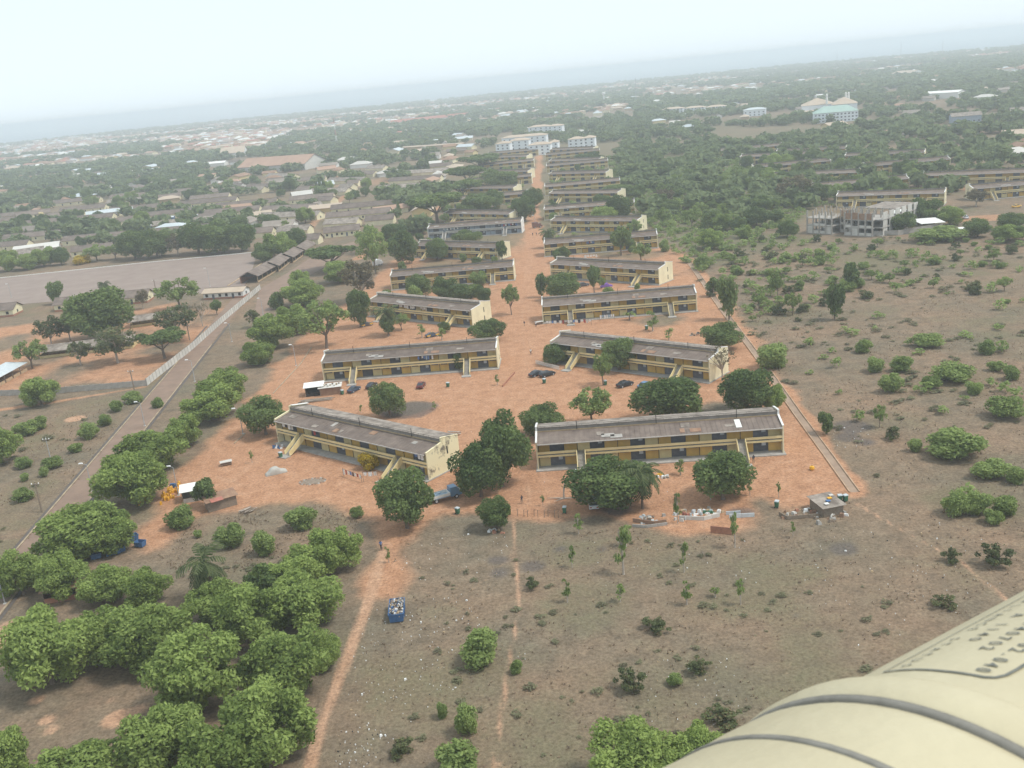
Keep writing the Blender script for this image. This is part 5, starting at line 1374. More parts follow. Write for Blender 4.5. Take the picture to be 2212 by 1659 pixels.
# houses among the trees and the far town
def house_mesh(wall, roof, Lh=1.0, hip=False):
    mb = MB(); mb.box(-.5, .5, -.35, .35, 0, .30, 0)
    if hip:
        b = len(mb.v); mb.v += [(-.56, -.41, .301), (.56, -.41, .301), (.56, .41, .301), (-.56, .41, .301), (-.2, 0, .52), (.2, 0, .52)]
        for f in ((0, 1, 5, 4), (2, 3, 4, 5), (1, 2, 5), (3, 0, 4)): mb.f.append(tuple(b + i for i in f)); mb.m.append(1)
    else:
        mb.prism([(-.35, .301), (.35, .301), (0, .48)], -.5, .5, 'x', 0)
        mb.prism([(-.42, .275), (0, .49), (.42, .275), (.42, .30), (0, .515), (-.42, .30)], -.55, .55, 'x', 1)
    return mb
WALLS = [M['cream'], M['white'], M['pale'], M['conc_pale'], M['tan']]; ROOFS = [M['rust'], M['roof2'], M['tanroof'], M['brownroof'], M['roof'], M['zinc'], M['conc_pale']]
HM = []
for i in range(14):
    wi, ri = WALLS[i % 5], ROOFS[i % 7]; mb = house_mesh(wi, ri, hip=i % 3 == 0); me_ = mb.mesh('house', [wi, ri])
    HM.append((me_, ('rusty', 'grey', 'tan', 'brown', 'dark brown', 'pale zinc', 'pale grey')[i % 7]))
hp = []
rh = random.Random(9)
tries = 0
while len(hp) < 290 and tries < 9000:
    tries += 1
    y = 600 + 1500 * rh.random() ** 1.3; x = rh.uniform(-1, 1) * (y * .55)
    if abs(x - 60 - (y - 500) * .02) < 90 and y < 1000: continue
    if 120 < x < 260 and y < 620: continue
    dens = .85 if x < 0 else .45
    if rh.random() > dens or blocked(x, y, 4) or any((x - a) ** 2 + (y - b) ** 2 < 500 for a, b in hp): continue
    if x > 70 and x < y * .30 and y < 1100: continue
    hp.append((x, y)); OBST.append((x, y - 5, 13, 12, 0))
HOUSES = {}
for i, (x, y) in enumerate(hp):
    hi_ = rh.randrange(14)
    me_, rc = HM[hi_]; s = rh.uniform(11, 24)
    o = link('far_house', me_, None, (x, y, 0), rh.choice([-.1, -.7, 1.4, .3]) + rh.uniform(-.1, .1)); o.scale = (s, s * rh.uniform(.7, 1), rh.uniform(9, 13))
    tag(o, 'small far house', 'house', 'far houses with ' + rc + ' roofs'); HOUSES.setdefault(rc, []).append(o)
for rc, obs in HOUSES.items():
    obs.sort(key=lambda o: o.location.y); sz_ = -(-len(obs) // 4)
    for b in range(4):
        for i, o in enumerate(sight_order(obs[b * sz_:(b + 1) * sz_])): o['label'] = '%s-roofed small house, %s from the left in the %s band towards the coast' % (rc, nth(i), ('nearest', 'second', 'third', 'farthest')[b])
# undergrowth, dry grass and litter
def template(r, n, leaf, flat=.8):
    lb = lobes_round(r, 9, .45, .34, .30, .14, .24); V, T = leaf_cloud(r, n, lb, leaf, inner=.1); return V.reshape(-1, 4, 3), T.reshape(-1, 4)
def mass(name, pts, sizes, heights, tmpl, m, label, cat, seed=1):
    r = np.random.default_rng(seed); out, tn = [], []
    k = r.integers(0, len(tmpl), len(pts)); an = r.uniform(0, 6.28, len(pts))
    for t in range(len(tmpl)):
        s = k == t
        if not s.any(): continue
        V, T = tmpl[t]; c_, s_ = np.cos(an[s]), np.sin(an[s]); Vx = V[None] * np.stack([sizes[s], sizes[s], heights[s]], 1)[:, None, None, :]
        x = Vx[..., 0] * c_[:, None, None] - Vx[..., 1] * s_[:, None, None]; y = Vx[..., 0] * s_[:, None, None] + Vx[..., 1] * c_[:, None, None]
        out.append(np.stack([x + pts[s, 0][:, None, None], y + pts[s, 1][:, None, None], Vx[..., 2]], -1).reshape(-1, 3))
        tn.append(np.clip(T[None] * .7 + r.random(int(s.sum()))[:, None, None] * .4 - .05, 0, 1).reshape(-1))
    return tag(link(name, quads_mesh(name, np.concatenate(out), M[m], 4, np.concatenate(tn))), label, cat, kind='stuff')
rt = np.random.default_rng(12)
T60 = [template(rt, 90, .20) for _ in range(5)]; T16 = [template(rt, 26, .34) for _ in range(5)]; T30 = [template(rt, 64, .15) for _ in range(5)]
for px_, py_, hl_ in ((1806, 268, 60), (1560, 252, 90), (1640, 254, 40), (600, 376, 60), (505, 345, 40), (930, 272, 90), (2090, 268, 30), (2030, 218, 50), (1140, 336, 60), (1255, 324, 40)):
    c = G(px_, py_); OBST.append((c.x * .965, c.y * .965, hl_, 45, math.atan2(-c.x, c.y)))
def free(P, pad=0.0): return np.array([not blocked(x, y, pad) for x, y in P], bool)
# mid wood 500-1500 m
n = 11000; yy = 470 + 1130 * rt.random(n) ** .75; xx = (rt.random(n) - .5) * 2 * (yy * .60 + 30); P = np.stack([xx, yy], 1)
px_keep = vnoise(P, 90, 31) + (vnoise(P, 28, 32) - .5) * .8
keep = px_keep > np.where((P[:, 0] < 0) & (P[:, 1] < 1000), .50, .40)
for poly in ([(880, 560), (965, 450), (1000, 330), (1160, 300), (1296, 326), (1325, 380), (1350, 420), (1390, 480), (1440, 560)], [(1480, 560), (1560, 520), (1760, 480), (1760, 440), (2300, 430), (2300, 620), (1440, 620)], [(-200, 640), (-100, 548), (300, 532), (560, 510), (640, 470), (700, 440), (760, 412), (830, 372), (850, 372), (800, 430), (870, 520), (860, 640)], [(830, 330), (1040, 312), (1040, 326), (840, 345)]):
    keep &= sdist(P, wpoly(poly)) > 3
P = P[keep]; P = P[free(P, 1.0)]
sz = rt.uniform(7, 15, len(P))
mass('woodland', P, sz, sz * rt.uniform(.55, .9, len(P)), T60, 'leaf_far', 'belts of dark trees spread through the middle distance', 'woodland', 3)
# far wood to the coast
n = 26000; u = rt.random(n); yy = 1500 + 3400 * u ** 1.25; xx = (rt.random(n) - .5) * 2 * (yy * .60 + 60); P = np.stack([xx, yy], 1)
f_ = vnoise(P, 260, 41) + (vnoise(P, 70, 42) - .5) * .6; coast = np.interp(P[:, 0], COAST[:, 0], COAST[:, 1])
twn = np.clip(1.4 - np.abs(P[:, 1] - 2900) / 1100, 0, 1) * np.clip((300 - P[:, 0]) / 500, 0, 1)
keep = (f_ > .36 + .30 * twn) & (P[:, 1] < coast - 20) | ((coast - P[:, 1] < 260) & (coast - P[:, 1] > 10) & (P[:, 0] < 900))
P = P[keep]; sz = rt.uniform(11, 24, len(P))
mass('distant_woodland', P, sz, rt.uniform(7, 12, len(P)), T16, 'leaf_far', 'hazy wooded plain reaching to the coast', 'woodland', 4)
# undergrowth in the wood and round the blocks
def in_poly(poly, n):
    W_ = wpoly(poly); lo, hi = W_.min(0), W_.max(0); P = np.stack([rt.uniform(lo[0], hi[0], n), rt.uniform(lo[1], hi[1], n)], 1); return P[sdist(P, W_) < 0]
Q = np.concatenate([in_poly([(1340, 420), (1310, 350), (1580, 345), (1760, 430), (1720, 490), (1640, 520), (1560, 560), (1480, 580), (1440, 520)], 3400), in_poly([(1560, 350), (1850, 340), (2100, 380), (1980, 440), (1740, 450)], 900),
                    in_poly([(1190, 540), (1190, 340), (1290, 335), (1400, 440), (1460, 560)], 900), in_poly([(900, 540), (1040, 340), (1140, 340), (1130, 470)], 700), in_poly([(1480, 560), (1700, 500), (1860, 530), (1830, 660), (1640, 690), (1560, 660)], 200), in_poly([(1860, 520), (2212, 520), (2212, 640), (1900, 640)], 90), in_poly([(1640, 700), (2212, 640), (2260, 1240), (1900, 1060)], 60)])
Q = Q[free(Q, .5)]; sz = rt.uniform(2.0, 5.0, len(Q))
mass('undergrowth', Q, sz, sz * rt.uniform(.4, .8, len(Q)), T30, 'leaf_shrub', 'green undergrowth filling the wood and the gaps between the blocks', 'undergrowth', 5)
Q = np.concatenate([in_poly([(1500, 600), (1700, 500), (2260, 500), (2300, 1290), (1960, 1110), (1700, 830)], 1500), in_poly([(880, 1250), (1250, 1160), (1700, 1160), (2150, 1300), (1600, 1640), (900, 1640)], 200), in_poly([(-40, 1010), (0, 890), (290, 860), (60, 1150), (-40, 1200)], 160), in_poly([(340, 1190), (450, 1120), (690, 1095), (770, 1130), (660, 1220), (400, 1250)], 200)])
cl = vnoise(Q, 24, 55) + (vnoise(Q, 8, 56) - .5) * .7 > .47
Q = Q[cl]; sz = rt.uniform(1.0, 3.6, len(Q))
sz = np.where(Q[:, 1] < 190, sz * .6, sz)
mass('field_scrub', Q, sz, sz * rt.uniform(.16, .34, len(Q)), T30, 'leaf_scrub', 'faint grey-green low scrub mottling the dry field', 'scrub', 6)
# dry grass tufts on the near field
Q = np.concatenate([in_poly([(680, 1700), (800, 1250), (900, 1140), (1640, 1150), (1900, 1060), (1700, 830), (1560, 640), (2212, 600), (2300, 1300), (1700, 1700)], 12000), in_poly([(-60, 1000), (0, 880), (300, 850), (300, 880), (60, 1170), (-60, 1250)], 1600), in_poly([(330, 1190), (450, 1120), (690, 1090), (780, 1130), (700, 1260), (400, 1260)], 2000)])
cl = vnoise(Q, 11, 51) + (vnoise(Q, 3.5, 52) - .5) * .8 > .47
for pl, wd in (([(826, 1190), (800, 1290), (750, 1420), (700, 1550), (668, 1662), (640, 1760)], 2.4), ([(1112, 1120), (1108, 1200), (1121, 1262), (1117, 1335), (1100, 1430), (1084, 1535), (1068, 1645)], .8), ([(1850, 1088), (1940, 1140), (2080, 1215), (2190, 1310)], 1.0)):
    cl &= sdist(Q, wpoly(pl), False) > wd
Q = Q[cl]; m_ = len(Q); V = np.zeros((m_, 3, 4, 3)); tn = np.zeros((m_, 3, 4))
for j in range(3):
    a = rt.uniform(0, 3.14, m_); s_ = rt.uniform(.10, .30, m_); h_ = rt.uniform(.10, .32, m_); ln = rt.normal(size=(m_, 2)) * .1
    dx, dy = np.cos(a) * s_ / 2, np.sin(a) * s_ / 2
    V[:, j, 0] = np.stack([Q[:, 0] - dx, Q[:, 1] - dy, -.12 + 0 * a], 1); V[:, j, 1] = np.stack([Q[:, 0] + dx, Q[:, 1] + dy, -.12 + 0 * a], 1)
    V[:, j, 2] = np.stack([Q[:, 0] + dx * .7 + ln[:, 0], Q[:, 1] + dy * .7 + ln[:, 1], h_], 1); V[:, j, 3] = np.stack([Q[:, 0] - dx * .4 + ln[:, 0], Q[:, 1] - dy * .4 + ln[:, 1], h_ * .8], 1)
    tn[:, j] = rt.random(m_)[:, None]
M['drygrass'] = leaf_mat('dry_grass_blades', (0.27, 0.20, 0.145), (0.42, 0.32, 0.23), (0.27, 0.28, 0.14))
tag(link('dry_grass', quads_mesh('dry_grass', V.reshape(-1, 3), M['drygrass'], 4, tn.reshape(-1))), 'brown dry grass tufts over the open field', 'grass', kind='stuff')
# litter
L_ = []
for poly, k in (([(740, 1480), (800, 1320), (1000, 1280), (1040, 1340), (980, 1500), (760, 1659)], 330), ([(730, 1580), (800, 1560), (860, 1600), (790, 1659), (720, 1659)], 90), ([(1020, 1120), (1100, 1150), (1100, 1240), (900, 1260), (820, 1220)], 120), ([(1390, 1420), (1600, 1420), (1600, 1640), (1400, 1640)], 130), ([(1780, 1150), (2100, 1120), (2180, 1260), (1900, 1450), (1700, 1300)], 190), ([(1790, 920), (1880, 915), (1880, 960), (1810, 970)], 50), ([(1260, 1160), (1700, 1160), (1700, 1260), (1300, 1280)], 70), ([(620, 980), (1000, 900), (1600, 1080), (1000, 1110)], 60), ([(1110, 1410), (1135, 1410), (1135, 1430), (1110, 1430)], 14)):
    L_.append(in_poly(poly, k * 2)[:int(k * .6)])
Q = np.concatenate(L_); mb = MB()
for x, y in Q:
    s = rt.uniform(.04, .10) * (2.4 if rt.random() < .06 else 1); a = rt.uniform(0, 3.14); c_, s2 = math.cos(a), math.sin(a); z = .02
    b = [(-s, -s * .6), (s, -s * .5), (s * .8, s * .6), (-s * .7, s * .5)]; b = [(x + u_ * c_ - v_ * s2, y + u_ * s2 + v_ * c_) for u_, v_ in b]; h_ = s * rt.uniform(.3, .8)
    mb.hexa([(p[0], p[1], -.15) for p in b] + [(x + (p[0] - x) * .7, y + (p[1] - y) * .7, z + h_) for p in b], int(rt.choice([0, 0, 0, 0, 1, 2])))
tag(mb.build('litter', [M['paper'], M['blackbag'], M['tan']]), 'white plastic litter strewn over the dry field', 'litter', kind='stuff')

# the far town
n = 5200; u = rt.random(n); yy = 1700 + 3000 * u; xx = (rt.random(n) - .5) * 2 * yy * .58; P = np.stack([xx, yy], 1)
coast = np.interp(P[:, 0], COAST[:, 0], COAST[:, 1]); twn = np.clip(1.4 - np.abs(P[:, 1] - 2900) / 1100, 0, 1) * np.clip((300 - P[:, 0]) / 500, 0, 1)
P = P[(P[:, 1] < coast - 120) & (vnoise(P, 220, 61) + twn * .6 + (rt.random(n) - .5) * .5 > .52)]
mb = MB()
for x, y in P:
    s = rt.uniform(7, 15); h_ = rt.uniform(3, 5); a = rt.choice([-.1, 1.47]) + rt.uniform(-.1, .1); c_, s2 = math.cos(a), math.sin(a); l_, d_ = s * rt.uniform(.6, 1.1), s * .5
    pt = lambda u_, v_, z: (x + u_ * c_ - v_ * s2, y + u_ * s2 + v_ * c_, z)
    mb.hexa([pt(-l_, -d_, 0), pt(l_, -d_, 0), pt(l_, d_, 0), pt(-l_, d_, 0), pt(-l_, -d_, h_), pt(l_, -d_, h_), pt(l_, d_, h_), pt(-l_, d_, h_)], int(rt.integers(0, 3)))
    b = len(mb.v); mb.v += [pt(-l_ - .4, -d_ - .5, h_ - .1), pt(l_ + .4, -d_ - .5, h_ - .1), pt(l_ + .4, d_ + .5, h_ - .1), pt(-l_ - .4, d_ + .5, h_ - .1), pt(-l_ * .6, 0, h_ + 2), pt(l_ * .6, 0, h_ + 2)]
    ri = 3 + int(rt.choice([0, 0, 0, 1, 2, 2, 3, 4], p=[.2, .15, .1, .15, .1, .1, .1, .1]))
    for f in ((0, 1, 5, 4), (2, 3, 4, 5), (1, 2, 5), (3, 0, 4)): mb.f.append(tuple(b + i for i in f)); mb.m.append(ri)
tag(mb.build('distant_town', [M['cream'], M['white'], M['tan'], M['rust'], M['zinc'], M['tanroof'], M['whitesheet'], M['redsheet']]), 'mass of tiny rooftops of the far town before the sea', 'town', kind='stuff')
# ------------------------------------------------------------------ vehicles
def paint(name, c, rough=.35):
    return mat(name, c, tuple(x * .85 for x in c), 1.0, rough=rough, spec=.5)
M['glass'] = mat('car_glass', (0.05, 0.06, 0.07), (0.03, 0.035, 0.04), 1, rough=.12, spec=.6)
M['tyre'] = mat('tyre_rubber', (0.03, 0.03, 0.03), (0.02, 0.02, 0.02), 3)
M['rim'] = mat('wheel_rim', (0.5, 0.5, 0.5), (0.4, 0.4, 0.4), 3, rough=.4)
M['black'] = paint('black_car_paint', (0.025, 0.027, 0.03)); M['darkred'] = paint('dark_red_paint', (0.13, 0.03, 0.03)); M['darkgrey'] = paint('dark_grey_paint', (0.09, 0.085, 0.09)); M['navy'] = paint('navy_paint', (0.05, 0.07, 0.11))
M['vwhite'] = paint('white_car_paint', (0.72, 0.73, 0.73)); M['taxi'] = paint('taxi_orange', (0.72, 0.42, 0.06)); M['vblue'] = paint('blue_truck_paint', (0.12, 0.24, 0.38)); M['palebl'] = paint('pale_blue_paint', (0.32, 0.42, 0.5)); M['maroon'] = paint('rusty_van_paint', (0.17, 0.08, 0.06))
M['headlight'] = mat('headlight_glass', (0.7, 0.72, 0.72), (0.6, 0.62, 0.62), 4, rough=.2); M['tail'] = mat('tail_light_red', (0.4, 0.03, 0.02), (0.3, 0.02, 0.02), 4, rough=.3)
WH = MB().lathe([(.31, -.1), (.31, .1)], 14); WH.v = [(x, z, y) for x, y, z in WH.v]
b_ = len(WH.v); 
for y_ in (-.1, .1):
    WH.v.append((0, y_, 0))
for i in range(14):
    j = (i + 1) % 14; WH.f.append((b_, i, j)); WH.m.append(0); WH.f.append((b_ + 1, 14 + j, 14 + i)); WH.m.append(0)
WHEEL = WH.mesh('wheel', M['tyre']); RIM = MB().tube((0, -.115, 0), (0, .115, 0), .19, n=10).mesh('rim', M['rim'])
def loft(secs, m=0):
    """secs: list of (x, half width, z0, z1, top half width) cross-sections along the car"""
    mb = MB(); n = len(secs)
    for x, w0, z0, z1, w1 in secs: mb.v += [(x, -w0, z0), (x, w0, z0), (x, w0 * 1.0, (z0 + z1) / 2), (x, w1, z1), (x, -w1, z1), (x, -w0 * 1.0, (z0 + z1) / 2)]
    for k in range(n - 1):
        for i in range(6):
            j = (i + 1) % 6; mb.f.append((k * 6 + i, k * 6 + j, (k + 1) * 6 + j, (k + 1) * 6 + i)); mb.m.append(m)
    mb.f.append(tuple(range(6))); mb.f.append(tuple((n - 1) * 6 + i for i in range(6))[::-1]); mb.m += [m, m]
    return mb
def car(px, py, ang, body, label, taxi=False, wagon=False, group='cars parked in the estate yards', L=4.5):
    p = G(px, py); r = empty('parked_car', p, R(ang), label, 'car', group); s = L / 4.5; r.scale = (s, s, s)
    loft([(-2.22, .70, .38, .78, .62), (-2.1, .82, .28, .92, .74), (-1.2, .86, .24, .96, .80), (.9, .86, .24, .96, .80), (1.9, .83, .26, .84, .74), (2.2, .72, .32, .66, .62)]).build('body', body, r)
    xr = -2.0 if wagon else -1.55
    loft([(xr, .76, .93, 1.0, .70), (xr + (.25 if wagon else .6), .74, .93, 1.40, .58), (.35, .74, .93, 1.40, .58), (1.05, .76, .93, .98, .70)]).build('windows', M['glass'], r)
    loft([(xr + (.22 if wagon else .55), .57, 1.39, 1.42, .54), (-.2, .60, 1.39, 1.46, .54), (.38, .57, 1.39, 1.42, .54)]).build('roof', body if not taxi else M['darkgrey'], r)
    for x in (-1.35, 1.4):
        for y_ in (-.76, .76):
            w_ = link('wheel', WHEEL, r, (x, y_, .31)); link('rim', RIM, w_)
    for y_ in (-.55, .55):
        MB().box(2.19, 2.24, y_ - .16, y_ + .16, .5, .64).build('headlight', M['headlight'], r); MB().box(-2.25, -2.20, y_ - .15, y_ + .15, .55, .72).build('tail_light', M['tail'], r)
    if taxi:
        for x in (-1.4, 1.45):
            for y_ in (-1, 1): MB().box(x - .6, x + .6, y_ * .84 - .04, y_ * .84 + .04, .42, .88).build('fender', M['taxi'], r)
        MB().box(-.2, .1, -.25, .25, 1.47, 1.6).build('roof_sign', M['taxi'], r)
    return r
car(765, 845, 62, M['navy'], 'dark grey car, nose to the tin shack end of the block')
car(803, 837, 70, M['black'], 'black car half hidden behind the bare-trunked tree')
car(910, 836, 80, M['darkred'], 'dark red car alone in the middle of the yard')
car(1159, 811, 40, M['black'], 'black saloon, left of the close pair near the bin', L=4.6)
car(1182, 812, 32, M['black'], 'black estate car, right of the close pair near the bin', wagon=True, L=4.6)
car(1350, 834, 30, M['black'], 'black car with pale windscreen before the leaning young tree', L=4.6)
car(1394, 836, 40, M['vblue'], 'blue car mostly hidden under the biggest mango tree')
car(792, 704, 28, M['darkgrey'], 'taxi with orange fenders under the tall narrow tree', True)
car(934, 727, 22, M['navy'], 'taxi with orange fenders in the open yard', True)
car(1260, 618, 10, M['darkgrey'], 'grey car beside the purple covered one')
car(2086, 472, 80, M['vwhite'], 'white car on the sandy lot right of the canopy')
car(1905, 289, 10, M['vwhite'], 'white car on the far red clearing below the green-roofed building', L=5)
car(2196, 448, 20, M['taxi'], 'orange taxi near the right picture edge')
car(868, 401, 20, M['darkgrey'], 'car on the far street left of the cypress row')
r = car(1283, 1092, 86, M['vwhite'], 'white pickup parked under the broad mango tree', wagon=True, L=4.8)
def cover(px, py, ang, m, label, s=(4.6, 1.9, 1.5)):
    """a car under a fitted cloth cover"""
    p = G(px, py); n, k = 26, 16; mb = MB(); rr = np.random.default_rng(int(px))
    for i in range(n + 1):
        u = i / n; env = min(1, (math.sin(math.pi * min(max(u, .0), 1))) ** .35); prof = .52 + (.48 * math.exp(-((u - .42) / .24) ** 4))
        for j in range(k + 1):
            a = math.pi * j / k; y_ = math.copysign(abs(math.cos(a)) ** .55, math.cos(a)); z = math.sin(a) ** .6
            mb.v.append(((u - .5) * s[0], y_ * s[1] / 2 * (.75 + .25 * env) + rr.normal() * .015, z * s[2] * prof * env + rr.normal() * .015))
    for i in range(n):
        for j in range(k): mb.f.append((i * (k + 1) + j, (i + 1) * (k + 1) + j, (i + 1) * (k + 1) + j + 1, i * (k + 1) + j + 1)); mb.m.append(0)
    o = mb.build('covered_car', m, None, p, R(ang), smooth=True); return tag(o, label, 'car')
M['sheetgrey'] = mat('grey_car_cover', (0.47, 0.45, 0.40), (0.36, 0.34, 0.30), 1.5); M['purple'] = mat('purple_car_cover', (0.20, 0.10, 0.36), (0.14, 0.07, 0.26), 1.5)
cover(597, 1022, 22, M['sheetgrey'], 'car under a pale grey cover on the red earth before the stained block')
cover(1310, 619, 14, M['purple'], 'car under a purple cover before a gallery block')
def truck(px, py, ang, cabm, bedm, label, L=6.4, box=False):
    p = G(px, py); r = empty('truck', p, R(ang), label, 'truck')
    MB().box(-L / 2, L / 2 - .3, -.5, .5, .5, .75).build('chassis', M['iron'], r)
    loft([(L / 2 - 2.3, .98, .55, 2.3, .88), (L / 2 - .9, .98, .55, 2.3, .86), (L / 2 - .55, .98, .55, 1.45, .9), (L / 2, .92, .55, 1.3, .85)]).build('cab', cabm, r)
    MB().hexa([(L / 2 - .9, -.8, 1.5), (L / 2 - .6, -.8, 1.5), (L / 2 - .6, .8, 1.5), (L / 2 - .9, .8, 1.5), (L / 2 - .9, -.75, 2.2), (L / 2 - .82, -.75, 2.2), (L / 2 - .82, .75, 2.2), (L / 2 - .9, .75, 2.2)]).build('windscreen', M['glass'], r)
    x0, x1 = -L / 2, L / 2 - 2.45
    if box: MB().box(x0, x1, -1.05, 1.05, .78, 3.0).build('box_body', bedm, r)
    else:
        b = MB().box(x0, x1, -1.05, 1.05, .78, .95).build('load_bed', bedm, r)
        for q_ in ((x0, x1, -1.05, -.97), (x0, x1, .97, 1.05), (x0, x0 + .08, -.96, .96), (x1 - .08, x1, -.96, .96)): MB().box(*q_, .96, 1.5).build('bed_side', M['whitesheet'], b)
        ld = MB(); rr = np.random.default_rng(2)
        for k in range(9): x = rr.uniform(x0 + .4, x1 - .5); y_ = rr.uniform(-.6, .6); ld.box(x - .35, x + .35, y_ - .25, y_ + .25, .96, .96 + rr.uniform(.2, .55))
        ld.build('load', M['palebl'], b)
    for x in (-L / 2 + 1.1, L / 2 - 1.2):
        for y_ in (-.85, .85):
            w_ = link('wheel', WHEEL, r, (x, y_, .42)); w_.scale = (1.35, 1.6, 1.35); link('rim', RIM, w_)
    for y_ in (-.7, .7): MB().box(L / 2, L / 2 + .04, y_ - .14, y_ + .14, .8, 1.0).build('headlight', M['headlight'], r)
    return r
truck(962, 1078, 24, M['vblue'], M['palebl'], 'blue flatbed truck with a pale load between the lone mango and the stained end wall')
truck(817, 574, 60, M['vwhite'], M['vwhite'], 'white lorry beside the tall pale tree', 5.6, True)
truck(1161, 492, 10, M['maroon'], M['maroon'], 'rusty brown van on the centre road beside a lamp post', 5.2, True)

# ------------------------------------------------------------------ skips, bins, cans
def skip(px, py, ang, L, W_, H_, label, full=False, group='blue refuse skips'):
    p = G(px, py); r = empty('refuse_skip', p, R(ang), label, 'skip', group); t = .06; k = .12
    def wall(x0, x1, y0, y1, dx, dy): return [(x0, y0, .15), (x1, y0, .15), (x1, y1, .15), (x0, y1, .15), (x0 + dx[0], y0 + dy[0], H_), (x1 + dx[1], y0 + dy[0], H_), (x1 + dx[1], y1 + dy[1], H_), (x0 + dx[0], y1 + dy[1], H_)]
    MB().box(-L / 2 + .02, L / 2 - .02, -W_ / 2 + .02, W_ / 2 - .02, .1, .16).build('floor', M['blue'], r)
    MB().hexa(wall(-L / 2, L / 2, -W_ / 2, -W_ / 2 + t, (-k, k), (-k, -k))).build('side', M['blue'], r); MB().hexa(wall(-L / 2, L / 2, W_ / 2 - t, W_ / 2, (-k, k), (k, k))).build('side', M['blue'], r)
    MB().hexa(wall(-L / 2, -L / 2 + t, -W_ / 2 + t, W_ / 2 - t, (-k, -k), (-k, k))).build('end', M['blue'], r); MB().hexa(wall(L / 2 - t, L / 2, -W_ / 2 + t, W_ / 2 - t, (k, k), (-k, k))).build('end', M['blue'], r)
    rim_ = MB()
    for q_ in ((-L / 2 - k, L / 2 + k, -W_ / 2 - k - .05, -W_ / 2 - k + .03), (-L / 2 - k, L / 2 + k, W_ / 2 + k - .03, W_ / 2 + k + .05), (-L / 2 - k - .05, -L / 2 - k + .03, -W_ / 2 - k + .04, W_ / 2 + k - .04), (L / 2 + k - .03, L / 2 + k + .05, -W_ / 2 - k + .04, W_ / 2 + k - .04)): rim_.box(*q_, H_ - .02, H_ + .07)
    rim_.build('rim', M['blue'], r)
    for x in (-L / 4, 0, L / 4):
        for sy in (-1, 1): MB().box(x - .05, x + .05, sy * (W_ / 2 + .1) - .05, sy * (W_ / 2 + .1) + .05, .15, H_ - .03).build('rib', M['blue'], r)
    if full:
        mb = MB(); rr = np.random.default_rng(3)
        for i in range(240):
            x, y_ = rr.uniform(-L / 2, L / 2), rr.uniform(-W_ / 2, W_ / 2); s = rr.uniform(.06, .2); z = H_ - .25 + rr.uniform(0, .3)
            q_ = [(x - s, y_ - s * .7, z - .3), (x + s, y_ - s * .5, z - .3), (x + s * .9, y_ + s, z - .3), (x - s * .8, y_ + s * .8, z - .3)]
            mb.hexa(q_ + [(a + rr.normal() * .04, b + rr.normal() * .04, z + rr.uniform(0, .15)) for a, b, c in q_], int(rr.choice([0, 1, 2, 2, 4, 4, 5, 3])))
        mb.box(-L / 2 + .08, L / 2 - .08, -W_ / 2 + .08, W_ / 2 - .08, .17, H_ - .35, 2)
        o = mb.build('rubbish', [M['paper'], M['blackbag'], M['tan'], M['blue'], M['wood'], M['conc']], r); o['kind'] = 'stuff'
    return r
skip(859, 1328, 92, 4.6, 2.0, 1.4, 'big blue skip heaped with rubbish on the field beside the track', True)
skip(288, 1167, 40, 1.6, 1.1, 1.0, 'small blue skip farthest up the red lane end')
skip(304, 1180, -20, 1.6, 1.1, 1.0, 'small blue skip turned towards the scrub')
skip(240, 1199, 30, 1.6, 1.1, 1.0, 'small blue skip under the widest mango tree')
skip(259, 1193, 55, 1.6, 1.1, 1.0, 'small blue skip tipped open beside the one under the mango')
skip(209, 1206, 20, 1.6, 1.1, 1.0, 'small blue skip almost hidden under the widest mango tree')
M['bingreen'] = mat('green_wheelie_bin', (0.05, 0.16, 0.09), (0.035, 0.11, 0.06), 2, rough=.5)
for px, py, lab in ((968, 836, 'in the middle of the yard'), (1176, 828, 'below the pair of black cars'), (1308, 832, 'at the foot of the leaning young tree'), (989, 1110, 'right of the blue truck'), (1220, 1108, 'left of the white pickup'), (1243, 1028, 'before the stair of the nearest long block'), (1814, 1083, 'beside the corner shack, left of two'), (1826, 1083, 'beside the corner shack, right of two'), (1678, 1096, 'at the left of the corner shack yard'), (740, 852, 'beside the tin shack'), (607, 988, 'at the foot of the stair of the stained block'), (1397, 712, 'in the washing-line yard')):
    r = empty('wheelie_bin', G(px, py), random.uniform(0, 3), 'green wheelie bin ' + lab, 'bin', 'green wheelie bins')
    MB().hexa([(-.26, -.3, .1), (.26, -.3, .1), (.26, .3, .1), (-.26, .3, .1), (-.34, -.38, 1.15), (.34, -.38, 1.15), (.34, .38, 1.15), (-.34, .38, 1.15)]).build('body', M['bingreen'], r)
    MB().hexa([(-.37, -.42, 1.155), (.37, -.42, 1.155), (.37, .42, 1.155), (-.37, .42, 1.155), (-.3, -.36, 1.3), (.3, -.36, 1.3), (.3, .36, 1.3), (-.3, .36, 1.3)]).build('lid', M['zinc'], r)
    for x in (-.28, .28): o = link('wheel', WHEEL, r, (x, .36, .12)); o.rotation_euler = (0, 0, math.pi / 2); o.scale = (.4, .5, .4)
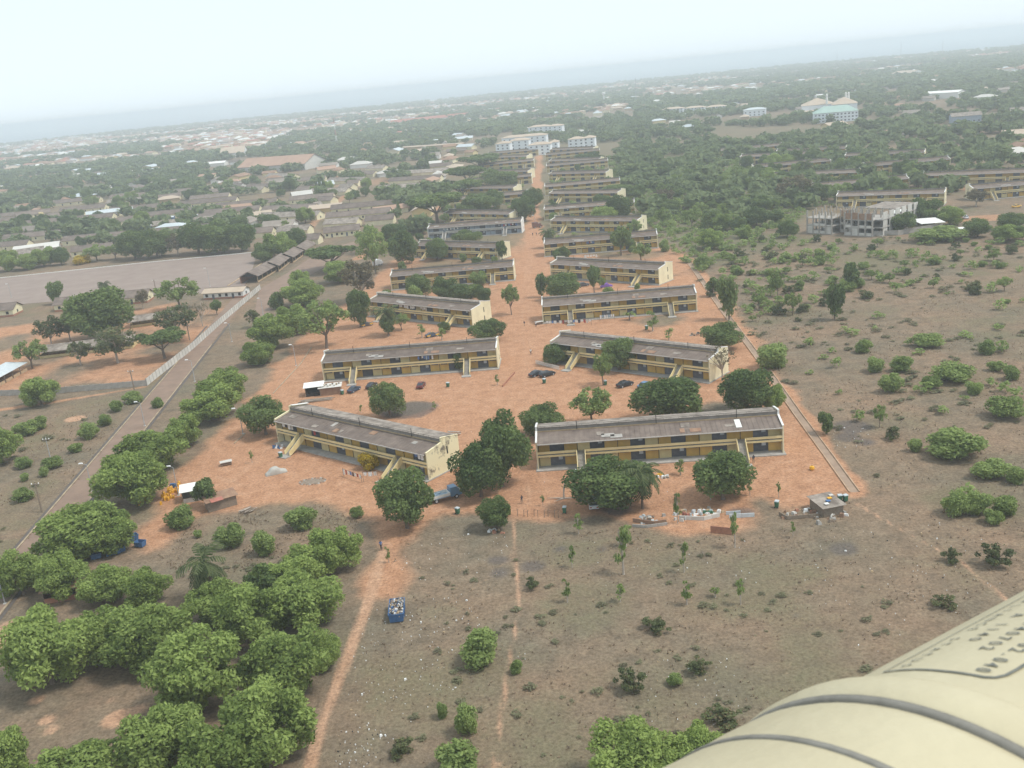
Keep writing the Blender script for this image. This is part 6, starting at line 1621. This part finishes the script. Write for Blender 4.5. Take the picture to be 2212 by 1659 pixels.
# yellow jerrycans
can = MB().box(-.17, .17, -.12, .12, 0, .44); can.hexa([(-.17, -.12, .441), (.17, -.12, .441), (.17, .12, .441), (-.17, .12, .441), (-.1, -.07, .52), (.1, -.07, .52), (.1, .07, .52), (-.1, .07, .52)])
CAN = can.mesh('can_body', M['yellowcan']); CAP = MB().tube((.1, 0, .52), (.1, 0, .6), .045, n=8).mesh('cap', M['redsheet']); HND = MB().box(-.08, .06, -.02, .02, .52, .58).mesh('handle', M['yellowcan'])
rc_ = random.Random(5)
for cl_, (cx_, cy_, n_, sp) in enumerate(((371, 1062, 26, 1.5), (361, 1080, 9, .7), (307, 1085, 6, .6), (391, 1053, 2, .3))):
    c = G(cx_, cy_)
    for i in range(n_):
        r = empty('jerrycan', (c.x + rc_.gauss(0, sp * .6), c.y + rc_.gauss(0, sp), 0), rc_.uniform(0, 3), 'yellow plastic jerrycan in the ' + ('big cluster under the street lamp', 'small cluster below the big one', 'group nearest the mango row', 'pair right of the street lamp')[cl_], 'jerrycan', 'yellow jerrycans ' + ('big cluster', 'lower cluster', 'mango row group', 'lamp pair')[cl_])
        r.scale = (1.7, 1.7, 1.7) if i % 4 == 0 else (1.3, 1.3, 1.3)
        link('can_body', CAN, r); link('cap', CAP, r); link('handle', HND, r)
for px, py, lab in ((1754, 1015, 'lone yellow ball-shaped can on the red yard near the drain'),):
    o = MB().lathe([(0, 0), (.35, .05), (.5, .35), (.4, .7), (.12, .8), (.12, .9)], 12).build('yellow_drum', M['yellowcan'], None, G(px, py)); tag(o, lab, 'drum')
o = MB().box(-.6, .6, -.4, .4, 0, .7).box(-.5, .5, -.3, .3, .71, .9).build('blue_crate', M['blue'], None, G(374, 1053)); tag(o, 'blue crate standing among the yellow jerrycans', 'crate')

# ------------------------------------------------------------------ lamp posts and poles
def lamp(bx, by, hx, hy, label):
    p = G(bx, by); k = mpp(p); h_ = max(6.5, abs(by - hy) * k / math.cos(math.atan2(CAM_H, p.y))); r = empty('street_lamp', p, 0, label, 'street lamp', 'street lamps of the estate')
    dx = max(-2.2, min(2.2, (hx - bx + (by - hy) * .098) * k)); dx = dx if abs(dx) > .8 else -1.2
    MB().tube((0, 0, -.1), (0, 0, h_ - .3), .11, .06, 8).build('post', M['steel'], r)
    MB().tube((0, 0, h_ - .35), (dx * .8, 0, h_), .05, .04, 6).build('arm', M['steel'], r)
    MB().hexa([(dx * .75 - .45, -.17, h_ - .06), (dx * .75 + .45, -.17, h_ - .06), (dx * .75 + .45, .17, h_ - .06), (dx * .75 - .45, .17, h_ - .06), (dx * .75 - .36, -.12, h_ + .12), (dx * .75 + .36, -.12, h_ + .12), (dx * .75 + .36, .12, h_ + .12), (dx * .75 - .36, .12, h_ + .12)]).build('lamp_head', M['lamp'], r)
    MB().box(-.25, .25, -.25, .25, -.05, .12).build('footing', M['conc_pale'], r)
for a in ((421, 824, 404, 776, 'near the compound wall corner'), (313, 920, 297, 880, 'beside the mango row on the paved road'), (501, 738, 488, 699, 'opposite the compound wall'), (454, 619, 444, 579, 'on the parade ground edge, right one'), (25, 643, 17, 615, 'on the parade ground edge, left one'),
          (200, 1062, 181, 1024, 'over the paved road behind the widest mango'), (525, 937, 505, 883, 'beside the dirt lane near the dark mango'), (386, 1070, 371, 1038, 'above the yellow jerrycans'), (640, 790, 628, 748, 'beside the dirt lane at the tin shack'), (569, 681, 567, 655, 'on the verge below the shelters'), (1157, 492, 1157, 467, 'on the centre road beside the rusty van'), (11, 1304, 5, 1255, 'at the left picture edge above the clearing')):
    lamp(*a[:4], 'street lamp ' + a[4])
for bx, by, ty, m_, lab in ((91, 1106, 1040, 'wood', 'stout wooden utility pole with white fittings left of the paved road'), (110, 994, 944, 'steel', 'thin bare pole in the left verge scrub'), (291, 846, 798, 'wood', 'wooden pole before the low grey wall'), (336, 624, 604, 'wood', 'wooden pole behind the cream barrack gable'), (410, 735, 700, 'wood', 'wooden pole inside the compound corner')):
    p = G(bx, by); h_ = (by - ty) * mpp(p) / math.cos(math.atan2(CAM_H, p.y)); r = empty('utility_pole', p, 0, lab, 'pole', 'poles')
    MB().tube((0, 0, -.1), (0, 0, h_), .2 if m_ == 'wood' else .1, .13 if m_ == 'wood' else .07, 8).build('post', M[m_], r)
    MB().box(-.8, .8, -.07, .07, h_ - .7, h_ - .55).build('cross_arm', M['wood'], r)
    for x in (-.7, 0, .7): MB().lathe([(.12, 0), (.14, .15), (.06, .3)], 8, (x, 0, h_ - .549)).build('insulator', M['white'], r)

# ------------------------------------------------------------------ shacks, tables, heaps
def shack(name, px, py, ang, L, D, h0, h1, wall, roof, label, open_front=True, skew=.0):
    r = empty(name, G(px, py), R(ang), label, 'shack')
    MB().prism([(-.4, h0), (D + .4, h1), (D + .4, h1 + .06), (-.4, h0 + .06)], -.4, L + .4, 'x').build('roof', roof, r)
    for x, y_, h_ in ((0, 0, h0), (L - .12, 0, h0), (0, D - .12, h1 - .12), (L - .12, D - .12, h1 - .12)): MB().box(x, x + .12, y_, y_ + .12, 0, h_).build('post', M['wood'], r)
    MB().box(.12, L - .12, D - .1, D - .02, 0, h1 - .2).build('back_wall', wall, r)
    for x in (.01, L - .09): MB().box(x, x + .08, .13, D - .13, 0, min(h0, h1) - .1).build('side_wall', wall, r)
    if not open_front: MB().box(.12, L - .12, .02, .1, 0, h0 - .1).build('front_wall', wall, r)
    else: MB().box(.12, L - .12, .02, .1, 0, .9).build('counter', wall, r)
    return r
shack('kiosk', 396, 1088, 14, 4.2, 3.0, 2.4, 2.8, M['conc'], M['whitesheet'], 'kiosk with white sheet roof behind a small tree')
r = shack('kiosk', 452, 1108, 30, 5.6, 2.6, 2.1, 2.6, M['wood'], M['rust'], 'timber kiosk with rusty and red roof beside the white-roofed one', False)
MB().box(.6, 3.0, -.5, .9, 2.28, 2.33).build('red_sheet', M['redsheet'], r).rotation_euler = (.15, 0, 0)
shack('tin_shack', 661, 858, 6, 4.6, 3.4, 2.5, 2.8, M['dark'], M['whitesheet'], 'tin shack with white sheet roof beside a stone-walled hut')
r = shack('stone_hut', 692, 856, 4, 5.4, 3.2, 2.1, 2.2, M['rust'], M['conc_pale'], 'low hut with junk-weighted roof joined to the tin shack', False)
for k in range(9): MB().box(.4 + k * .55, .8 + k * .55, .4 + (k % 3) * .8, .9 + (k % 3) * .8, 2.3, 2.5 + (k % 2) * .15).build('roof_weight', (M['conc_pale'], M['tan'], M['wood'])[k % 3], r)
r = shack('corner_shack', 1780, 1118, 12, 3.6, 4.6, 1.7, 1.9, M['wood'], M['roof2'], 'grey shack with weighted roof at the foot of the concrete drain', False)
for k, m_ in enumerate(('whitesheet', 'blue', 'yellowcan', 'conc_pale')): MB().box(.6 + k * .8, 1.3 + k * .8, .5 + k * .9, 1.1 + k * .9, 1.98, 2.1).build('roof_weight', M[m_], r)
shack('low_shed', 96, 1306, 10, 5.2, 3.2, 2.2, 2.7, M['brick'], M['rust'], 'low brown-roofed shed half under the grove trees')
def heap(px, py, ang, L, Dp, n, mats, name, label, cat, logs=False, hmax=.5, seed=1):
    rr = np.random.default_rng(seed); r = empty(name, G(px, py), R(ang), label, cat)
    for i in range(n):
        if logs:
            y_ = rr.uniform(-Dp / 2, Dp / 2); z = rr.uniform(.08, hmax); l_ = L * rr.uniform(.6, 1); x = rr.uniform(-.1, .1) * L
            MB().tube((x - l_ / 2, y_ + rr.normal() * .1, z), (x + l_ / 2, y_ + rr.normal() * .1, z + rr.normal() * .05), .1, .08, 6).build('log', M[mats[i % len(mats)]], r)
        else:
            x, y_ = rr.uniform(-L / 2, L / 2), rr.uniform(-Dp / 2, Dp / 2); a, b, c = rr.uniform(.15, .5), rr.uniform(.12, .4), rr.uniform(.06, hmax)
            o = MB().hexa([(-a, -b, -.05), (a, -b, -.05), (a, b, -.05), (-a, b, -.05), (-a * .8, -b * .7, c), (a * .7, -b * .8, c), (a * .8, b * .7, c * .8), (-a * .7, b * .8, c * 1.1)]).build('scrap_piece', M[mats[int(rr.integers(len(mats)))]], r, (x, y_, 0), rr.uniform(0, 3)); 
    return r
heap(536, 1105, 50, 3.0, 2.2, 14, ['wood', 'palebark'], 'wood_pile', 'pile of pale logs right of the kiosks', 'wood pile', True)
heap(685, 866, 4, 9.0, 1.6, 14, ['wood', 'palebark'], 'wood_pile', 'long pile of poles before the tin shack', 'wood pile', True, .6, 2)
heap(978, 938, -20, 4.0, 1.6, 8, ['wood', 'palebark', 'conc_pale'], 'wood_pile', 'stacked boards on the roof side behind the stained end wall', 'wood pile', True, .5, 3)
# stone ring
r = empty('stone_ring', G(675, 1040), 0, 'flat ring of stones on the red earth before the stained block', 'stones')
rr = np.random.default_rng(8)
for i in range(26):
    a = i / 26 * 6.28; o = MB().lathe([(0, .22), (.18, .16), (.26, 0)], 6).build('stone', M[('wood', 'conc', 'rust')[i % 3]], r, (math.cos(a) * 2.6, math.sin(a) * 1.7, -.02), rr.uniform(0, 3)); o.scale = (rr.uniform(.8, 1.5), rr.uniform(.8, 1.3), rr.uniform(.7, 1.3))
MB().lathe([(0, .12), (1.6, .08), (2.3, -.02)], 16).build('ash_bed', M['wood'], r).scale = (1, .65, 1)
# tables
for px, py, lab in ((489, 1004, 'rough timber table under a bare sapling'), (1165, 700, 'small dark table at the centre road')):
    r = empty('timber_table', G(px, py), R(20), lab, 'table')
    for k in range(5): MB().box(-1.3, 1.3, -.75 + k * .31, -.47 + k * .31, .8, .86).build('plank', M['conc_pale'], r)
    for x in (-1.1, 1.0):
        for y_ in (-.6, .5): MB().box(x, x + .12, y_, y_ + .12, 0, .8).build('leg', M['wood'], r)
    MB().box(-1.2, 1.2, -.7, .6, .25, .3).build('lower_shelf', M['rust'], r)
# scrap garden between the mango trees
gs = 'scrap garden plots in front of the nearest long block'
heap(1430, 1118, 0, 8, 3, 26, ['conc_pale', 'rust', 'wood', 'conc', 'zinc'], 'scrap_heap', 'heap of grey and white scrap left in the fenced garden', 'scrap', hmax=.5, seed=11)
heap(1505, 1112, 4, 7, 3.4, 34, ['conc_pale', 'redsheet', 'conc', 'tan', 'zinc', 'tan', 'paper'], 'scrap_heap', 'heap of white and red scrap sheets, brightest in the garden', 'scrap', hmax=.7, seed=12)
heap(1545, 1110, 0, 3, 2, 10, ['paper', 'tan', 'bingreen'], 'scrap_heap', 'small mixed heap at the right of the garden', 'scrap', hmax=.5, seed=13)
heap(1730, 1108, 5, 7, 2.6, 24, ['rust', 'conc_pale', 'wood', 'paper', 'brick'], 'scrap_heap', 'low scrap heaps in the plot beside the corner shack', 'scrap', hmax=.5, seed=14)
heap(1795, 1120, 5, 6, 3.0, 18, ['rust', 'conc_pale', 'wood', 'conc', 'paper'], 'scrap_heap', 'scrap thrown down before the corner shack', 'scrap', hmax=.8, seed=19)
heap(1072, 1149, 0, 2.4, 1.4, 8, ['brick', 'paper', 'tan'], 'scrap_heap', 'pots and boxes under the small tree', 'scrap', hmax=.5, seed=15)
heap(1415, 1030, 0, 5, 2.4, 12, ['wood', 'conc_pale', 'bingreen', 'paper', 'yellowcan'], 'scrap_heap', 'household clutter before the middle of the nearest long block', 'scrap', hmax=.5, seed=16)
heap(1510, 722, 0, 6, 2.6, 16, ['wood', 'iron', 'conc', 'rust'], 'scrap_heap', 'dark scrap heap in the washing-line yard', 'scrap', hmax=.7, seed=17)
heap(600, 968, 0, 2.2, 1.6, 7, ['whitesheet', 'blue', 'paper'], 'scrap_heap', 'white and blue bundles at the lane end of the stained block', 'scrap', hmax=.8, seed=18)
def low_wall(pts, h_, m_, label, name='garden_wall'):
    P = [G(*p) for p in pts]; r = empty(name, P[0], 0, label, 'wall')
    for a, b in zip(P[:-1], P[1:]):
        v = b - a; n = max(1, round(v.length / 1.8))
        for i in range(n): MB().box(.02, v.length / n - .02, -.08, .08, 0, h_).build('panel', m_, r, a + v * i / n - P[0], math.atan2(v.y, v.x))
low_wall([(1367, 1127), (1412, 1134), (1440, 1130)], .7, M['rust'], 'low rusty sheet wall on the left of the scrap garden')
low_wall([(1467, 1122), (1520, 1124), (1555, 1116)], .7, M['conc_pale'], 'low pale wall before the white scrap')
low_wall([(1366, 1138), (1395, 1140), (1420, 1137), (1442, 1134)], .5, M['conc'], 'low concrete edge below the rusty wall')
low_wall([(1568, 1112), (1600, 1110)], .6, M['zinc'], 'short grey sheet wall, upper of two right of the garden'); low_wall([(1575, 1119), (1630, 1116)], .7, M['zinc'], 'longer grey sheet wall, lower of two right of the garden')
low_wall([(1535, 1150), (1585, 1155)], 1.2, M['brick'], 'dark brown screen below the garden'); low_wall([(1683, 1112), (1700, 1122), (1770, 1116)], .6, M['wood'], 'low timber edge of the corner shack plot')
low_wall([(1086, 836), (1112, 806)], .5, M['brick'], 'brick step wall at the road end of the block with parked cars')
# picket fence and post row
r = empty('picket_fence', G(1158, 788), 0, 'white picket fence round the small tree at a stair foot', 'fence')
A, B = G(1158, 786), G(1208, 799); v = B - A
pk = MB().box(-.07, .07, -.02, .02, 0, 1.1).mesh('picket', M['white'])
for i in range(30): link('picket', pk, r, A + v * i / 29 - r.location, math.atan2(v.y, v.x))
for z in (.35, .85): MB().box(0, v.length, .025, .06, z, z + .08).build('rail', M['white'], r, A - r.location, math.atan2(v.y, v.x))
for i in range(9):
    p = G(1118 + i * 11 + (i % 2) * 3, 1114 + i * .3 + (i % 3))
    tag(MB().tube((0, 0, -.1), (.05, 0, 1.3), .06, .05, 6).tube((0, 0, 1.0), (.25, .1, 1.35), .04, .02, 5).build('fence_post', M['wood'], None, p), 'weathered fence post in the line left of the green bin, number ' + ('one', 'two', 'three', 'four', 'five', 'six', 'seven', 'eight', 'nine')[i] + ' from the left', 'post', 'fence posts along the yard edge')
# bent dead trunk
mb = MB(); pts = [(0, 0, 0), (.1, .1, 1.6), (.4, .1, 3.0), (1.2, 0, 4.0), (2.0, -.1, 3.8)]
for a, b in zip(pts[:-1], pts[1:]): mb.tube(a, b, .2, .14, 7)
for q_ in ((-3, .5, .3), (2.6, -.6, .25), (-1.6, -1, .2)): mb.tube((0, 0, .2), q_, .16, .05, 6)
tag(mb.build('dead_trunk', M['palebark'], None, G(1218, 1078)), 'bent pale dead trunk left of the white pickup', 'tree trunk')
# washing lines
def washing(a, b, n, label, cols, h_=1.9):
    A, B = G(*a), G(*b); v = B - A; r = empty('washing_line', A, math.atan2(v.y, v.x), label, 'washing line', 'washing lines'); L = v.length
    for x in (0, L): MB().tube((x, 0, -.05), (x, 0, h_ + .1), .05, n=6).build('post', M['wood'], r)
    MB().tube((0, 0, h_), (L, 0, h_), .02, n=4).build('line', M['iron'], r); rr = np.random.default_rng(n)
    for i in range(n):
        x = L * (i + .5) / n; w_ = L / n * rr.uniform(.3, .46); hh = rr.uniform(.6, 1.2); mb = MB(); k = 5
        for s in range(k + 1):
            u = -w_ + 2 * w_ * s / k; d_ = math.sin(s * 2.1 + i) * .06; mb.v += [(x + u, d_ * .3, h_ - .02), (x + u * .96, d_, h_ - hh)]
        for s in range(k): mb.f.append((2 * s, 2 * s + 1, 2 * s + 3, 2 * s + 2)); mb.m.append(0)
        mb.build('garment', M[cols[i % len(cols)]], r)
washing((1180, 706), (1278, 702), 17, 'long washing line with white, blue and dark clothes', ['paper', 'paper', 'clothblue', 'paper', 'clothdark', 'paper', 'clothred', 'conc_pale'])
washing((1296, 694), (1328, 691), 7, 'short washing line with white clothes right of the long one', ['paper', 'palebl', 'paper'])
washing((742, 1028), (782, 1042), 8, 'washing line with small coloured garments before the stained block', ['paper', 'clothred', 'paper', 'clothblue', 'clothdark'], 1.6)
washing((786, 1042), (818, 1040), 3, 'washing line with a long white sheet beside the stair', ['paper', 'paper', 'conc_pale'], 2.2)
washing((1262, 561), (1292, 559), 5, 'washing line with white sheets before the fifth drain-side block', ['paper'])
# laundry hung along the galleries
def gallery_wash(key, x0, x1, n, label, cols):
    b = BLOCKS[key]; Mx = b.matrix_basis; r = empty('gallery_laundry', Mx @ Vector((x0, .2, 3.0)), b.rotation_euler.z, label, 'laundry', 'laundry hung on the galleries')
    MB().tube((0, 0, 2.05), (x1 - x0, 0, 2.05), .02, n=4).build('line', M['iron'], r)
    for i in range(n):
        w_ = (x1 - x0) / n; hh = random.uniform(.6, 1.15); MB().hexa([(i * w_ + .05, -.02, 2.03 - hh), (i * w_ + w_ * .8, .03, 2.05 - hh), (i * w_ + w_ * .8, .06, 2.05 - hh), (i * w_ + .05, .01, 2.03 - hh), (i * w_ + .03, -.015, 2.04), (i * w_ + w_ * .85, -.015, 2.04), (i * w_ + w_ * .85, .015, 2.04), (i * w_ + .03, .015, 2.04)]).build('garment', M[cols[i % len(cols)]], r)
gallery_wash('L1', -22, -18, 4, 'white washing on the gallery at the lane end of the stained block', ['paper', 'clothdark', 'paper', 'conc_pale'])
gallery_wash('L1', -11, -9.4, 2, 'red cloth on the gallery of the stained block', ['clothred', 'clothdark'])
gallery_wash('L1', 20.4, 23, 3, 'white and blue washing near the stained end wall', ['clothblue', 'paper', 'paper'])
gallery_wash('L2', 2.4, 6.8, 8, 'blue and white washing on the gallery above the parked cars', ['clothblue', 'clothdark', 'paper', 'clothblue', 'palebl'])
gallery_wash('L3', -9, -1, 11, 'white washing along the gallery behind the date palm', ['paper', 'paper', 'clothdark', 'paper'])
gallery_wash('L3', 1, 4, 4, 'white clothes right of the long row on the date palm block', ['paper', 'conc_pale'])
gallery_wash('R5', -6, -2.5, 6, 'blue and red washing on the fifth drain-side block', ['clothblue', 'clothblue', 'clothred', 'paper'])
gallery_wash('L6', -16, -8, 9, 'white washing on the grey-blue block, road-far half', ['paper', 'palebl', 'paper', 'clothdark'])
gallery_wash('L6', 14, 22, 9, 'coloured washing on the grey-blue block, road half', ['clothblue', 'clothred', 'paper', 'clothdark'])
# loose roof sheet on the nearest long block
b = BLOCKS['R1']; o = MB().hexa([(0, 0, 0), (1.1, 0, 0), (1.1, 3.2, .5), (0, 3.2, .5), (0, 0, .05), (1.1, 0, .05), (1.1, 3.2, .55), (0, 3.2, .55)]).build('roof_sheet', M['whitesheet'], None, b.matrix_basis @ Vector((15.2, .6, 5.76)), b.rotation_euler.z)
tag(o, 'single white sheet lying on the roof of the nearest long block', 'sheet')
b = BLOCKS['L1']; o = MB().hexa([(-.1, 0, 0), (.7, 0, 0), (.7, 4.8, -.95), (-.1, 4.8, -.95), (-.1, 0, .1), (.7, 0, .1), (.7, 4.8, -.85), (-.1, 4.8, -.85)]).build('roof_sheet', M['whitesheet'], None, b.matrix_basis @ Vector((-24.1, 4.75, 7.62)), b.rotation_euler.z)
tag(o, 'white capping strip along the far verge of the stained block', 'sheet')

# ------------------------------------------------------------------ people
for px, py, k, an, lab in ((824, 1187, 0, 170, 'person in blue top and dark trousers walking the dirt track'), (1147, 766, 1, 20, 'person in white top walking up the centre road'), (1158, 706, 1, 200, 'person in white top near the long washing line'), (1151, 510, 2, 0, 'person in dark clothes on the centre road by the rusty van, left one'), (1159, 509, 2, 30, 'person in dark clothes on the centre road by the rusty van, right one'),
                           (549, 939, 2, 90, 'person in dark clothes under the dark mango at the lane'), (1379, 1022, 3, 0, 'person in red top before the nearest long block'), (1128, 1088, 2, 40, 'person in dark clothes on the red yard left of the bent trunk'), (1133, 704, 2, 120, 'person in dark clothes crossing by the date palm block end'), (1628, 1000, 2, 10, 'person in dark clothes by the right stair of the nearest long block')):
    o = link('person', PM[k], None, G(px, py), R(an)); tag(o, lab, 'person')

# ------------------------------------------------------------------ the inflated float under the aircraft
FC, FD = Vector((2.64891, 2.29603, -1.217609 + CAM_H)), Vector((.81938, .56578, -.09206)).normalized()
E1 = (Vector((0, 0, 1)) - FD * FD.z).normalized(); E2 = FD.cross(E1)
def fpt(t, ph, r): return FC + FD * t + (E1 * math.cos(ph) + E2 * math.sin(ph)) * r
froot = empty('inflated_float', FC, 0, 'cream inflated float with dark seams and stencilled lettering beside the camera', 'float')
def frev(name, prof, m_, n=96, smooth=True):
    mb = MB()
    for t, r_ in prof:
        for i in range(n): mb.v.append(tuple(fpt(t, 2 * math.pi * i / n, r_) - FC))
    for k in range(len(prof) - 1):
        for i in range(n):
            j = (i + 1) % n; mb.f.append((k * n + i, k * n + j, (k + 1) * n + j, (k + 1) * n + i)); mb.m.append(0)
    for k in (0, len(prof) - 1): mb.f.append(tuple(k * n + i for i in range(n))); mb.m.append(0)
    return mb.build(name, m_, froot, smooth=smooth)
M['float'] = mat('cream_rubberised_fabric', (0.52, 0.46, 0.305), (0.46, 0.40, 0.26), 5, rough=.5, spec=.35, bump=.06, bscale=60)
M['seam'] = mat('grey_seam_tape', (0.25, 0.235, 0.20), (0.17, 0.16, 0.135), 40, rough=.6)
M['ink'] = mat('faded_black_ink', (0.20, 0.20, 0.17), (0.12, 0.125, 0.11), 60, rough=.7)
M['greytube'] = M['float']
frev('tube', [(-2.74, .34)] + [(-2.74 + .02 * k, .350) for k in range(1, 12)] + [(-2.5, .350), (-1.2, .35), (1.0, .345), (1.8, .25), (2.05, .02)], M['float'])
lip = [(-2.705, .352), (-2.712, .362), (-2.73, .3685), (-2.755, .369), (-2.772, .3655), (-2.781, .361)]
frev('rolled_lip', [(-2.700, .345)] + lip + [(-2.784, .352)], M['float'])
frev('near_bag', [(-2.775, .345), (-2.786, .360), (-2.80, .3635), (-2.84, .3645), (-2.88, .3635), (-2.889, .3622)] + [(-2.90, .3625), (-2.95, .3635), (-3.0, .362), (-3.1, .35), (-3.2, .31), (-3.28, .23), (-3.33, .12), (-3.34, .01)], M['float'])
frev('seam_band', [(-2.777, .35), (-2.7775, .3655), (-2.7815, .3643), (-2.7855, .3630), (-2.786, .35)], M['seam'])
frev('seam_band', [(-2.8895, .35), (-2.8897, .3646), (-2.8935, .3642), (-2.8972, .3640), (-2.8974, .35)], M['seam'])
def fline(pts, wdt, name, rr=.3512):
    """inked line on the tube: (t, degrees) points"""
    mb = MB(); P = []
    for (t0, p0), (t1, p1) in zip(pts[:-1], pts[1:]):
        for k in range(12): P.append((t0 + (t1 - t0) * k / 12, p0 + (p1 - p0) * k / 12))
    P.append(pts[-1])
    for i, (t, p) in enumerate(P):
        a, b = P[max(i - 1, 0)], P[min(i + 1, len(P) - 1)]; d = Vector((b[0] - a[0], R(b[1] - a[1]) * .35)).normalized(); nrm = Vector((-d.y, d.x)) * wdt / 2
        for s in (-1, 1): mb.v.append(tuple(fpt(t + nrm.x * s, R(p) + nrm.y * s / .35, rr) - FC))
    for i in range(len(P) - 1): mb.f.append((2 * i, 2 * i + 2, 2 * i + 3, 2 * i + 1)); mb.m.append(0)
    return mb.build(name, M['ink'], froot)
fline([(-1.9, -10.4), (-2.62, -10.4), (-2.640, -10.6), (-2.651, -11.4), (-2.656, -13), (-2.656, -20), (-2.652, -28), (-2.648, -34.2)], .0042, 'printed_border')
fline([(-2.648, -34.2), (-2.1, -34.0)], .0022, 'printed_border')
def ftext(s, t_end, ph, pitch, hgt, xs=1.0):
    """stencilled line that ends (last letter centre) at t_end; letter tops towards +phi"""
    n = len(s); g = None
    for i, ch in enumerate(s):
        if ch == ' ': continue
        gm = GLYPH[ch].copy()
        tc = t_end + (n - 1 - i) * pitch
        for v in gm.vertices: u, w_ = v.co.x * xs * hgt, v.co.y * hgt - hgt / 2; v.co = fpt(tc - u, R(ph) + w_ / .35, .3513) - FC
        gm.materials.clear(); gm.materials.append(M['ink']); o = link('letter', gm, froot)
ftext('COMPLIANCE STATUS', -2.633, -30.6, .0197, .0125, .85)
ftext('A 1140', -2.544, -25.2, .019, .0145, .95)
ftext('140702', -2.576, -19.8, .0183, .0150, .95)
ftext('602.040', -2.639, -14.6, .0168, .0150, .95)
# ------------------------------------------------------------------ haze
hz = MB().box(-61000, 61000, -1500, 61000, -3.0, 86.0)
mh = bpy.data.materials.new('haze_air'); mh.use_nodes = True
th = mh.node_tree; th.nodes.clear()
ho = th.nodes.new('ShaderNodeOutputMaterial'); hv = th.nodes.new('ShaderNodeVolumePrincipled')
hv.inputs['Color'].default_value = (0.90, 0.965, 1.0, 1); hv.inputs['Density'].default_value = HAZE_DENSITY; hv.inputs['Anisotropy'].default_value = 0.2
th.links.new(hv.outputs[0], ho.inputs['Volume'])
tag(hz.build('haze', mh), kind='stuff', label='pale sea haze hanging over the whole plain')
